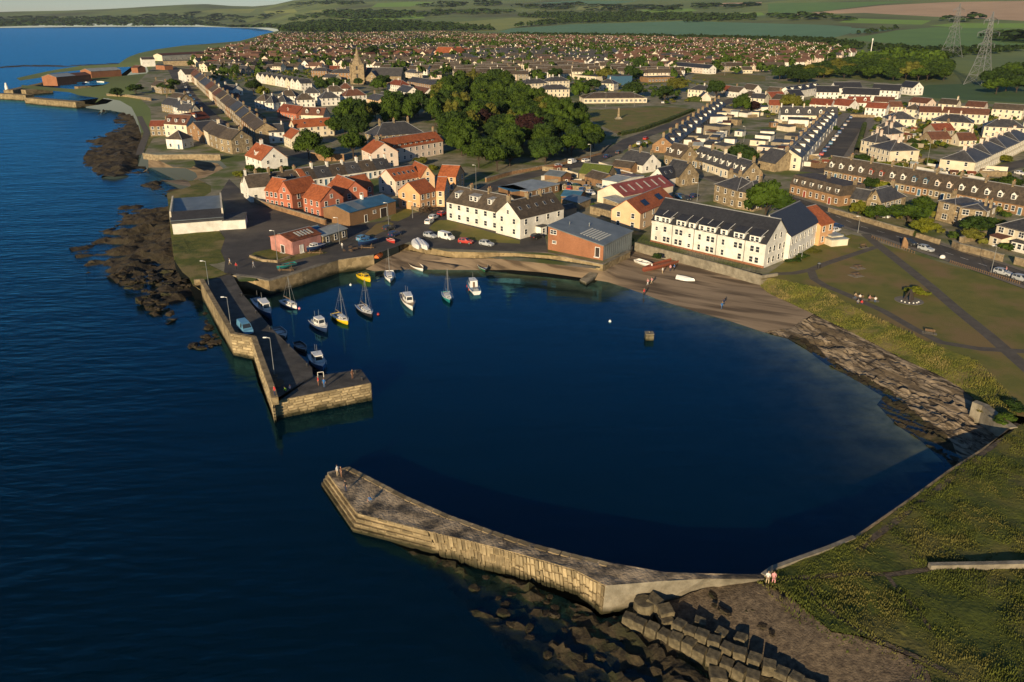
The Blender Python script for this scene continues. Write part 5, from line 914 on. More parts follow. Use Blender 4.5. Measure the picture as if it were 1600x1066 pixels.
for (a, b, D, he, ri, w, r, kw, lab) in [((420, 207), (444, 206), 9, 5, 3., 'white', 'slate', D_(chim=[.9]), 'white-walled slate house at the near end of the high street'), ((443, 211.5), (455, 217), 8, 4.6, 3.2, 'cream', 'pantile', D_(), 'small cream gable with orange roof by the street trees'), ((461, 200), (522, 195.5), 9, 5, 3.2, 'cream', 'pantile', D_(sky=2, chim=[.02]), 'long cream house with orange roof between the big trees'), ((470, 179.5), (505, 180.5), 9, 3.8, 3.6, 'cream', 'tilebr', D_(dorm=2, dm='white'), 'cream house with brown roof and two white gabled dormers'),
    ((433, 173), (463, 178), 9, 3.6, 3.6, 'red', 'tilered', D_(dorm=1, dm='red'), 'dark red house with red roof beside the white villas'), ((345, 139), (364, 141), 8, 4., 3., 'white', 'slate', D_(chim=[.03, .97]), 'white slate cottage among gardens behind the high street'), ((346, 152), (370, 152), 8, 3, 2, 'red', 'tilebr', D_(), 'low dark red building behind the high street'), ((372, 180), (392, 186), 8, 5, 3, 'stone', 'slate', D_(chim=[.9]), 'slate-roofed house backing on the high street bend'), ((573, 154), (590, 158), 10, 4, 3, 'peach', 'slate', D_(chim=[.1]), 'orange-gabled house beside the wood'), ((590, 152), (606, 153), 9, 4.5, 3, 'white', 'slate', D_(chim=[.5]), 'small white slate house beside the wood')]:
    house('town_house', lab, 'house', [(a, b, D, he, ri, w, r, kw)])
VG = 'white hip-roofed villas near the church'
for i, (a, b, r) in enumerate([((398, 157), (415, 158), 'slatebr'), ((414, 160.5), (427, 161), 'slate'), ((434, 150), (462, 150.5), 'slatebr'), ((429, 159), (447, 159.5), 'slate'), ((463, 156.5), (492, 155.5), 'slatebr'), ((474, 146), (500, 145.5), 'slate'), ((502, 154), (531, 152.5), 'slate'), ((508, 144), (539, 143), 'slatebr'), ((539, 150.5), (573, 148.5), 'tilebr'), ((530, 139), (552, 138.5), 'tilebr')]):
    house('hip_villa', '%s white hip-roofed villa counting from the left near the church' % ORD[i], 'house', [(a, b, 9, 4.8, 3.8, 'white', r, D_(rt='hip', chim=[.5], cm='white'))], VG)
terrace('terraced_house', 'white back gable from the left in the slate terrace behind the villas', 1, (400, 119), (470, 131), 9, 9, 5, 2.8, ['white', 'cream'], ['slate'], rt='x', nb=1, group='slate terrace behind the villas')
house('stone_flats', 'brown stone flats left of the church among trees', 'flats', [((486, 110.5), (511, 111.5), 10, 5.5, 2.6, 'brown', 'slate', D_(rt='hip', chim=[.5]))])
house('stone_flats', 'wide brown stone flats just left of the church spire', 'flats', [((515, 114), (547, 114.5), 11, 5.5, 3., 'brown', 'slate', D_(rt='hip', chim=[.3, .6]))])
terrace('stone_house', 'brown stone house from the left in the row behind the wood', 1, (636, 127), (680, 134), 3, 10, 5.4, 3., ['brown'], ['slate'], chim=[.9], group='brown stone row behind the wood')
for a, b, w, r, kw, lab in [((605, 131), (625, 134), 'white', 'tilered', D_(rt='hip', chim=[.5]), 'white villa with red hip roof near the church'), ((620, 140.5), (636, 145), 'white', 'slate', D_(), 'white gable with grey roof beside the red hip roof'), ((641, 142.5), (662, 147), 'white', 'tilebr', D_(), 'white gable with brown roof at the edge of the wood')]:
    house('town_house', lab, 'house', [(a, b, 9, 4.8, 3.4, w, r, kw)])
house('long_house', 'long cream courtyard house with orange roof in front of the manor', 'house', [((607, 234), (692, 219.5), 9.5, 5.8, 3.6, 'pinkcream', 'pantile', D_(nb=9, chim=[.97, .02], cm='stone')), ((565, 233.5), (580, 240.5), 11, 5.6, 3.6, 'pinkcream', 'pantile', D_(nb=2, chim=[.3]))])
r_ = bpy.data.objects['long_house']; f_ = frame((607, 234), (692, 219.5), 5.8, 9.5); an_ = math.atan2(f_.u.y, f_.u.x)
for j in range(8): d_ = put('dormer', dorm_mesh('doord', 'pantile', 1.3, 'flat'), r_, f_.pt(f_.L * (.12 + .1 * j), .7, 5.7, Vector(r_.location)), an_); put('window', win_mesh(.8, .9), d_, (0, -.03, .2))
house('manor_house', 'old slate-roofed manor with tall chimneys against the wood', 'house', [((588, 213), (662, 206.5), 12, 8., 4.5, 'stone', 'slate', D_(rt='hip', chim=[.2, .5, .8]))])
# church
A_ = PG(549, 131); f_ = Frame(A_.xy, PG(564, 132).xy, A_.z, 7); c_ = f_.a + f_.u * f_.L / 2 + f_.v * 3.5; ch = thing('church', 'stone church with square tower and slender spire', 'church', (c_.x, c_.y, A_.z)); HS.append((c_.x, c_.y, 16))
w = f_.L / 2; mb = MB(); mb.box(-w, w, -w, w, -1, 15); [mb.box(sx * w - .5, sx * w + .5, sy * w - .5, sy * w + .5, -1, 15.8) for sx in (-1, 1) for sy in (-1, 1)]; tw = mb.build('tower', M['stone'], ch)
mb = MB(); ring = lambda r, z: [(r * math.cos(a), r * math.sin(a), z) for a in [math.pi / 8 + k * math.pi / 4 for k in range(8)]]; mb.loft([ring(w * .98, 14.9), ring(w * .3, 22), ring(.1, 29)]); mb.build('spire', M['stone'], ch)
for k in (0, 1): put('window', win_mesh(1.4, 3., 'stone'), tw, (0, -w, 5 + 6 * k)); 
nf = Frame((c_ + Vector((w, 2))).xy, (c_ + Vector((w + 30, -3))).xy, A_.z, 12); block(ch, nf, 6, 6, 'stone', 'slate', nb=6, st=1, ww=1.2, wh=2.6); nf = Frame((c_ + Vector((w + 2, -9))).xy, (c_ + Vector((w + 12, -10))).xy, A_.z, 16); block(ch, nf, 5, 5, 'stone', 'slate', rt='x', nb=1, st=1, ww=1.8, wh=3)
PK = 'cream hip-roofed flats behind the wood'
for i, (a, b, lab) in enumerate([((785, 142.5), (827, 143.2), 'cream hip-roofed flats at the left above the wood'), ((783, 136.5), (808, 134), 'cream hip-roofed flats half hidden behind the left ones'), ((819, 131.5), (857, 129.5), 'middle cream hip-roofed flats with two chimneys'), ((846, 140.5), (890, 139.5), 'nearest cream hip-roofed flats above the dark red tree'), ((857, 127.5), (890, 126), 'rear cream hip-roofed flats with two white chimneys'), ((936, 130), (959, 131), 'cream hip-roofed house left of the round tree'), ((1075, 139.5), (1107, 142), 'pale hip-roofed villa above the village green')]):
    house('hip_villa', lab, 'house', [(a, b, 10, 5.2, 3., 'cream', 'slate', D_(rt='hip', chim=[.35, .65] if i < 5 else [.6], cm='white'))], PK)
house('school', 'long low cream school with brown hip roof by the village green', 'school', [((912, 154), (1011, 153), 18, 3.2, 3., 'cream', 'slatebr', D_(rt='hip', nb=14, st=1, ww=1.6))])
house('garage_gable', 'pinkish gabled garage below the pale villa', 'garage', [((1094, 153.5), (1111, 153.5), 8, 2., 3.6, 'pinkcream', 'slate', D_(rt='x', nb=0, st=0, gw=False))])
house('town_house', 'white gabled house right of the village green trees', 'house', [((1134, 142), (1154, 144.5), 9, 4., 3., 'white', 'slatebr', D_())])
for a, b, D, he, w, r, lab in [((963, 119.5), (988, 118.5), 14, 7, 'door', 'flatroof', 'blue and white flat-roofed school hall'), ((1001, 107), (1028, 105), 14, 6.5, 'white', 'flatroof', 'white flat-roofed school block behind trees'), ((1013, 121.5), (1054, 120), 14, 4, 'brown', 'flatroof', 'brown flat-roofed school wing'), ((896, 117), (931, 120), 22, 3.6, 'cream', 'slatebr', 'low cream school building with brown roof')]:
    house('school_block', lab, 'school', [(a, b, D, he, .5, w, r, D_(rt='flat', nb=8 if w != 'door' else 0, st=2 if w == 'white' else (0 if w == 'door' else 1), ww=1.6))])
terrace('terraced_house', 'white house from the left in the pink-panelled terrace by the playing field', 1, (1051, 102.5), (1108, 107.5), 6, 9, 5, 3, ['white', 'pinkcream'], ['slateb'], group='pink-panelled terrace by the playing field', nb=2)
house('big_roof_hall', 'large hall with steep red roof standing above the estate', 'hall', [((679, 83.5), (703, 84), 22, 6, 7, 'peach', 'pantile', D_(nb=0, st=0)), ((699, 85), (713, 85.5), 22, 5, 7, 'peach', 'pantile', D_(rt='x', nb=0, st=0)), ((713, 81), (720, 81), 18, 6, 6, 'peach', 'pantile', D_(nb=0, st=0))])
# outer harbour beyond the town
for a, b, D, he, w, r, lab in [((88, 121), (118, 118), 14, 6, 'brick', 'palemetal', 'brick fish shed on the far harbour arm'), ((118, 119), (142, 117), 12, 4.5, 'brick', 'tilebr', 'lower brick shed between the two far harbour sheds'), ((142, 112), (189, 109), 16, 5.5, 'brick', 'palemetal', 'long brick fish market at the far harbour'), ((205, 106), (215, 106.5), 9, 4, 'brick', 'tilebr', 'small red building beside the far harbour slip'), ((222, 93.5), (242, 93), 16, 7, 'white', 'slatebr', 'white boat hall at the far harbour'), ((253, 87), (322, 83), 14, 6, 'cream', 'tilebr', 'long brown-roofed cream holiday hall on the far shore'), ((255, 96), (312, 95), 12, 5, 'stone', 'flatroof', 'long grey stone block in front of the holiday hall'), ((243, 102), (257, 103), 9, 4, 'brick', 'flatroof', 'red brick hut by the far harbour car park'), ((327, 98), (350, 97), 10, 4.5, 'white', 'tilered', 'red-roofed white house behind the far high street')]:
    house('harbour_shed', lab, 'shed', [(a, b, D, he, 2., w, r, D_(rt='flat' if r == 'flatroof' else 'g', nb=8 if he > 5.5 and w in ('cream',) else 0, st=1 if w == 'cream' else 0, gw=False))])
lh = P(12, 144, 2); t_ = thing('lighthouse', 'small white light tower at the far harbour mouth', 'lighthouse', lh); mb = MB(); mb.tube((0, 0, -1), (0, 0, 5), 1.7, 1.2, 10); mb.build('tower', M['trim'], t_); mb = MB(); mb.tube((0, 0, 5), (0, 0, 6.5), .9, .8, 8); mb.tube((0, 0, 6.5), (0, 0, 7.4), 1., .1, 8); mb.build('lantern', M['trim'], t_)
for pts, lab in [([(-60, 147), (0, 147), (40, 149)], 'tan mole with the light tower at the far harbour'), ([(38, 153), (80, 157), (118, 160)], 'thin curved stone mole below the far harbour mouth'), ([(20, 141), (60, 133), (92, 126)], 'dark outer mole of the far harbour'), ([(40, 141), (82, 138)], 'short tan quay inside the far harbour'), ([(122, 136), (170, 133), (232, 130)], 'long tan inner pier of the far harbour')]:
    vwall('stone_mole', lab, 'mole', pts, 4.2, -1, 7, 'quaystone', side=1)
for pts, lab in [([(0, 106), (40, 103), (100, 104), (205, 99)], 'long reef of low rocks beyond the far harbour')]:
    q = W2(pts, 0); mb = MB()
    for (ax, ay), (bx, by) in zip(q, q[1:]):
        for k in range(16): t = R.random(); x, y = ax + (bx - ax) * t, ay + (by - ay) * t + R.uniform(-9, 9); s = R.uniform(6, 16); mb.loft([[(x + s * a * math.cos(w), y + s * .4 * a * math.sin(w), z) for w in [i * math.pi / 4 for i in range(8)]] for a, z in ((1, -.5), (.7 * R.uniform(.7, 1), .4), (.3, .7))])
    o = mb.build('reef', M['rock']); o['kind'] = 'structure'

# infill houses among the gardens
for area, box, n in (('between the high street and the far harbour', (232, 282, 150, 205), 16), ('behind the high street tenements', (335, 470, 118, 172), 26), ('right of the village green row', (1125, 1215, 138, 168), 14), ('beside the parked street gardens', (1395, 1500, 200, 225), 6), ('behind the main road cottages', (1395, 1470, 292, 308), 5), ('near the left end of the wood', (480, 640, 108, 140), 18)):
    for _ in range(n):
        px, py = R.uniform(box[0], box[1]), R.uniform(box[2], box[3]); he = R.choice([2.6, 2.8, 4.8]); A_ = PG(px, py, he); k_ = 60 / A_.xy.length; wpx = R.uniform(7.5, 10.5) * 1244 / A_.xy.length
        if any(math.hypot(A_.x + 4 - c, A_.y + 3 - d) < r * .75 + 3.5 for c, d, r in HS): continue
        w = R.choice(['white', 'cream', 'stone', 'roughcast']); rf = R.choice(['slate', 'slatebr', 'tilebr', 'tilered']); house('garden_house', '%s %s house %s %s' % ('low' if he < 4 else 'two-storey', {'white': 'white', 'cream': 'cream', 'stone': 'stone', 'roughcast': 'grey'}[w], {'slate': 'with slate roof', 'slatebr': 'with grey-brown roof', 'tilebr': 'with brown roof', 'tilered': 'with red roof'}[rf], area), 'house', [((px, py), (px + wpx, py + R.uniform(-1.5, 2.5)), R.uniform(6.5, 8), he, R.uniform(2.2, 3.2), w, rf, D_(rt=R.choice(['g', 'g', 'hip']), chim=[.9] if R.random() < .6 else None))], 'infill houses among the gardens')
# ------------------------------------------------------------------ trees and bushes
def crown_mesh(seed, lm, n=2600, leaf=.085, flat=.85, clumps=34, core=True, spiky=0.):
    g = np.random.default_rng(seed); c = g.normal(size=(clumps, 3)); c /= np.linalg.norm(c, axis=1)[:, None]; c[:, 2] = np.where(c[:, 2] < -.35, -c[:, 2] * .6, c[:, 2])
    rr = g.uniform(.42, .82, clumps); c *= rr[:, None]; cr = g.uniform(.22, .40, clumps)
    k = g.integers(0, clumps, n); d = g.normal(size=(n, 3)); d /= np.linalg.norm(d, axis=1)[:, None]; d[:, 2] = np.where((d[:, 2] < -.2) & (g.random(n) < .7), -d[:, 2], d[:, 2])
    p = c[k] + d * (cr[k] * g.uniform(.75, 1.08 + spiky, n))[:, None]; p[:, 2] *= flat
    nn = d * .8 + g.normal(size=(n, 3)) * .45; nn /= np.linalg.norm(nn, axis=1)[:, None]
    a = np.cross(nn, g.normal(size=(n, 3))); a /= np.linalg.norm(a, axis=1)[:, None]; b = np.cross(nn, a); s = leaf * g.uniform(.6, 1.3, n)[:, None]
    v = np.stack([p - a * s, p - b * s * .7, p + a * s, p + b * s * .7], 1).reshape(-1, 3); f = np.arange(n * 4).reshape(n, 4)
    if core:
        th = np.linspace(0, math.pi, 5)[1:-1]; ph = np.arange(8) * math.pi / 4
        for ci in range(clumps):
            base = len(v); ring = np.array([[math.sin(t) * math.cos(q), math.sin(t) * math.sin(q), math.cos(t)] for t in th for q in ph]) * cr[ci] * .82 + c[ci]; ring[:, 2] *= flat
            v = np.vstack([v, ring]); ff = [[base + j * 8 + i, base + j * 8 + (i + 1) % 8, base + (j + 1) * 8 + (i + 1) % 8, base + (j + 1) * 8 + i] for j in range(2) for i in range(8)] + [[base + i, base + i + 1, base + i + 2, base + i + 3] for i in (0, 2, 4)]
            f = np.vstack([f, ff])
    v[:, 2] += flat * .55
    return npmesh('crown', v, f, [M[lm]])
def trunk_mesh(seed):
    g = random.Random(seed); mb = MB(); mb.tube((0, 0, -.12), (g.uniform(-.02, .02), 0, .5), .055, .035, 7)
    for k in range(5): a = g.uniform(0, 6.28); mb.tube((0, 0, g.uniform(.25, .45)), (.45 * math.cos(a), .45 * math.sin(a), g.uniform(.7, 1.1)), .025, .01, 5)
    return mb.mesh('trunk', [M['bark']])
CR = {}
for lm, sd in (('leaf', 1), ('leafd', 2), ('leafy', 3), ('leafp', 4), ('leafbr', 5)): CR[lm] = [crown_mesh(sd * 10 + k, lm, leaf=.075 if k % 2 else .09, flat=(.85, 1.05, .95)[k % 3], clumps=(30, 42, 36)[k % 3]) for k in range(3 if lm in ('leaf', 'leafd', 'leafy') else 1)]
SHR = {lm: [crown_mesh(77 + k, lm, n=700, leaf=.14, flat=.7, clumps=14) for k in range(2)] for lm in ('leaf', 'leafd', 'leafy', 'leafbr')}; TWIG = crown_mesh(99, 'twig', n=500, leaf=.07, flat=.8, core=False)
TRK = [trunk_mesh(k) for k in range(3)]
TREES = []
def tree(p, r, h, lm, label, group, name='tree', shrub=False):
    z = p.z; t = thing(name, label, 'tree' if not shrub else 'shrub', (p.x, p.y, z - .1), R.uniform(0, 6.28), group); TREES.append((p.x, p.y, r))
    tr = h * (.22 if not shrub else .02); ch = h - tr
    c = put('crown' if not shrub else 'foliage', R.choice((SHR if shrub else CR)[lm]), t, (0, 0, tr)); fl = ch / 1.9; c.scale = (r, r * R.uniform(.9, 1.1), fl / .9)
    k = put('trunk' if not shrub else 'stem', R.choice(TRK), t); k.scale = (r * .9, r * .9, h * .62); return t
def tree_at(px, py, r, h, lm, label, group=None, **kw):      # px, py: middle of the crown in the picture
    p = PG(px, py, h * .6); p.z = g1(p.x, p.y); return tree(p, r, h, lm, label, group, **kw)
LN = {'leaf': 'green', 'leafd': 'dark green', 'leafy': 'olive', 'leafbr': 'yellow-green', 'leafp': 'dark red'}
tree_at(830, 191, 9.5, 17, 'leafp', 'large dark red copper beech at the near side of the wood'); tree_at(759, 180, 6.5, 14, 'leafp', 'smaller dark red copper beech inside the wood'); tree_at(800, 222, 4, 8, 'leafp', 'low dark red tree at the front edge of the wood')
for px, py, r, h, lm, lab in [(480, 219, 6.5, 13, 'leaf', 'round green tree hiding the orange-roofed cream house'), (506, 234, 4.5, 9, 'leaf', 'smaller bushy tree right of the round street tree'), (550, 215, 6.5, 15, 'leaf', 'tall bright tree left of the courtyard house'), (1200, 304, 7, 13, 'leaf', 'bright green tree between the villa and the mansard terrace'), (1160, 237, 6, 10, 'leafd', 'broad dark tree between the two terraces'), (1238, 156, 7, 14, 'leafy', 'big olive tree in front of the new-build row'), (1160, 157, 5.5, 13, 'leaf', 'green tree beside the stone row near the green'), (1178, 162, 4.5, 8, 'leafp', 'small dark red tree among the right-hand gardens'),
    (945, 113, 8, 14, 'leafy', 'olive tree left of the blue school hall'), (987, 110, 7, 16, 'leafd', 'dark tree behind the blue school hall'), (998, 97, 6, 16, 'leafd', 'tall dark tree above the school'), (990, 136, 8, 13, 'leafd', 'broad round tree above the low school'), (906, 137, 7, 14, 'leaf', 'leafy tree right of the cream flats'), (927, 128, 6, 13, 'leafd', 'dark conifer-like tree between flats and school'), (1040, 140, 7, 14, 'leafd', 'dark tree left of the pale villa'), (1058, 128, 8, 13, 'leafy', 'olive tree behind the pale villa'), (1120, 135, 7, 15, 'leafd', 'dense dark tree right of the pale villa'), (868, 112, 7, 11, 'leafd', 'round dark tree behind the cream flats'), (845, 116, 5, 10, 'leaf', 'small bright tree behind the cream flats'), (582, 76, 8, 20, 'leafd', 'tall dark tree standing above the brown rooftops'),
    (1372, 327, 4.5, 7, 'leaf', 'garden tree in front of the gabled stone cottage'), (1343, 320, 2.6, 7, 'leafbr', 'upright yellow-green tree beside the mansard terrace'), (1362, 285, 3.2, 6, 'leafd', 'dark garden tree below the dormer terrace'), (1383, 289, 3.2, 6, 'leafbr', 'yellow-green garden tree below the dormer terrace'), (1422, 327, 7, 6.5, 'leaf', 'wide bush-like tree beside the parked white car'), (1444, 318, 4.5, 7, 'leaf', 'bright tree left of the square villa'), (1446, 348, 4, 6, 'leafbr', 'yellow-green tree in the villa garden'), (1533, 345, 5, 7, 'leafd', 'dark tree covering the villa corner'), (1518, 364, 3.4, 4, 'leafy', 'round olive bush in front of the villa'), (1575, 282, 5, 5, 'leaf', 'round garden tree right of the dormer terrace'), (1348, 244, 3.4, 5, 'leafd', 'small dark tree beside the nearest cream villa'), (1565, 245, 5, 4, 'leafbr', 'yellow-green bushes beside the stepped cream row'),
    (258, 134, 6, 9, 'leafd', 'dark tree by the high street near the far harbour'), (268, 127, 6, 9, 'leaf', 'green tree at the bend of the far high street'), (211, 135, 6, 9, 'leafd', 'windblown dark tree above the far beach'), (182, 142, 5, 7, 'leafd', 'lone bushy tree on the shore by the far harbour'), (298, 98, 4, 8, 'leaf', 'little tree in front of the grey stone block'), (395, 132, 7, 13, 'leafd', 'dark garden tree behind the high street'), (410, 140, 5, 11, 'leafbr', 'yellow-green tree among back gardens'), (520, 128, 7, 12, 'leafd', 'dark tree below the stone flats'), (502, 130, 6, 11, 'leafd', 'second dark tree below the stone flats'), (560, 126, 4, 7, 'leafd', 'small tree at the foot of the church tower'), (598, 122, 7, 13, 'leafd', 'dark tree right of the church'), (590, 130, 6, 10, 'leaf', 'green tree in front of the church nave')]:
    tree_at(px, py, r, h, lm, lab)
LMK = [(PG(*q), t) for q, t in [((830, 200), 'round the large copper beech'), ((759, 190), 'round the smaller copper beech'), ((640, 205), 'behind the manor house'), ((540, 190), 'left of the manor'), ((800, 150), 'below the cream flats'), ((940, 215), 'at the village green corner'), ((870, 250), 'along the roadside wall'), ((740, 255), 'behind the orange flats'), ((690, 160), 'at the north edge'), ((900, 190), 'below the low school')]]
def near_lm(a, b): return min(LMK, key=lambda q: math.hypot(q[0].x - a, q[0].y - b))[1]
WOOD = W2([(515, 190), (540, 172), (600, 165), (640, 163), (690, 150), (770, 132), (800, 145), (800, 158), (850, 165), (905, 190), (945, 205), (955, 222), (935, 238), (870, 255), (790, 270), (740, 262), (705, 262), (700, 235), (690, 205), (640, 195), (585, 205), (575, 225), (545, 232), (520, 215)])
x, y = scatter(WOOD, 11.6); wcount = 0
for a, b in zip(x, y):
    if any(math.hypot(a - c, b - d) < r * .75 for c, d, r in HS) or any(math.hypot(a - c, b - d) < r * .75 for c, d, r in TREES): continue
    lm = R.choices(['leaf', 'leafd', 'leafy'], [6, 4, 1.2])[0]; h = R.uniform(10, 17); front = math.hypot(a, b) < 385
    tree(Vector((a, b, g1(a, b))), R.uniform(3.8, 8.), h if not front else h * .85, lm, '%s %s broadleaf tree %s in the central wood' % ('tall' if h > 14.3 else 'middling' if h > 12 else 'low', LN[lm], near_lm(a, b)), 'trees of the central wood')
PW = W2([(1205, 127), (1240, 118), (1300, 108), (1350, 98), (1400, 92), (1470, 96), (1488, 112), (1482, 127), (1420, 128), (1350, 126), (1290, 124), (1235, 136)])
x, y = scatter(PW, 15.); PWF = [(a, b) for a, b in zip(x, y) if math.hypot(a, b) >= 960]
for a, b in zip(x, y):
    if math.hypot(a, b) < 960 and not any(math.hypot(a - c, b - d) < r for c, d, r in HS): lm = R.choices(['leaf', 'leafd', 'leafy'], [3, 4, 1])[0]; tree(Vector((a, b, g1(a, b))), R.uniform(6, 9), R.uniform(10, 14), lm, '%s tree at the %s of the wood beyond the new-build houses' % (LN[lm], 'left end' if a < 370 else 'left middle' if a < 430 else 'right middle' if a < 490 else 'right end'), 'trees of the wood beyond the new-build houses')
for px, py, lm in [(1548, 118, 'leafd'), (1565, 112, 'leafd'), (1580, 105, 'leaf'), (1596, 112, 'leafd'), (1610, 100, 'leafd'), (1560, 128, 'leaf'), (1575, 124, 'leafd'), (1592, 126, 'leafd')]: tree_at(px, py, 9, 14, lm, '%s tree in the copse right of the pylons' % LN[lm], 'copse right of the pylons, ' + LN[lm])
# garden shrubs and hedges
SG = 'garden shrubs among the right-hand streets'
for i in range(150):
    px, py = R.choice([(R.uniform(1395, 1470), R.uniform(200, 222)), (R.uniform(1425, 1530), R.uniform(203, 215)), (R.uniform(1140, 1185), R.uniform(180, 232)), (R.uniform(1300, 1480), R.uniform(250, 262)), (R.uniform(1420, 1480), R.uniform(222, 250)), (R.uniform(1265, 1310), R.uniform(195, 255)), (R.uniform(1190, 1260), R.uniform(160, 175))])
    p = PG(px, py)
    if any(math.hypot(p.x - c, p.y - d) < r * .62 for c, d, r in HS): continue
    lm = R.choice(['leaf', 'leafd', 'leafbr', 'leafy']); tree(p, R.uniform(1.4, 3.2), R.uniform(1.8, 4), lm, '%s garden shrub among the streets right of the harbour' % LN[lm], SG + ', ' + LN[lm], name='shrub', shrub=True)
for px, py, r, h, lm, lab in [(390, 258, 3, 3, 'leaf', 'green shrub beside the white orange-roofed gable'), (405, 262, 3.5, 3, 'leafd', 'dark shrub left of the street bend'), (425, 264, 3.5, 3, 'leaf', 'spreading green shrub above the white cottages'), (448, 260, 4, 3, 'leafd', 'dark shrub row above the white cottages'), (472, 262, 3, 2.6, 'leaf', 'shrub beside the orange-roofed cottage'), (373, 268, 4, 3, 'leafbr', 'pale shrub on the slope above the cove'), (660, 246, 4, 4.5, 'leafy', 'rounded bush in front of the courtyard house'), (676, 258, 2.6, 3, 'leafbr', 'yellow-green bush behind the cream flats'), (672, 323, 4, 3.4, 'leafy', 'bare brown bush in front of the orange flats'), (1430, 448, 2.2, 2.6, 'leafbr', 'yellow-green bush behind the park sculpture'), (1442, 454, 1.7, 1.8, 'leafbr', 'lower yellow-green bush at the park bed edge'), (1256, 398, 2.4, 1.4, 'leaf', 'low planting below the white flats gable'), (1240, 405, 2.4, 1.3, 'leafd', 'dark planting at the white flats corner'), (1272, 388, 2, 1.5, 'leafy', 'pale planting beside the white flats wing'), (1318, 366, 2.2, 2, 'leafy', 'spiky pale shrub beside the bin store'), (926, 318, 1.6, 3, 'leaf', 'upright green bush by the boatyard shed'), (1005, 276, 1.8, 4, 'leaf', 'upright green tree by the red-roofed shed'), (958, 268, 1.6, 3, 'leaf', 'green bush beside the mossy roof'), (1025, 397, 2, 1.4, 'leafd', 'dark bush on the beach below the sea wall'), (1575, 650, 2.2, 1.8, 'leaf', 'leafy scrub above the curved wall end'), (1585, 630, 2.4, 1.6, 'leafd', 'dark scrub at the top of the grass bank'), (985, 372, 1.5, 1., 'leaf', 'low weeds beside the boathouse ramp')]:
    t = tree_at(px, py, r, h, lm, lab, name='shrub', shrub=True)
    if 'bare brown' in lab: t.children[0].data = TWIG
def hedge(lab, pts, w, h):
    q = [Vector(v) for v in W2(pts)]; o = q[0]; root = thing('hedge', lab, 'hedge', (*o, g1(*o))); mb = MB(); g = random.Random(4)
    for a, b in zip(q, q[1:]):
        n = max(2, int((b - a).length / 1.2)); d = (b - a).normalized(); s = Vector((-d.y, d.x))
        rings = []
        for i in range(n + 1):
            c = a.lerp(b, i / n) - o; z = g1(*(c + o)) - root.location.z; k = lambda: g.uniform(.8, 1.15)
            rings.append([(*(c - s * w / 2 * k()), z), (*(c - s * w / 2 * k()), z + h * .8 * k()), (*c, z + h * k()), (*(c + s * w / 2 * k()), z + h * .8 * k()), (*(c + s * w / 2 * k()), z)])
        mb.loft(rings, close=False, caps=False)
    mb.build('foliage', M['hedge'], root)
hedge('long clipped hedge along the road side of the village green', [(968, 212), (1000, 205), (1040, 191), (1082, 174)], 2.5, 1.8)
hedge('clipped hedge in front of the pale villa', [(1078, 158), (1096, 158)], 3, 3); hedge('hedge along the near edge of the main road gardens', [(1400, 358), (1440, 372)], 1.5, 1.3); hedge('dark hedge line behind the parked street', [(1338, 240), (1350, 200)], 2, 3)
# ------------------------------------------------------------------ the rest of the town
NOGO = [WOOD] + [z[2] for z in ZN if z[0] in ('road', 'village_green', 'playing_field', 'field', 'park_lawn', 'quay_paving')] + [PW]
TOWNF = W2([(415, 62), (440, 56), (560, 55), (700, 53), (800, 59), (1000, 62), (1200, 68), (1320, 78), (1330, 88), (1260, 102), (1190, 116), (1090, 114), (1050, 126), (960, 128), (880, 124), (760, 128), (690, 125), (640, 122), (560, 108), (480, 108), (400, 116), (345, 134), (320, 112), (300, 97), (335, 84), (395, 72)])
GARD = W2([(330, 120), (400, 118), (480, 128), (480, 150), (400, 155), (360, 150)])
cand = []
seeds = [(R.uniform(-700, 900), R.uniform(600, 2600), R.choice([.12, .25, 1.15, 1.4, -.4, .7]), R.choice(['tilebr', 'tilebr', 'tilered', 'slate', 'tilebr', 'slatebr', 'slatebr'])) for _ in range(60)]
xs = [p[0] for p in TOWNF]; ys = [p[1] for p in TOWNF]
for sx, sy, ang, rc in seeds:
    c, s = math.cos(ang), math.sin(ang)
    for i in range(-18, 19):
        for j in range(-10, 11):
            if (i % 7) == 3: continue
            u, v = i * 10.5, j * 24 + R.uniform(-1, 1); cand.append((sx + u * c - v * s, sy + u * s + v * c, ang + (math.pi if j % 2 else 0), rc, sx, sy))
ca = np.array([(q[0], q[1]) for q in cand]); sd = np.array([(q[0], q[1]) for q in seeds]); own = np.array([(q[4], q[5]) for q in cand])
d_own = np.hypot(*(ca - own).T); d_min = np.min(np.hypot(ca[:, None, 0] - sd[None, :, 0], ca[:, None, 1] - sd[None, :, 1]), 1)
ok = (d_own < d_min + .01) & inside(TOWNF, *ca.T)
for pz in NOGO: ok &= ~inside(pz, *ca.T)
hs = np.array(HS); 
near_h = np.min(np.hypot(ca[:, None, 0] - hs[None, :, 0], ca[:, None, 1] - hs[None, :, 1]) - hs[None, :, 2], 1); ok &= near_h > 5
tr_ = np.array(TREES); ok &= np.min(np.hypot(ca[:, None, 0] - tr_[None, :, 0], ca[:, None, 1] - tr_[None, :, 1]) - tr_[None, :, 2] * .6, 1) > 3
fill = [cand[i] for i in np.nonzero(ok)[0]]; fill.sort(key=lambda q: math.hypot(q[0], q[1]))
RN = {'tilebr': 'brown-roofed', 'tilered': 'red-roofed', 'slate': 'slate-roofed', 'slatebr': 'grey-brown-roofed'}; WN = {'white': 'white', 'cream': 'cream', 'pinkcream': 'pinkish', 'roughcast': 'grey'}
NIND = 120
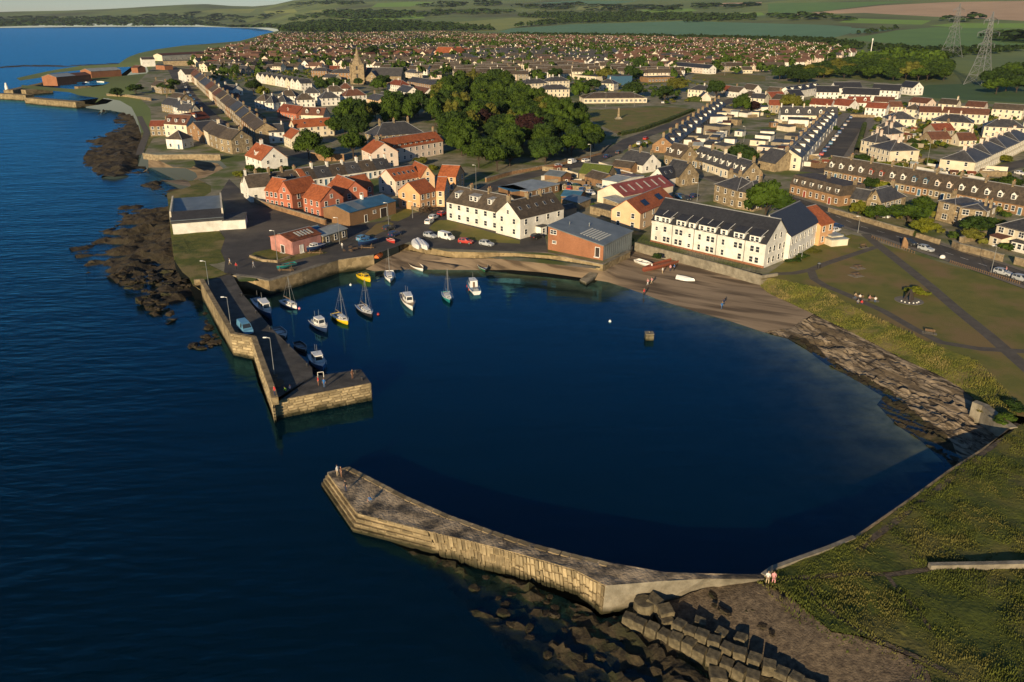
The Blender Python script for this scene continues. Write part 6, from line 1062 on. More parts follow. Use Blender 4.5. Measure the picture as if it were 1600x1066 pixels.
for i, (x, y, ang, rc, _, _) in enumerate(fill[:NIND]):
    w = R.choice(['white', 'cream', 'cream', 'pinkcream', 'roughcast']); L = R.choice([9.6, 9.6, 10.4]); u = Vector((math.cos(ang), math.sin(ang))); a = Vector((x, y)) - u * L / 2; f = Frame(a, a + u * L, g1(x, y), 8.5); he = R.choice([5., 5., 3.2])
    root = thing('estate_house', '%s %s %s house packed into the town %s' % ('two-storey' if he > 4 else 'low', RN[rc], WN[w], 'left of the church' if x < -190 else 'behind the church' if x < -60 else 'behind the wood' if x < 90 else 'behind the school' if x < 190 else 'by the playing field'), 'house', (x, y, f.z), group='houses packed into the middle of the town')
    block(root, f, he, R.uniform(2.6, 3.4), w, rc, chim=[.95] if R.random() < .6 else None, nb=3)
V_, F_, MI = [], [], []
fm_ = [M[k] for k in ('white', 'cream', 'pinkcream')] + [mat('far_brown_tiles', (.155, .083, .055), (.10, .056, .04), sc=.09), mat('far_red_tiles', (.20, .078, .048), (.14, .055, .036), sc=.09)] + [M[k] for k in ('slate', 'slatebr', 'glass')]; fi = {'tilebr': 3, 'tilered': 4, 'slate': 5, 'slatebr': 6}
for (x, y, ang, rc, _, _) in fill[NIND:]:
    L, D, he, ri = R.choice([9, 10, 18, 24]) / 2, R.uniform(3.6, 4.6), R.choice([5, 5, 4.6, 3]), R.uniform(2.4, 3.4); z = g1(x, y); c, s = math.cos(ang), math.sin(ang); w = R.choice([0, 1, 1, 2, 2]); rr = (fi[rc] if R.random() < .8 else R.choice([3, 6, 5])); rr = R.choice([3, 3, 4]) if rr == 4 else rr; gx = R.random() < .3
    if gx: L, D = D, L
    k = len(V_); loc = [(-L, -D, -1), (L, -D, -1), (L, D, -1), (-L, D, -1), (-L, -D, he), (L, -D, he), (L, D, he), (-L, D, he)] + ([(-L, 0, he + ri), (L, 0, he + ri)] if not gx else [(0, -D, he + ri), (0, D, he + ri)])
    e = .35; o_ = [(-L - e, -D - e, he - .3), (L + e, -D - e, he - .3), (L + e, D + e, he - .3), (-L - e, D + e, he - .3)]; rg = [(-L - e, 0, he + ri + .1), (L + e, 0, he + ri + .1)] if not gx else [(0, -D - e, he + ri + .1), (0, D + e, he + ri + .1)]
    loc += o_ + rg; wz = [(q * L, sgn * (D + .06), zz) for q in (-.5, .5) for sgn in (-1, 1) for zz in (1.0, he - 1.6)]
    for px, py, pz in loc: V_.append((x + px * c - py * s, y + px * s + py * c, z + pz))
    for q in ((0, 1, 5, 4), (1, 2, 6, 5), (2, 3, 7, 6), (3, 0, 4, 7)): F_.append(tuple(k + t for t in q)); MI.append(w)
    for q in (((4, 7, 8, 8), (6, 5, 9, 9)) if not gx else ((5, 4, 8, 8), (7, 6, 9, 9))): F_.append((k + q[0], k + q[1], k + q[2])); MI.append(w)
    for q in (((10, 11, 15, 14), (12, 13, 14, 15)) if not gx else ((11, 12, 15, 14), (13, 10, 14, 15))): F_.append(tuple(k + t for t in q)); MI.append(rr)
    for (px, py, pz) in wz:
        n = len(V_)
        for dx, dz in ((-.6, 0), (.6, 0), (.6, 1.2), (-.6, 1.2)): V_.append((x + (px + dx) * c - py * s, y + (px + dx) * s + py * c, z + pz + dz))
        F_.append((n, n + 1, n + 2, n + 3)); MI.append(7)
    if R.random() < .5:
        n = len(V_); cx_, cz = (L * .8, he + ri - .5)
        for zz in (0, 1.6):
            for dx, dy in ((-.4, -.3), (.4, -.3), (.4, .3), (-.4, .3)): V_.append((x + (cx_ + dx) * c - dy * s, y + (cx_ + dx) * s + dy * c, z + cz + zz))
        for q in ((0, 1, 5, 4), (1, 2, 6, 5), (2, 3, 7, 6), (3, 0, 4, 7), (4, 5, 6, 7)): F_.append(tuple(n + t for t in q)); MI.append(w)
me = bpy.data.meshes.new('far_houses'); me.from_pydata(V_, [], F_); [me.materials.append(m) for m in fm_]; me.polygons.foreach_set('material_index', MI); me.update(); o = put('far_houses', me); o['kind'] = 'stuff'; o['label'] = 'packed rooftops of the far estate'
print('filler houses', len(fill))
# distant trees, hedgerows and woods
def blobs(name, pts, r, h, m, label, nl=26):
    n = len(pts); pts = np.asarray(pts, float); g = np.random.default_rng(len(name) + n)
    if not n: return
    z = G(pts[:, 0], pts[:, 1]); rr = g.uniform(.7, 1.25, n) * r; hh = g.uniform(.7, 1.2, n) * h
    d = g.normal(size=(n, nl, 3)); d /= np.linalg.norm(d, axis=2)[..., None]; d[..., 2] = np.abs(d[..., 2]) * .9 + .1 * d[..., 2]
    p = d * g.uniform(.7, 1.05, (n, nl, 1)); nn = d + g.normal(size=d.shape) * .35; nn /= np.linalg.norm(nn, axis=2)[..., None]
    a = np.cross(nn, g.normal(size=d.shape)); a /= np.linalg.norm(a, axis=2)[..., None]; b = np.cross(nn, a); s = .42
    v = np.stack([p - a * s, p - b * s, p + a * s, p + b * s], 2); v = v * np.stack([rr, rr, hh * .62], 1)[:, None, None, :]; v[..., 2] += (hh * .38)[:, None, None]
    v[..., 0] += pts[:, 0, None, None]; v[..., 1] += pts[:, 1, None, None]; v[..., 2] += z[:, None, None]; v = v.reshape(-1, 3)
    o = put(name, npmesh(name, v, np.arange(len(v)).reshape(-1, 4), [M[m]])); o['kind'] = 'stuff'; o['label'] = label
def in_px(poly_px, sp, keep=1.):
    q = W2(poly_px); x, y = scatter(q, sp); k = NR.random(len(x)) < keep; return list(zip(x[k], y[k]))
tt = []
x, y = scatter(TOWNF, 17.); k = NR.random(len(x)) < .6
for pz in [z[2] for z in ZN if z[0] in ('road', 'field', 'playing_field')]: k &= ~inside(pz, x, y)
tt += list(zip(x[k], y[k])); x, y = scatter(GARD, 11.); k = np.min(np.hypot(x[:, None] - hs[None, :, 0], y[:, None] - hs[None, :, 1]) - hs[None, :, 2], 1) > 3; tt += list(zip(x[k], y[k]))
for a in [[(850, 82), (940, 74), (1000, 78), (990, 86), (900, 92), (860, 90)], [(1090, 88), (1140, 86), (1195, 96), (1195, 112), (1150, 118), (1100, 110)], [(595, 80), (650, 82), (650, 90), (600, 88)], [(640, 95), (700, 100), (690, 112), (640, 106)], [(680, 110), (700, 118), (690, 124)], [(470, 70), (570, 67), (575, 70), (470, 74)], [(690, 67), (810, 64), (812, 67.5), (690, 71)], [(1000, 72), (1110, 73), (1110, 76), (1000, 76)], [(410, 92), (530, 97), (530, 101), (410, 97)], [(720, 78), (830, 76), (830, 79), (720, 82)], [(1180, 78), (1290, 82), (1280, 86), (1180, 82)]]: tt += in_px(a, 13., .8)
# low hedges and shrubs filling the gardens nobody could count
gg = []
for a, sp in (([(985, 232), (1140, 160), (1200, 150), (1330, 160), (1600, 175), (1620, 330), (1480, 300), (1290, 262), (1180, 262), (1080, 240)], 7.), ([(330, 118), (480, 110), (640, 125), (700, 128), (640, 160), (520, 175), (440, 165), (420, 195), (380, 180), (340, 150)], 8.), ([(1320, 335), (1400, 345), (1480, 372), (1600, 405), (1620, 345), (1500, 312), (1420, 300), (1330, 312)], 6.), ([(690, 125), (780, 120), (960, 118), (1070, 120), (1140, 135), (1100, 160), (1020, 165), (920, 150), (800, 148)], 10.)):
    x, y = scatter(W2(a), sp); k = np.min(np.hypot(x[:, None] - hs[None, :, 0], y[:, None] - hs[None, :, 1]) - hs[None, :, 2] * .72, 1) > .3
    for pz in [z[2] for z in ZN if z[0] in ('road', 'pavement', 'field', 'village_green')]: k &= ~inside(pz, x, y)
    k &= NR.random(len(x)) < .8; gg += list(zip(x[k], y[k]))
h2 = len(gg) // 2; NR.shuffle(gg); blobs('garden_greenery', gg[:h2], 1.7, 2.4, 'leaf', 'low hedges and shrubs in the gardens', 40); blobs('garden_greenery', gg[h2:], 1.4, 1.8, 'leafy', 'pale low hedges and shrubs in the gardens', 40)
blobs('town_trees', tt, 4.8, 8.5, 'leaf', 'scattered garden trees among the far rooftops')
blobs('belt_trees', PWF, 8, 12, 'leaf', 'rear part of the wood beyond the new-build houses', 60)
blobs('hedgerow_trees', in_px([(800, 55), (1010, 58), (1195, 62), (1290, 64), (1345, 72), (1345, 78), (1200, 66.5), (1010, 61), (800, 58)], 14.) + in_px([(1340, 75), (1400, 74), (1480, 80), (1600, 76), (1600, 80), (1500, 92), (1400, 90)], 18., .8) + in_px([(1320, 54), (1400, 44), (1420, 44), (1340, 56)], 25., .7), 6, 8, 'leafd', 'hedgerow and tree belt between estate and fields')
def woods(polys, sp, keep): return [q for a in polys for q in in_px(a, sp, keep)]
blobs('far_woods', woods([[(437, 51), (560, 53), (640, 49), (700, 50), (780, 48), (700, 40), (620, 36), (540, 36), (450, 40)], [(800, 44), (900, 37), (1070, 32), (1180, 33), (1180, 27), (1000, 22), (850, 22), (800, 27), (880, 31)], [(1070, 36), (1140, 33), (1145, 29), (1080, 30)]], 30., .9), 13, 14, 'leafd', 'dark woods beyond the town', 20)
blobs('coast_woods', woods([[(-80, 43), (200, 41.5), (350, 42), (430, 45), (440, 38), (300, 31), (100, 31), (-80, 33)], [(430, 38), (560, 33), (700, 24), (800, 22), (800, 17), (640, 20), (480, 26)], [(1200, 33), (1330, 34), (1340, 28), (1200, 26)], [(1470, 36), (1540, 36), (1540, 31), (1470, 31)], [(1540, 68), (1640, 70), (1640, 52), (1550, 56)]], 60., .85), 28, 15, 'leafd', 'long dark woods along the far coast', 18)
blobs('hill_woods', woods([[(800, 16), (1180, 14), (1180, 8), (900, 8), (800, 10)], [(-80, 29), (230, 26), (300, 20), (440, 20), (440, 26), (200, 31), (-80, 32)], [(440, 13), (560, 10), (560, 5), (450, 8)], [(660, 12), (790, 12), (790, 5), (680, 6)]], 95., .7), 45, 16, 'leafd', 'woods and hedges on the far hills', 14)
# ------------------------------------------------------------------ boats
def paint(n, c, rough=.35): return mat('paint_' + n, c, tuple(q * .85 for q in c), sc=1.5, rough=rough, spec=.5, dirt=.1)
PT = {n: paint(n, c) for n, c in dict(white=(.78, .77, .73), navy=(.015, .035, .10), blue=(.03, .13, .30), yellow=(.72, .48, .02), black=(.02, .02, .022), teal=(.02, .20, .20), red=(.45, .04, .03), orange=(.75, .16, .02), tan=(.35, .22, .10), grey=(.25, .27, .28), rustred=(.28, .085, .05), silver=(.42, .44, .45), green=(.03, .14, .06), dark=(.04, .045, .05), lblue=(.12, .30, .46), pink=(.75, .25, .30)).items()}
def hull(L, B, H, hm, dm, sm=None, open_=False, n=11):
    mb = MB(); rings = []; sheer = []
    for i in range(n):
        t = i / (n - 1); w = B / 2 * (1 - max(0, (t - .45) / .55) ** 2.2) * (.78 + .22 * min(1, t / .3)); w = max(w, .03); z = H * (1 + .28 * t ** 2.2); k = -.35 * (1 - .75 * t ** 4); x = -L / 2 + L * t
        rings.append([(x, -w, z), (x + .02 * L * t, -w * .93, z * .45), (x - .03 * L * t, -w * .55, -.12), (x - .05 * L * t, 0, k), (x - .03 * L * t, w * .55, -.12), (x + .02 * L * t, w * .93, z * .45), (x, w, z)]); sheer.append((x, w, z))
    k0 = len(mb.v); mb.loft(rings, 0, close=False, caps=False); mb.poly([rings[0][j] for j in range(7)], 0)
    me = mb.mesh('hull', [hm], smooth=False)
    db = MB(); zd = -.14 if not open_ else -.42
    for (x0, w0_, z0), (x1, w1, z1) in zip(sheer, sheer[1:]): db.poly([(x0, -w0_ * .96, z0 + zd), (x1, -w1 * .96, z1 + zd), (x1, w1 * .96, z1 + zd), (x0, w0_ * .96, z0 + zd)])
    rb = MB()
    for s in (-1, 1):
        for (x0, w0_, z0), (x1, w1, z1) in zip(sheer, sheer[1:]): rb.tube((x0, s * w0_, z0), (x1, s * w1, z1), .045, n=5)
    return me, db.mesh('deck', [dm]), rb.mesh('gunwale', [sm or dm])
def cabin(parent, x0, x1, w, z, h, m, rake=.25, glass=True, roof=None):
    mb = MB(); b = [(x0, -w, z), (x1, -w * .85, z), (x1, w * .85, z), (x0, w, z)]; t = [(x0 + .05, -w * .9, z + h), (x1 - rake, -w * .75, z + h), (x1 - rake, w * .75, z + h), (x0 + .05, w * .9, z + h)]; mb.hexa(b, t); mb.hexa([(q[0] * 1. + (-.08 if q[0] < (x0 + x1) / 2 else .12), q[1] * 1.08, q[2]) for q in t], [(q[0] + (-.08 if q[0] < (x0 + x1) / 2 else .12), q[1] * 1.08, q[2] + .07) for q in t], 1)
    c = mb.build('wheelhouse' if h > .9 else 'cabin', [m, roof or m], parent)
    if glass:
        for s in (-1, 1):
            for q in (.12, .55):
                g = MB(); xa, xb = x0 + (x1 - x0) * q, x0 + (x1 - x0) * (q + .3); f = lambda x, k: s * (w * (1 - .15 * (x - x0) / (x1 - x0)) * (1 - .1 * k) + .012); g.poly([(xa, f(xa, .45), z + h * .45), (xb, f(xb, .45), z + h * .45), (xb, f(xb, .85), z + h * .85), (xa, f(xa, .85), z + h * .85)][::s]); g.build('window', M['glass'], c)
        g = MB(); rk = lambda k: x1 - rake * k + .012
        g.poly([(rk(.42), -w * .66, z + h * .42), (rk(.42), w * .66, z + h * .42), (rk(.88), w * .6, z + h * .88), (rk(.88), -w * .6, z + h * .88)]); g.build('windscreen', M['glass'], c)
        g = MB(); g.box(x0 - .02, x0 + .03, -.25, .25, z, z + h * .85); g.build('door', M['timber'], c)
    return c
def boat(label, st, bw_, kind, hm, dm='white', z=0., group='boats in the harbour', mast=6.5, cab='white', upside=False, H=None, name=None, minL=None, sm=None):
    a = P(st[0], st[1], z); b = P(bw_[0], bw_[1], z); L = max((b - a).length, minL or 0); c = (a + b) / 2; rz = math.atan2(b.y - a.y, b.x - a.x); B = min(L * .36, 2.6); H = H or {'sail': .75, 'motor': .9, 'fish': 1.2, 'open': .6, 'dinghy': .45, 'cruiser': .9}[kind]
    t = thing(name or {'sail': 'sailing_boat', 'motor': 'motor_boat', 'fish': 'fishing_boat', 'open': 'rowing_boat', 'dinghy': 'dinghy', 'cruiser': 'motor_boat'}[kind], label, 'boat', (c.x, c.y, z), rz, group)
    hme, dme, gme = hull(L, B, H, PT[hm], PT[dm] if dm in PT else M[dm], PT[sm] if sm else None, open_=kind in ('open', 'dinghy')); put('hull', hme, t); put('deck', dme, t); put('gunwale', gme, t)
    if upside: t.rotation_euler = (math.pi, 0, rz); t.location.z += H * 1.05; return t
    if kind == 'sail':
        cabin(t, -L * .1, L * .28, B * .26, H - .1, .5, PT[cab]); mb = MB(); mx = L * .1; mb.tube((mx, 0, H), (mx, 0, H + mast), .07, .045, 6); m_ = mb.build('mast', M['galv'], t)
        mb = MB(); mb.tube((mx, 0, H + .9), (-L * .36, 0, H + 1.0), .06, n=6); mb.build('boom', M['galv'], m_); mb = MB(); mb.tube((mx - .1, 0, H + 1.02), (-L * .34, 0, H + 1.1), .12, .08, 6); mb.build('furled_sail', PT['blue'] if hm == 'teal' else M['timber'], m_)
        for q in ((L * .48, 0, H * 1.2), (-L * .48, 0, H), (mx - .1, B / 2, H), (mx - .1, -B / 2, H)): mb = MB(); mb.tube((mx, 0, H + mast * .97), q, .014 if abs(q[1]) > .1 else .03, n=4); mb.build('stay', M['galv'], t)
        mb = MB(); mb.tube((mx, -.7, H + mast * .62), (mx, .7, H + mast * .62), .03, n=4); mb.build('spreader', M['galv'], m_)
        mb = MB(); mb.box(-L * .4, -L * .12, -B * .2, B * .2, H - .13, H - .09); mb.build('cockpit', M['timber'], t); mb = MB(); mb.box(-L / 2 - .05, -L / 2 + .02, -.05, .05, -.5, H); mb.build('rudder', PT['grey'], t)
    elif kind in ('motor', 'fish'):
        cabin(t, -L * .12 if kind == 'motor' else L * .0, L * .2 if kind == 'motor' else L * .3, B * .36, H - .1, 1.5 if kind == 'motor' else 1.8, PT[cab]); mb = MB(); mb.tube((L * .02, 0, H + 1.4), (L * .02, 0, H + 3.2), .05, .03); mb.tube((-L * .4, .3, H), (-L * .4, .3, H + 2), .035); mb.build('aerial_mast', M['galv'], t)
        mb = MB()
        for s in (-1, 1): mb.tube((L * .2, s * B * .46, H + .45), (L * .46, s * .15, H * 1.2 + .45), .025, n=4); [mb.tube((x, s * y, H * 1.05), (x, s * y, H + .5), .02, n=4) for x, y in ((L * .2, B * .46), (L * .35, B * .3))]
        mb.build('rail', M['galv'], t); mb = MB(); mb.box(-L * .42, -L * .25, -B * .22, B * .22, H - .14, H + .3); mb.build('engine_box', PT['grey'], t)
    elif kind == 'cruiser':
        cabin(t, -L * .05, L * .3, B * .36, H - .1, .75, PT[cab], rake=.6); mb = MB(); mb.box(-L / 2 - .35, -L / 2 - .02, -.22, .22, -.2, H + .35); mb.build('outboard_motor', PT['dark'], t)
    else:
        for x in (-.25, .1): mb = MB(); mb.box(L * x - .12, L * x + .12, -B * .4, B * .4, H - .2, H - .14); mb.build('thwart', M['timber'], t)
    if kind in ('motor', 'sail', 'fish'):
        for k, x in enumerate((-.2, .1)): mb = MB(); mb.tube((L * x, B / 2 + .08, H * .3), (L * x, B / 2 + .08, H * .95), .1, n=6); mb.build('fender', PT['red' if 'red fender' in label else 'white'], t)
    return t
def cradle(px, py, L, label):
    p = PG(px, py); t = thing('boat_stand', label, 'boat stand', p)
    for x in (-L / 4, L / 4):
        for s in (-1, 1): mb = MB(); mb.tube((x, s * .9, 0), (x, s * .6, 1.1), .07, n=5); mb.build('prop', M['timber'], t)
    mb = MB(); mb.box(-L / 2.6, L / 2.6, -.12, .12, .1, .3); mb.build('beam', M['timber'], t); return t
boat('blue and white fishing boat moored beside the pier root', (399, 473), (424, 500), 'fish', 'blue', 'white'); boat('white sailing boat moored off the quay corner', (442, 473), (464, 484), 'sail', 'white', mast=6.4); boat('navy hulled motor boat with white wheelhouse off the pier', (489, 505), (511, 520), 'motor', 'navy', 'white'); boat('bright yellow sailing boat with pale deck', (523, 494), (544, 508), 'sail', 'yellow', mast=6.6); boat('black hulled white-decked sailing boat', (562, 480), (581, 497), 'sail', 'black', mast=7.4)
boat('all yellow cabin cruiser near the beach', (561, 433), (579, 441), 'cruiser', 'yellow', 'yellow', cab='yellow'); boat('small white sailing boat with tall thin mast near the slip', (608, 427), (610, 442), 'sail', 'white', mast=7, minL=5); boat('white and tan cabin boat in mid harbour', (631, 463), (645, 486), 'motor', 'white', 'tan'); boat('teal hulled sailing boat in mid harbour', (696, 460), (703, 474), 'sail', 'teal', mast=6.8, minL=5.2); boat('white motor boat with red fenders and wooden cabin door', (745, 461), (734, 443), 'motor', 'white', 'lblue', minL=6.5)
boat('small open white boat grounded at the water edge', (643, 413), (661, 424), 'open', 'white', 'tan', z=.1); boat('green and white open boat grounded below the sea wall', (751, 411), (758, 426), 'open', 'green', 'white', z=.2); boat('blue and white boat with tall wheelhouse moored at the pier end', (490, 560), (505, 583), 'motor', 'blue', 'white', H=1.1, minL=6.5); boat('grey dinghy tied up in the pier shade', (432, 515), (446, 530), 'open', 'grey', 'white'); boat('dark open boat tied below the pier ladder', (464, 538), (478, 552), 'open', 'dark', 'grey')
QB = 'boats laid up ashore'
zq = 4.3
boat('white cabin cruiser with navy hull on a stand by the pink shed', (506, 385), (480, 393), 'cruiser', 'navy', 'white', z=zq, group=QB); cradle(493, 396, 5, 'timber stand under the navy and white cruiser'); boat('teal and red open boat propped on the quay', (462, 413), (433, 420), 'open', 'teal', 'rustred', z=zq - .2, group=QB); cradle(447, 423, 5, 'timber stand under the teal boat'); boat('dark blue covered boat propped on the quay', (587, 377), (560, 384), 'cruiser', 'navy', 'lblue', z=zq + .1, group=QB, cab='blue'); cradle(573, 388, 5, 'timber stand under the dark blue boat'); boat('little red and white boat ashore by the sea wall end', (606, 376), (617, 380), 'open', 'red', 'white', z=3.7, group=QB)
boat('bright orange dinghy tipped at the top of the slip', (588, 404), (597, 396), 'dinghy', 'orange', 'orange', z=2.4, group=QB, upside=True)
for k, (a, b) in enumerate([((648, 379), (655, 389)), ((653, 377), (662, 388)), ((659, 380), (668, 390))]): boat('%s white upturned hull leaning at the sea wall corner' % ('left', 'middle', 'right')[k], a, b, 'dinghy', 'white', 'white', z=3.5, group=QB, upside=True, minL=3.6, H=.7)
boat('white upturned boat lying on the sand', (1057, 435), (1085, 440), 'dinghy', 'white', 'white', z=1.0, group=QB, upside=True, H=.55); boat('white dinghy lying by the rust-red boat', (994, 409), (1019, 418), 'dinghy', 'white', 'white', z=1.6, group=QB, H=.7); boat('long rust-red open boat resting on the beach', (1067, 407), (1004, 425), 'open', 'rustred', 'rustred', z=1.5, group=QB, H=.9)
for px, py, c, lab in [(468, 483, 'pink', 'pink mooring buoy beside the white sailing boat'), (548, 446, 'white', 'white mooring buoy between quay and yellow boat'), (591, 492, 'red', 'red mooring buoy right of the black sailing boat'), (953, 503, 'white', 'white mooring buoy in the open basin')]:
    p = P(px, py, 0); mb = MB(); mb.loft([[(.32 * math.sin(t) * math.cos(a), .32 * math.sin(t) * math.sin(a), .1 + .32 * math.cos(t)) for a in [k * math.pi / 5 for k in range(10)]] for t in (2.9, 2.2, 1.57, .9, .25)]); mb.tube((0, 0, .4), (0, 0, .55), .05); tag(mb.build('mooring_buoy', PT[c], None, p, smooth=True), lab, 'buoy', 'mooring buoys')
p = P(1014, 530, 0); t = thing('concrete_dolphin', 'square concrete mooring block standing alone in the basin', 'mooring block', p); mb = MB(); mb.hexa([(-.85, -.85, -2), (.85, -.85, -2), (.85, .85, -2), (-.85, .85, -2)], [(-.8, -.8, 1.3), (.8, -.8, 1.3), (.8, .8, 1.3), (-.8, .8, 1.3)]); mb.build('block', M['block'], t); mb = MB(); mb.tube((0, 0, 1.3), (0, 0, 1.7), .15); mb.box(-.85, .85, -.85, .85, 1.3, 1.42); mb.build('cap', M['concrete'], t)
for px, py, lab in [(135, 131, 'white and blue boat in the far harbour'), (158, 129, 'boat beside the long far pier'), (187, 124, 'white motor boat behind the far pier'), (66, 135, 'fishing boat at the far outer quay'), (213, 102, 'masted boat ashore at the far harbour')]:
    boat(lab, (px - 5, py), (px + 5, py + .6), 'fish', R.choice(['blue', 'white', 'red']), 'white', z=0 if py > 110 else 4, group='boats in the far harbour', minL=9)
# ------------------------------------------------------------------ cars
def car_parts(kind):
    hatch = [(-2.0, .62, .62), (-1.95, .95, .97), (-1.75, .95, 1.4), (-.9, .95, 1.47), (.1, .93, 1.45), (.75, .92, 1.02), (.9, .92, .95), (1.7, .82, .84), (1.98, .62, .64)]
    van = [(-2.4, .7, .7), (-2.38, 1.05, 1.9), (-2.3, 1.05, 2.0), (0, 1.05, 2.0), (1.0, 1.05, 1.9), (1.6, 1.05, 1.15), (1.75, 1.0, 1.05), (2.3, .9, .92), (2.45, .65, .68)]
    prof = van if kind == 'van' else hatch; W = .98 if kind == 'van' else .88
    rings = []
    for i, (x, b, t) in enumerate(prof):
        e = .86 if i in (0, len(prof) - 1) else .95 if i in (1, len(prof) - 2) else 1.; w = W * e; wt = w * (.8 if t - b > .15 else .93); rings.append([(x, -w * .9, .25), (x, -w, .5), (x, -w * .97, b), (x, -wt, t), (x, wt, t), (x, w * .97, b), (x, w, .5), (x, w * .9, .25)])
    body, g = MB(), {'windscreen': MB(), 'rear_window': MB(), 'side_window': MB()}
    for j in range(len(prof) - 1):
        for i in range(8):
            q = [rings[j][i], rings[j][(i + 1) % 8], rings[j + 1][(i + 1) % 8], rings[j + 1][i]]; tall = (prof[j][2] - prof[j][1] > .2) + (prof[j + 1][2] - prof[j + 1][1] > .2); body.poly(q[::-1])
            c = sum((Vector(v) for v in q), Vector()) / 4
            def inset(k, off): return [tuple(c + (Vector(v) - c) * k + off) for v in q]
            if i in (2, 4) and tall == 2 and not (kind == 'van' and j < 3): g['side_window'].poly(inset(.86, Vector((0, -.015 if i == 2 else .015, .004)))[::-1])
            if i == 3 and tall == 1 and j > 2: g['windscreen'].poly(inset(.9, Vector((.012, 0, .014)))[::-1])
            if i == 3 and tall == 1 and j <= 2 and kind != 'van': g['rear_window'].poly(inset(.9, Vector((-.014, 0, .012)))[::-1])
    body.poly(rings[0]); body.poly(rings[-1][::-1])
    if not g['rear_window'].f: g['rear_window'].poly([(-2.41, -.6, 1.2), (-2.41, .6, 1.2), (-2.41, .6, 1.7), (-2.41, -.6, 1.7)])
    wh = MB(); wh.tube((0, -.11, 0), (0, .11, 0), .31, n=12); wh.tube((0, -.12, 0), (0, .12, 0), .18, n=8, mi=1)
    hl = MB(); hl.box(-.05, .05, -.16, .16, -.07, .07)
    bm_ = body.mesh('body', [PT['white']]); 
    return bm_, {k: m.mesh(k, [M['glass']]) for k, m in g.items()}, wh.mesh('wheel', [M['rubber'], M['galv']]), hl.mesh('headlight', [M['trim']]), cached(('tl',), lambda: (lambda q: (q.box(-.04, .04, -.1, .1, -.12, .12), q.mesh('tail_light', [PT['red']]))[1])(MB())), W, prof
CARP = {k: car_parts(k) for k in ('car', 'van')}
def car(label, rear, front, c, kind='car', group='parked cars', z=None):
    a = PG(*rear) if z is None else P(*rear, z); b = PG(*front) if z is None else P(*front, z); m = (a + b) / 2; rz = math.atan2(b.y - a.y, b.x - a.x); body, gl, wh, hl, tl, W, prof = CARP[kind]
    t = thing('van' if kind == 'van' else 'car', label, 'van' if kind == 'van' else 'car', (m.x, m.y, m.z + .01), rz, group); o = put('body', body, t); o.material_slots[0].link = 'OBJECT'; o.material_slots[0].material = PT[c]
    for k, me in gl.items(): put(k, me, t)
    xf, xr = (1.3, -1.25) if kind == 'car' else (1.55, -1.5)
    for x in (xf, xr):
        for s in (-1, 1): put('wheel', wh, t, (x, s * (W - .1), .31))
    for s in (-1, 1): put('headlight', hl, t, (prof[-1][0] - .08, s * W * .62, .66)); put('tail_light', tl, t, (prof[0][0] - .0, s * W * .7, .75))
    return t
for args in [('dark estate car outside the brick hall', (600, 362), (616, 357), 'dark'), ('dark blue car between the brick hall and the sea wall', (609, 371.5), (626, 366), 'navy'), ('blue-grey car beside the propped blue boat', (560, 377.5), (575, 372.5), 'lblue'), ('white car nearest the harbour of the two white ones on the lawn edge', (667, 352), (675, 346.5), 'white'), ('second white car parked behind the first at the lawn edge', (672, 345), (684, 339.5), 'white'), ('red car parked at the corner of the white harbour house', (686, 339), (697, 334.5), 'red'), ('silver-blue car left of the white van above the sea wall', (663, 369), (682, 373.5), 'silver'), ('red car parked above the sea wall', (718, 379.5), (738, 381.5), 'red'), ('silver car right of the red one above the sea wall', (750, 382), (771, 386), 'silver'), ('black car at the harbour house porch', (831, 375), (848, 370.5), 'black'),
    ('dark car next to the standing stone on the main road', (1411, 379), (1432, 386), 'dark'), ('silver car on the main road beside the park rail', (1435, 389), (1457, 395), 'silver'), ('silver estate car near the right end of the main road', (1553, 426), (1580, 433), 'silver'), ('silver-blue car cut by the right edge on the main road', (1584, 436), (1607, 443), 'silver'), ('white car in the cottage drive', (1371, 339), (1386, 341.5), 'white'), ('black car in the cottage drive', (1369, 337.5), (1352, 339.5), 'black'), ('dark car behind the orange end block', (1300, 358), (1315, 355.5), 'navy'), ('white car behind the orange end block', (1299, 364), (1309, 361), 'white'),
    ('white car leading the line below the wood', (866, 263.5), (880, 259), 'white'), ('white car behind the van below the wood', (909, 254.5), (922, 252), 'white'), ('dark blue car at the road bend by the wood', (944, 248), (953, 245.5), 'navy'), ('dark car beside the slate gable at the junction', (961, 243), (971, 238), 'dark'), ('white car parked at the junction end', (993, 229), (1004, 223), 'white'), ('second white car at the junction end', (1006, 227.5), (1014, 223.5), 'white'), ('red car beside the white ones at the junction', (1005, 220), (1013, 217), 'red'), ('white car turning beside the stepped cream row', (1540, 270), (1558, 272.5), 'silver'), ('white car at the right edge street', (1586, 272), (1600, 275), 'white'), ('white car in front of the low school', (1034, 162), (1042, 162), 'white')]: car(*args)
car('white van between silver and red cars above the sea wall', (686, 371), (709, 376.5), 'white', 'van'); car('white van parked below the wood', (885, 258.5), (903, 252.5), 'white', 'van'); car('blue van parked on the pier deck', (377, 511), (391, 525), 'lblue', 'van', z=3.22)
YC = [(885, 291, 'lblue'), (894, 289, 'silver'), (901, 294, 'green'), (917, 295, 'silver'), (923, 304, 'white'), (922, 288, 'dark'), (938, 294, 'silver'), (948, 296, 'lblue'), (957, 297, 'yellow'), (911, 299, 'blue'), (892, 297, 'red'), (932, 289, 'dark'), (1062, 310, 'blue'), (1072, 313, 'dark'), (1084, 309, 'navy')]
CN = dict(lblue='pale blue', silver='silver', green='green', white='white', dark='dark', yellow='yellow', blue='blue', red='red', navy='navy', black='black', teal='teal')
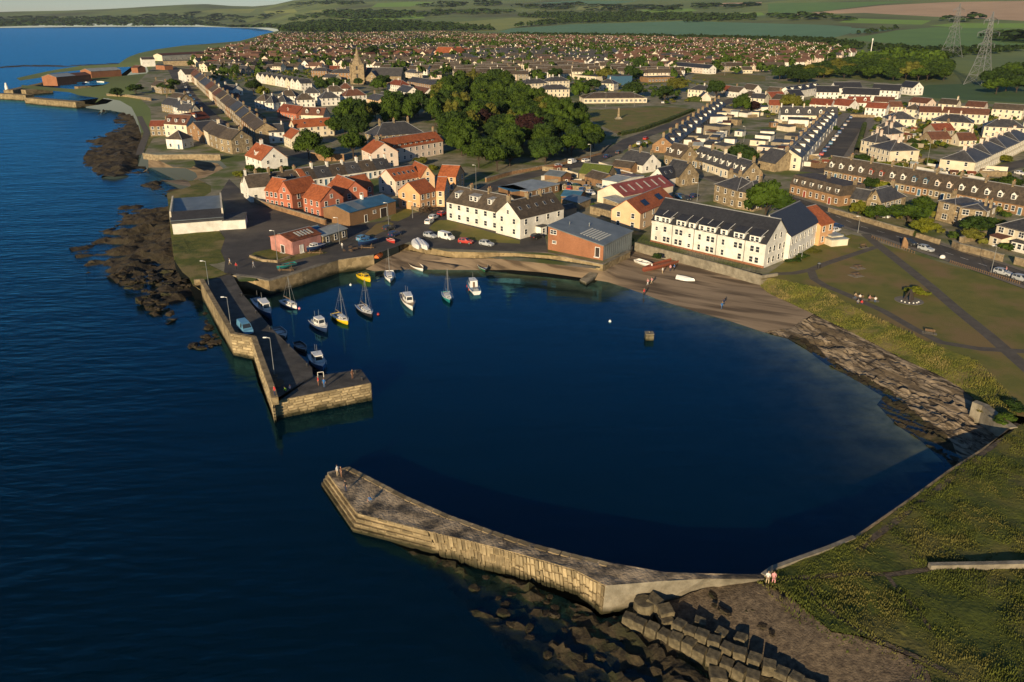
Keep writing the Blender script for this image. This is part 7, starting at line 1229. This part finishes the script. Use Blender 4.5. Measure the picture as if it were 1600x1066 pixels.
for i, (x, y, c) in enumerate(YC): d = R.choice([(8, -3), (7, 3)]); car('%s car in the crowded boatyard %s' % (CN[c], 'beside the red-roofed shed' if i > 11 else ('left row', 'middle row', 'by the workshop')[min(2, i // 4)]), (x - d[0], y - d[1]), (x + d[0], y + d[1]), c, group='cars in the boatyard')
for i in range(13):
    t = i / 12; x, y = 1272 + (1328 - 1272) * t ** .93, 256 - (256 - 187) * t; x2, y2 = 1272 + (1328 - 1272) * (t + .045) ** .93, 256 - (256 - 187) * (t + .045); c = ['lblue', 'silver', 'red', 'blue', 'navy', 'lblue', 'white', 'silver', 'blue', 'navy', 'silver', 'dark', 'blue'][i]; car('%s parked car from the near end of the terrace street, %s' % (ORD[i], CN[c]), (x, y), (x2, y2), c, group='cars parked along the terrace street')
for i in range(9):
    t = i / 9; q = [(286, 128), (294, 146), (318, 174)]; x = np.interp(t * 2, [0, 1, 2], [a[0] for a in q]); y = np.interp(t * 2, [0, 1, 2], [a[1] for a in q]); c = R.choice(['lblue', 'silver', 'white', 'dark', 'blue']); car('%s car from the far end in the shaded high street' % ORD[i], (x, y), (x + 2, y + 3), c, group='cars parked in the high street')
# ------------------------------------------------------------------ garden sheds and dividing walls
def free(p, k=.7): return not any(math.hypot(p.x - c, p.y - d) < r * k + 1 for c, d, r in HS)
gz = lambda: R.choice([(R.uniform(1395, 1470), R.uniform(198, 232)), (R.uniform(1300, 1520), R.uniform(248, 264)), (R.uniform(1135, 1190), R.uniform(172, 235)), (R.uniform(1265, 1300), R.uniform(205, 262)), (R.uniform(1330, 1600), R.uniform(170, 186)), (R.uniform(1430, 1560), R.uniform(262, 285)), (R.uniform(1190, 1260), R.uniform(190, 245)), (R.uniform(860, 1000), R.uniform(262, 300)), (R.uniform(340, 480), R.uniform(135, 180))])
SHD = {}
for rm in ('flatroof', 'tilered', 'palemetal', 'tilebr'):
    mb = MB(); mb.box(-1.3, 1.3, -1., 1., 0, 2.); w_ = mb.mesh('wall', [M['timber'] if rm != 'palemetal' else M['roughcast']]); mb = MB(); mb.hexa([(-1.5, -1.2, 1.95), (1.5, -1.2, 1.95), (1.5, 0, 2.6), (-1.5, 0, 2.6)], [(-1.5, -1.2, 2.05), (1.5, -1.2, 2.05), (1.5, 0, 2.7), (-1.5, 0, 2.7)]); mb.hexa([(-1.5, 0, 2.6), (1.5, 0, 2.6), (1.5, 1.2, 1.95), (-1.5, 1.2, 1.95)], [(-1.5, 0, 2.7), (1.5, 0, 2.7), (1.5, 1.2, 2.05), (-1.5, 1.2, 2.05)]); mb.poly([(-1.3, -1, 2), (-1.3, 0, 2.6), (-1.3, 1, 2)]); mb.poly([(1.3, -1, 2), (1.3, 1, 2), (1.3, 0, 2.6)]); SHD[rm] = (w_, mb.mesh('roof', [M[rm]]))
for i in range(90):
    p = PG(*gz())
    if not free(p): continue
    rm = R.choice(list(SHD)); n_ = {'flatroof': 'felt-roofed', 'tilered': 'red-roofed', 'palemetal': 'metal-roofed', 'tilebr': 'brown-roofed'}[rm]; t = thing('garden_shed', '%s garden shed between the back gardens' % n_, 'shed', p, R.choice([.5, 2.07, -.4]) + R.uniform(-.1, .1), 'garden sheds, ' + n_); put('wall', SHD[rm][0], t); put('roof', SHD[rm][1], t); put('door', door_mesh('doord', .8, 1.8), t, (0, -1.0, 0))
GWM = {}
for w in ('white', 'cream', 'stone', 'timber', 'roughcast'): mb = MB(); mb.box(-4.5, 4.5, -.12, .12, -.3, 1.5); mb.box(-4.55, 4.55, -.18, .18, 1.5, 1.6); GWM[w] = mb.mesh('garden_divider', [M[w]])
for i in range(190):
    p = PG(*gz())
    if not free(p, .55): continue
    w = R.choice(list(GWM)); n_ = {'white': 'white', 'cream': 'cream', 'stone': 'sandstone', 'timber': 'timber', 'roughcast': 'grey'}[w]; o = put('garden_divider', GWM[w], None, p, R.choice([.45, 2.02, .45, -.35]) + R.uniform(-.05, .05)); o.scale = (R.uniform(.6, 1.5), 1, R.uniform(.8, 1.2)); tag(o, 'low %s boundary wall dividing back gardens' % n_, 'wall', 'garden dividing walls, ' + n_)
# ------------------------------------------------------------------ lamps, signs, park furniture
def lamp(label, px, py, h, z=None, arm=1.0, col='galv'):
    p = PG(px, py) if z is None else P(px, py, z); t = thing('street_lamp', label, 'street lamp', p, group='street lamps'); mb = MB(); mb.tube((0, 0, 0), (0, 0, 1), .11, n=8); mb.tube((0, 0, 1), (0, 0, h), .075, .05, n=8); po = mb.build('pole', M[col], t)
    mb = MB(); mb.tube((0, 0, h), (-arm * .6, 0, h + .12), .04, n=6); mb.box(-arm * .6 - .55, -arm * .6 + .05, -.14, .14, h + .05, h + .2); hd = mb.build('lamp_head', M['trim'], t); return t
for a in [('lamp post nearest the shore on the pier', 327.6, 453, 6.6, 3.2), ('middle lamp post on the pier', 362, 516.6, 6.8, 3.2), ('lamp post nearest the pier end', 429, 586, 6.8, 3.2)]: lamp(*a)
for a in [('lamp post in front of the pink shed', 434, 409, 7.8), ('lamp post behind the laid-up boats on the quay', 531, 381, 7.), ('lamp post beside the brick hall door', 607.5, 354, 6.8), ('slim post on the lawn by the orange flats', 645, 341, 5), ('lamp post between park and main road', 1340, 364, 4.6), ('flag post below the white flats wing', 1252, 405, 3.4), ('tall post beside the long brick road wall', 1547, 430, 7), ('lamp post at the village green edge', 991, 167, 9), ('lamp post in front of the low school', 946, 168, 9), ('lamp post behind the school grass', 1132, 118, 10), ('lamp post on the wood side road', 922, 258, 8), ('lamp post in the terrace gardens', 1162, 222, 7), ('post in the villa gardens', 1447, 262, 9), ('lamp post behind the white flats', 1089, 315, 6), ('post by the harbour house road', 744, 300, 9)]: lamp(*a)
def bench(label, px, py, rz):
    p = PG(px, py); t = thing('park_bench', label, 'bench', p, rz, 'park benches')
    for j in range(3): mb = MB(); mb.box(-.9, .9, -.28 + j * .19, -.12 + j * .19, .43, .47); mb.build('seat_slat', M['timber'], t)
    for j in range(2): mb = MB(); mb.box(-.9, .9, .3, .34, .6 + j * .2, .74 + j * .2); mb.build('back_slat', M['timber'], t)
    for x in (-.75, .75): mb = MB(); mb.box(x - .05, x + .05, -.28, .34, 0, .43); mb.box(x - .05, x + .05, .27, .31, .43, .95); mb.build('leg', M['blackm'], t)
    mb = MB(); mb.box(-1.3, 1.3, -.7, .6, -.05, .02); mb.build('slab', M['concrete'], t); return t
bench('empty park bench on a slab by the shore path', 1452, 521, 2.7); bench('park bench with four seated people by the path', 1342, 467, 2.75); bench('park bench with two seated people by the path', 1363, 470, 2.75); bench('park bench beside the standing stone corner', 1349, 387, 0.3)
def picnic(label, px, py):
    p = PG(px, py); t = thing('picnic_table', label, 'picnic table', p, .4, 'picnic tables'); mb = MB(); mb.box(-.9, .9, -.38, .38, .7, .76); mb.build('table_top', M['timber'], t)
    for s in (-1, 1): mb = MB(); mb.box(-.9, .9, s * .75 - .14, s * .75 + .14, .42, .47); mb.build('seat', M['timber'], t); mb = MB(); mb.tube((s * .6, -.8, 0), (s * .6, .35, .72), .05, n=5); mb.tube((s * .6, .8, 0), (s * .6, -.35, .72), .05, n=5); mb.build('leg', M['timber'], t)
    mb = MB(); mb.box(-1.4, 1.4, -1.3, 1.3, -.05, .02); mb.build('slab', M['concrete'], t)
picnic('picnic table farther from the shore on the park lawn', 1340, 419); picnic('picnic table nearer the shore on the park lawn', 1337, 431)
p = PG(1279, 419); t = thing('litter_bin', 'black litter bin at the bend of the park path', 'litter bin', p); mb = MB(); mb.tube((0, 0, 0), (0, 0, 1.1), .38, .42, 10); mb.build('bin', M['blackm'], t); mb = MB(); mb.tube((0, 0, 1.1), (0, 0, 1.3), .44, .2, 10); mb.build('lid', M['galv'], t)
p = PG(1420, 470); t = thing('sculpture', 'dark tripod sculpture with pale stones on a round paved bed', 'sculpture', p); mb = MB(); mb.tube((0, 0, -.1), (0, 0, .05), 2.9, n=28); mb.build('paved_bed', M['pave'], t)
for k in range(3): a = k * 2.09 + .3; mb = MB(); mb.loft([[(1.0 * math.cos(a) + .3 * math.cos(w), 1.1 * math.sin(a) + .22 * math.sin(w), 0) for w in [i * 1.047 for i in range(6)]], [(.6 * math.cos(a) + .28 * math.cos(w), .6 * math.sin(a) + .2 * math.sin(w), 1.2) for w in [i * 1.047 for i in range(6)]], [(.1 * math.cos(a) + .14 * math.cos(w), .1 * math.sin(a) + .1 * math.sin(w), 2.5) for w in [i * 1.047 for i in range(6)]]]); mb.build('leg', M['doord'], t)
for k in range(6): a = 3.4 + k * .45; mb = MB(); mb.loft([[(1.9 * math.cos(a) + q * math.cos(w), 1.9 * math.sin(a) + q * math.sin(w), z) for w in [i * 1.047 for i in range(6)]] for q, z in ((.15, 0), (.18, .14), (.08, .26))]); mb.build('pale_stone', M['trim'], t)
p = PG(1413, 388); t = thing('standing_stone', 'pointed sandstone marker beside the main road', 'standing stone', p); mb = MB(); mb.loft([[(-.8, -.3, 0), (.8, -.3, 0), (.8, .3, 0), (-.8, .3, 0)], [(-.75, -.25, 1.6), (.6, -.25, 1.5), (.6, .25, 1.5), (-.75, .25, 1.6)], [(-.6, -.15, 3.), (-.3, -.15, 2.9), (-.3, .15, 2.9), (-.6, .15, 3.)]]); mb.build('stone', M['brown'], t); mb = MB(); mb.box(-1.3, 1.3, -.7, .7, -.1, .08); mb.build('base', M['concrete'], t)
p = PG(1472, 404); mb = MB(); mb.loft([[(.75 * q * math.cos(w), .55 * q * math.sin(w), z) for w in [i * .785 for i in range(8)]] for q, z in ((.9, 0), (1, .35), (.8, .7), (.35, .9))]); tag(mb.build('boulder', M['trim'], None, p, smooth=True), 'pale rounded boulder on the park side of the road', 'boulder')
q0, q1 = PG(1484, 411), PG(1592, 445); t = thing('post_rail', 'low timber post rail between park and main road', 'fence', q0); d = q1 - q0; pm = post_mesh('post', .1, .75, 'timber'); n = 34
for k in range(n): put('post', pm, t, d * (k / (n - 1)))
mb = MB(); mb.tube(Vector((0, 0, .55)), d + Vector((0, 0, .55)), .05, n=5); mb.build('rail', M['timber'], t)
q0, q1 = PG(1362, 372), PG(1428, 397); t = thing('post_rail', 'low timber post rail left of the standing stone', 'fence', q0); d = q1 - q0
for k in range(18): put('post', pm, t, d * (k / 17))
mb = MB(); mb.tube(Vector((0, 0, .55)), d + Vector((0, 0, .55)), .05, n=5); mb.build('rail', M['timber'], t)
p = PG(966, 186); t = thing('war_memorial', 'stone memorial column on the village green', 'memorial', p); mb = MB(); mb.box(-2, 2, -2, 2, 0, .5); mb.box(-1.3, 1.3, -1.3, 1.3, .5, 1.1); mb.build('steps', M['concrete'], t); mb = MB(); mb.loft([[(-.6, -.6, 1.1), (.6, -.6, 1.1), (.6, .6, 1.1), (-.6, .6, 1.1)], [(-.35, -.35, 6), (.35, -.35, 6), (.35, .35, 6), (-.35, .35, 6)]]); mb.build('shaft', M['stone'], t)
p = PG(1039, 157); t = thing('play_tower', 'red and yellow play tower by the low school', 'play tower', p); mb = MB(); [mb.tube((x, y, 0), (x, y, 4), .15) for x in (-1.5, 1.5) for y in (-1.5, 1.5)]; mb.build('frame', M['timber'], t); mb = MB(); mb.loft([[(-2, -2, 3.8), (2, -2, 3.8), (2, 2, 3.8), (-2, 2, 3.8)], [(-.1, -.1, 5.4), (.1, -.1, 5.4), (.1, .1, 5.4), (-.1, .1, 5.4)]]); mb.build('roof', PT['orange'], t); mb = MB(); mb.hexa([(1.5, -.6, 1.8), (5, -.6, .2), (5, .6, .2), (1.5, .6, 1.8)], [(1.5, -.6, 2.2), (5, -.6, .6), (5, .6, .6), (1.5, .6, 2.2)]); mb.build('slide', PT['yellow'], t)
p = PG(1359, 91); t = thing('white_mast', 'slim white mast rising out of the wood', 'mast', p); mb = MB(); mb.tube((0, 0, 0), (0, 0, 22), .6, .35, 8); mb.build('pole', M['trim'], t); mb = MB(); mb.tube((0, 0, 20), (0, 0, 22.4), .8, .8, 8); mb.build('antenna', M['trim'], t)
# pylons
def pylon(label, px, py, H, s, rz):
    p = PG(px, py); t = thing('pylon', label, 'pylon', p, rz, 'pylons'); lv = [(0, s), (H * .14, s * .78), (H * .27, s * .6), (H * .38, s * .47), (H * .48, s * .37), (H * .56, s * .3), (H * .64, s * .24), (H * .72, s * .2), (H * .8, s * .17), (H * .88, s * .13), (H, .15)]; r = .16
    c = lambda k, i: Vector(((-1, 1, 1, -1)[i] * lv[k][1], (-1, -1, 1, 1)[i] * lv[k][1], lv[k][0]))
    for i in range(4):
        mb = MB(); [mb.tube(c(k, i), c(k + 1, i), r * 1.4, n=4) for k in range(len(lv) - 1)]; mb.build('leg', M['galv'], t)
    mb = MB()
    for k in range(len(lv) - 2):
        for i in range(4):
            j = (i + 1) % 4; mb.tube(c(k, i), c(k + 1, j), r * .8, n=3); mb.tube(c(k, j), c(k + 1, i), r * .8, n=3); mb.tube(c(k + 1, i), c(k + 1, j), r * .8, n=3)
    mb.build('lattice', M['galv'], t)
    for f, w in ((.56, .26), (.72, .34), (.88, .22)):
        z = H * f; W_ = H * w * .75; mb = MB()
        for sg in (-1, 1):
            for y in (-1, 1): mb.tube((sg * .8, y * s * .18, z), (sg * W_, 0, z + .3), r, n=3); mb.tube((sg * .8, y * s * .15, z + H * .05), (sg * W_, 0, z + .3), r, n=3)
            for q in (.35, .65): mb.tube((sg * W_ * q, 0, z + .1), (sg * W_ * q * .8, 0, z + H * .03), r * .7, n=3)
            mb.tube((sg * W_, 0, z + .3), (sg * W_, 0, z - 2.6), .22, n=4)
        mb.build('cross_arm', M['galv'], t)
pylon('nearer electricity pylon on the right', 1528, 133, 54, 7.5, .5); pylon('farther electricity pylon left of the near one', 1484, 90, 62, 10, .5)
# ------------------------------------------------------------------ harbour bits and pieces
bm_ = MB(); bm_.tube((0, 0, 0), (0, 0, .5), .2, .16, 10); bm_.tube((0, 0, .5), (0, 0, .62), .26, .22, 10); bm_ = bm_.mesh('bollard', [M['blackm']])
for i, (px, py, z) in enumerate([(378, 462, 3.2), (400, 489, 3.2), (422, 515, 3.2), (452, 542, 3.2), (480, 572, 3.2), (556, 583, 3.2), (566, 594, 3.2)]): p = P(px, py, z); tag(put('bollard', bm_, None, p), '%s iron bollard along the inner pier edge from the shore' % ORD[i], 'bollard', 'iron bollards on the pier')
def creel():
    mb = MB(); mb.box(-.4, .4, -.28, .28, 0, .05); rr_ = [[(x, .28 * math.cos(a), .05 + .36 * math.sin(a)) for a in [k * math.pi / 6 for k in range(7)]] for x in (-.4, -.13, .13, .4)]
    for r in rr_: [mb.tube(a, b, .02, n=4) for a, b in zip(r, r[1:])]
    for k in range(1, 6): mb.tube(rr_[0][k], rr_[3][k], .014, n=4)
    return mb.mesh('lobster_creel', [M['timber']])
cm_ = creel()
for i in range(14):
    px, py = (432 + R.uniform(-4, 8), 600 + R.uniform(-10, 8)) if i < 8 else (545 + R.uniform(-12, 12), 392 + R.uniform(-4, 3)); p = P(px, py, 3.2) if i < 8 else PG(px, py); tag(put('lobster_creel', cm_, None, (p.x, p.y, p.z + R.choice([0, .42])), R.uniform(0, 3)), 'lobster creel in the pile %s' % ('by the pier parapet' if i < 8 else 'on the quay edge'), 'creel', 'lobster creels')
lm_ = MB(); [lm_.tube((x, 0, 0), (x, 0, 4.2), .03, n=4) for x in (-.22, .22)]; [lm_.tube((-.22, 0, .3 * k + .15), (.22, 0, .3 * k + .15), .02, n=4) for k in range(13)]; lm_ = lm_.mesh('ladder', [M['galv']])
for i, ((px, py), q) in enumerate([((401, 487), 5), ((452, 540.5), 4)]):
    d = (Vector(DK[q]) - Vector(DK[q + 1] if q < 9 else DK[0])).normalized(); p = P(px, py, 3.2); tag(put('quay_ladder', lm_, None, (p.x + .12, p.y, -.9), math.atan2(d.y, d.x)), '%s steel ladder down the inner pier wall' % ('shoreward', 'seaward')[i], 'ladder', 'quay ladders')
# ------------------------------------------------------------------ concrete blocks and boulders at the breakwater root
BL = []
for k in range(5):
    mb = MB(); j = lambda: R.uniform(.9, 1.); mb.hexa([(-j(), -j(), -1), (j(), -j(), -1), (j(), j(), -1), (-j(), j(), -1)], [(-j(), -j(), 1), (j(), -j(), 1), (j(), j(), 1), (-j(), j(), 1)]); me = mb.mesh('block', [M['block']]); bm = bmesh.new(); bm.from_mesh(me); bmesh.ops.bevel(bm, geom=bm.edges[:], offset=.07, segments=1, affect='EDGES'); bmesh.ops.subdivide_edges(bm, edges=bm.edges[:], cuts=2, use_grid_fill=True)
    for v in bm.verts: v.co += Vector((R.uniform(-.025, .025), R.uniform(-.025, .025), R.uniform(-.025, .025)))
    bm.to_mesh(me); bm.free(); BL.append(me)
Zr = lambda x, y: (x / 3.556 + 800, y / 3.556 + 800)
rows = [('lower', .9, [(650, 575), (710, 600), (780, 630), (850, 660), (915, 692), (985, 722), (1045, 755), (1120, 790), (1195, 822), (1270, 862), (1340, 905)]), ('upper', 1.45, [(930, 615), (990, 643), (1055, 672), (1125, 700), (1198, 732), (1270, 765), (1350, 800), (1432, 835), (1505, 872), (1580, 905), (1650, 940), (1720, 975)])]
for nm, z, pts in rows:
    for i, (x, y) in enumerate(pts):
        p = P(*Zr(x, y), z + .7); o = put('concrete_block', R.choice(BL), None, (p.x, p.y, z - .1 + R.uniform(-.15, .15)), 1.0 + R.uniform(-.2, .2)); o.scale = (.64, .64, .78 + R.uniform(-.1, .12)); o.rotation_euler.x = R.uniform(-.06, .06); o.rotation_euler.y = R.uniform(-.08, .08); tag(o, '%s concrete cube from the breakwater in the %s row of sea defences' % (ORD[i], nm), 'concrete block', 'concrete cubes of the sea defence')
for (x, y), z, s, rx, lab in [((850, 545), 1.7, .8, .1, 'concrete cube leaning on the drum by the breakwater corner'), ((858, 600), 1.2, .7, .0, 'smaller concrete cube between the two rows'), ((1040, 608), 1.6, .6, .2, 'tilted slab-like cube behind the upper row'), ((1160, 668), 1.7, .6, .15, 'broken cube behind the upper row'), ((1275, 700), 1.8, .6, -.2, 'half-buried cube behind the upper row'), ((1145, 905), .7, .85, 0., 'lone concrete cube out on the dark rocks'), ((1235, 505), 2., .7, .1, 'flat square slab on the pebbles'), ((780, 490), 2., .85, .5, 'tipped angular block behind the concrete drum')]:
    p = P(*Zr(x, y), z); o = put('concrete_block', R.choice(BL), None, (p.x, p.y, z - s * .6), R.uniform(0, 1.5)); o.scale = (s, s, s if 'flat' not in lab else .25); o.rotation_euler.x = rx; tag(o, lab, 'concrete block', 'concrete cubes of the sea defence')
p = P(*Zr(732, 520), 1.6); mb = MB(); mb.loft([[(q * math.cos(w), q * math.sin(w), z) for w in [i * math.pi / 9 for i in range(18)]] for q, z in ((1.1, -1.2), (1.12, 0), (1.1, .95), (1.02, 1.05))]); tag(mb.build('concrete_drum', M['block'], None, (p.x, p.y, 1.2)), 'round concrete drum against the breakwater corner', 'concrete drum')
ROCKM = []
for k in range(6):
    bm = bmesh.new(); bmesh.ops.create_icosphere(bm, subdivisions=3, radius=1)
    for v in bm.verts:
        n = v.co.normalized(); f = 1 + .42 * mnoise.fractal(n * 1.3 + Vector((k * 9, 0, 0)), 1, 2, 4); v.co = Vector((n.x * 1.25, n.y, n.z * .5)) * f
        v.co = Vector([round(c * 2.2) / 2.2 * .7 + c * .3 for c in v.co])
    me = bpy.data.meshes.new('boulder'); bm.to_mesh(me); bm.free(); me.materials.append(M['nearrock'] if k % 2 else M['rock']); ROCKM.append(me)
def boulders(polys, n, s0, s1, z, label, group, mm=None):
    pts = []
    for q in polys: x, y = scatter(q, 1.6); pts += list(zip(x, y))
    R.shuffle(pts)
    for a, b in pts[:n]:
        o = put('boulder', R.choice(ROCKM), None, (a, b, z + R.uniform(-.15, .15)), R.uniform(0, 6.28)); s = R.uniform(s0, s1); o.scale = (s * R.uniform(.8, 1.4), s, s * R.uniform(.6, 1.1)); o.rotation_euler.x = R.uniform(-.3, .3); tag(o, label + (', among the larger ones' if s > (s0 + s1) / 2 else ', among the smaller ones'), 'boulder', group)
boulders([W2([(640, 858), (703, 872), (800, 900), (900, 930), (960, 975), (1060, 1030), (1140, 1066), (900, 1066), (800, 980), (700, 905)], .3)], 34, .2, .55, .0, 'dark weedy boulder on the rocks below the breakwater', 'boulders below the breakwater'); boulders([W2([(1080, 922), (1180, 915), (1250, 950), (1340, 1000), (1420, 1050), (1250, 1020), (1120, 955)], 1.8)], 45, .2, .5, 1.9, 'brown stone lying on the pebble beach', 'stones on the pebble beach')
boulders([W2([(250, 420), (300, 445), (300, 470), (260, 500), (225, 480), (180, 430), (220, 400)], .6)], 50, .4, 1.2, .9, 'dark boulder on the rocks outside the pier root', 'boulders outside the pier root'); boulders([W2([(325, 500), (345, 540), (330, 552), (290, 545), (305, 535)], 0)], 14, .4, .9, .1, 'half-drowned boulder beside the pier', 'half-drowned boulders beside the pier')
# ------------------------------------------------------------------ people
SKIN = [mat('skin_a', (.55, .33, .23), sc=2), mat('skin_b', (.45, .26, .18), sc=2)]; HAIR = [mat('hair_brown', (.06, .035, .02), sc=4), mat('hair_fair', (.35, .24, .12), sc=4), mat('hair_dark', (.02, .017, .015), sc=4)]
CL = {n: mat('cloth_' + n, c, sc=3) for n, c in dict(white=(.7, .68, .64), pink=(.7, .32, .32), red=(.55, .05, .05), blue=(.04, .16, .42), navy=(.03, .04, .09), black=(.025, .025, .028), green=(.35, .55, .05), brown=(.2, .1, .06), grey=(.25, .25, .26), denim=(.09, .14, .24), sand=(.5, .38, .24)).items()}
def person(label, px, py, pose, top, low, rz, z=None, dz=0.):
    p = PG(px, py) if z is None else P(px, py, z); me = BODY[pose].mesh('person', [CL[top], CL[low], R.choice(SKIN), CL['black'], R.choice(HAIR)], smooth=True); o = put('person', me, None, (p.x, p.y, p.z + dz), rz); tag(o, label, 'person', 'people')
ZB = lambda px, py: None
def ground_z(px, py):                           # height of the sheet under a picture point
    d = ray(px, py); dg = bpy.context.evaluated_depsgraph_get(); ok_, loc, *_ = scene.ray_cast(dg, Vector((0, 0, CAMZ)), d); return loc.z if ok_ else 3.4
bpy.context.view_layer.update()
for a in [('person in pink standing on the wet sand', 1012, 446, 'walk', 'pink', 'white', 2.), ('person in pink and white beside the other on the wet sand', 1018, 444, 'walk', 'pink', 'sand', 2.), ('person in red at the water edge', 1006, 462, 'stand', 'red', 'black', .5), ('person in blue walking along the water edge', 1127, 484, 'walk', 'blue', 'denim', -1.), ('person in navy walking just behind the one in blue', 1130, 478, 'walk', 'navy', 'grey', -1.), ('person in white beside the rust-red boat', 1035, 428, 'stand', 'white', 'sand', .6), ('person in pink by the stern of the rust-red boat', 1047, 424, 'stand', 'pink', 'navy', 2.8), ('person in dark clothes by the stern of the rust-red boat', 1053, 423, 'stand', 'blue', 'black', 1.8),
    ('person in white walking left past the car park', 360, 414, 'walk', 'white', 'sand', 1.6), ('person in red walking on the quay road', 370, 421, 'walk', 'red', 'black', 3.), ('person in white walking on the quay corner', 397, 419, 'walk', 'white', 'grey', 1.2), ('person in white beside the lamp post on the quay', 535, 389, 'stand', 'white', 'grey', 0.), ('person in red at the seaward corner of the pier end', 430, 618, 'stand', 'red', 'navy', 2.5), ('person in bright green crouching on the pier end', 447, 614, 'crouch', 'green', 'black', 1.), ('person in dark clothes beside the crouching one', 454, 611, 'crouch', 'navy', 'black', .3), ('person in blue on the pier end', 507, 606, 'stand', 'blue', 'denim', 3.), ('person in brick red next to the one in blue', 498, 603, 'stand', 'red', 'brown', 2.), ('person in brown at the far corner of the pier end', 551, 592, 'stand', 'brown', 'brown', 4.),
    ('person in white standing at the tip of the breakwater', 528, 744, 'stand', 'white', 'sand', 1.), ('person in brown beside the one at the breakwater tip', 534, 746, 'stand', 'brown', 'brown', 2.), ('person in dark clothes at the seaward edge of the breakwater', 541, 768, 'stand', 'black', 'navy', 2.5), ('person in blue sitting on the breakwater deck', 580, 785, 'crouch', 'blue', 'grey', 2.), ('person in white sitting where breakwater meets grass', 1199, 908, 'sit', 'white', 'sand', 2.8), ('person in orange-red sitting where breakwater meets grass', 1208, 908, 'sit', 'pink', 'pink', 2.9), ('person walking on the main road pavement', 1571, 427, 'walk', 'pink', 'denim', 1.)]:
    person(*a, z=ground_z(a[1], a[2]))
for k, (px, py, c, lab) in enumerate([(1336, 466, 'sand', 'seated person at the left of the path bench group'), (1343, 468, 'white', 'seated person in white in the path bench group'), (1340, 474, 'grey', 'seated person on the grass before the path bench'), (1346, 475, 'red', 'seated person in red on the grass before the path bench'), (1358, 470, 'pink', 'seated person at the left of the second path bench'), (1367, 472, 'white', 'seated person in white at the second path bench')]): person(lab, px, py, 'sit', c, R.choice(['denim', 'navy', 'black']), 2.75, dz=-.05 if k not in (2, 3) else -.35)
# ------------------------------------------------------------------ painted lines on the main road
mb = MB(); cl = [Vector(v) for v in W2(MAINR)]
for a, b in zip(cl[2:], cl[3:]):
    L = (b - a).length; d = (b - a) / L; nv = Vector((-d.y, d.x)); s_ = 0
    while s_ < L - 3:
        q = [a + d * s_ - nv * .06, a + d * (s_ + 2.5) - nv * .06, a + d * (s_ + 2.5) + nv * .06, a + d * s_ + nv * .06]; mb.poly([(*v, g1(*v) + .02) for v in q]); s_ += 5.5
o = mb.build('road_marking', M['trim']); o['kind'] = 'structure'
# ------------------------------------------------------------------ long grass
def tufts(name, polys, n, h0, h1, m, label, zkey):
    V2 = []; pts = []
    for q, sp in polys: x, y = scatter(q, sp); pts.append(np.c_[x, y])
    pts = np.vstack(pts); NR.shuffle(pts); pts = pts[:n]; dn_ = fbm(pts[:, 0], pts[:, 1], .2, 3, 21); pts = pts[dn_ + NR.uniform(-.25, .25, len(pts)) > -.5]; dn_ = fbm(pts[:, 0], pts[:, 1], .2, 3, 21); z = zheight(zkey, pts[:, 0], pts[:, 1]); n = len(pts); B = 3
    ang = NR.uniform(0, 6.28, (n, B)); h = NR.uniform(h0, h1, (n, B)) * np.clip(1 + dn_ * 1.3, .45, 1.8)[:, None]; w = .08; lean = NR.uniform(.1, .5, (n, B)) * h; off = NR.uniform(-.18, .18, (n, B, 2))
    bx = pts[:, None, 0] + off[..., 0]; by = pts[:, None, 1] + off[..., 1]; bz = np.repeat(z[:, None], B, 1) - .05; c, s = np.cos(ang), np.sin(ang)
    v = np.stack([np.stack([bx - s * w, by + c * w, bz], -1), np.stack([bx + s * w, by - c * w, bz], -1), np.stack([bx + c * lean, by + s * lean, bz + h], -1)], 2).reshape(-1, 3)
    o = put(name, npmesh(name, v, np.arange(len(v)).reshape(-1, 3), [M[m]])); o['kind'] = 'stuff'; o['label'] = label
M['tuftd'] = mat('headland_blades', (.10, .115, .017), (.042, .056, .010), sc=.4, det=8, c3=(.12, .11, .028), sc3=.16); M['tuftb'] = mat('bank_blades', (.19, .175, .035), (.07, .095, .016), sc=.35, det=6, c3=(.26, .20, .075), sc3=.16)
tufts('headland_tufts', [(HEADV, .24)], 95000, .07, .24, 'tuftd', 'long rough grass on the headland', 'headland_grass')
mg = W2([(1196, 909), (1234, 928), (1264, 953), (1302, 987), (1342, 993), (1402, 1013), (1452, 1043)], 3.5); mgl = [tuple(Vector(p) + Vector((R.uniform(-1, 1), R.uniform(-1, 1))) * .1) for p in mg]
x_, y_ = scatter(W2([(1180, 912), (1240, 905), (1340, 970), (1480, 1020), (1470, 1090), (1380, 1040), (1300, 1010), (1240, 965), (1200, 930)], 3.), .3); dd = dseg([mg], x_, y_); kk = NR.random(len(x_)) < np.exp(-dd / .9); MG = np.c_[x_[kk], y_[kk]]
_sc = scatter; scatter = lambda q, sp: (MG[:, 0], MG[:, 1]); tufts('margin_tufts', [(None, 1)], 9000, .15, .4, 'tuftd', 'ragged grass straggling onto the pebbles', 'pebble_beach'); scatter = _sc
bank = [z[2] for z in ZN if z[4] == 'grass_bank'][0]; tufts('bank_tufts', [(bank, .3)], 24000, .12, .42, 'tuftb', 'long pale grass on the shore bank', 'grass_bank')
# ------------------------------------------------------------------ the air
mb = MB(); mb.box(-16500, 16500, -700, 16500, -6, 330); hz = mb.mesh('haze', []); hm_ = bpy.data.materials.new('haze_air'); hm_.use_nodes = True; N = hm_.node_tree.nodes; N.clear(); ho = N.new('ShaderNodeOutputMaterial'); hv = N.new('ShaderNodeVolumePrincipled'); hv.inputs['Color'].default_value = (.72, .82, .95, 1); hv.inputs['Density'].default_value = .000022; hv.inputs['Anisotropy'].default_value = .1; hm_.node_tree.links.new(hv.outputs[0], ho.inputs['Volume']); hz.materials.append(hm_); o = put('haze', hz); o['kind'] = 'stuff'
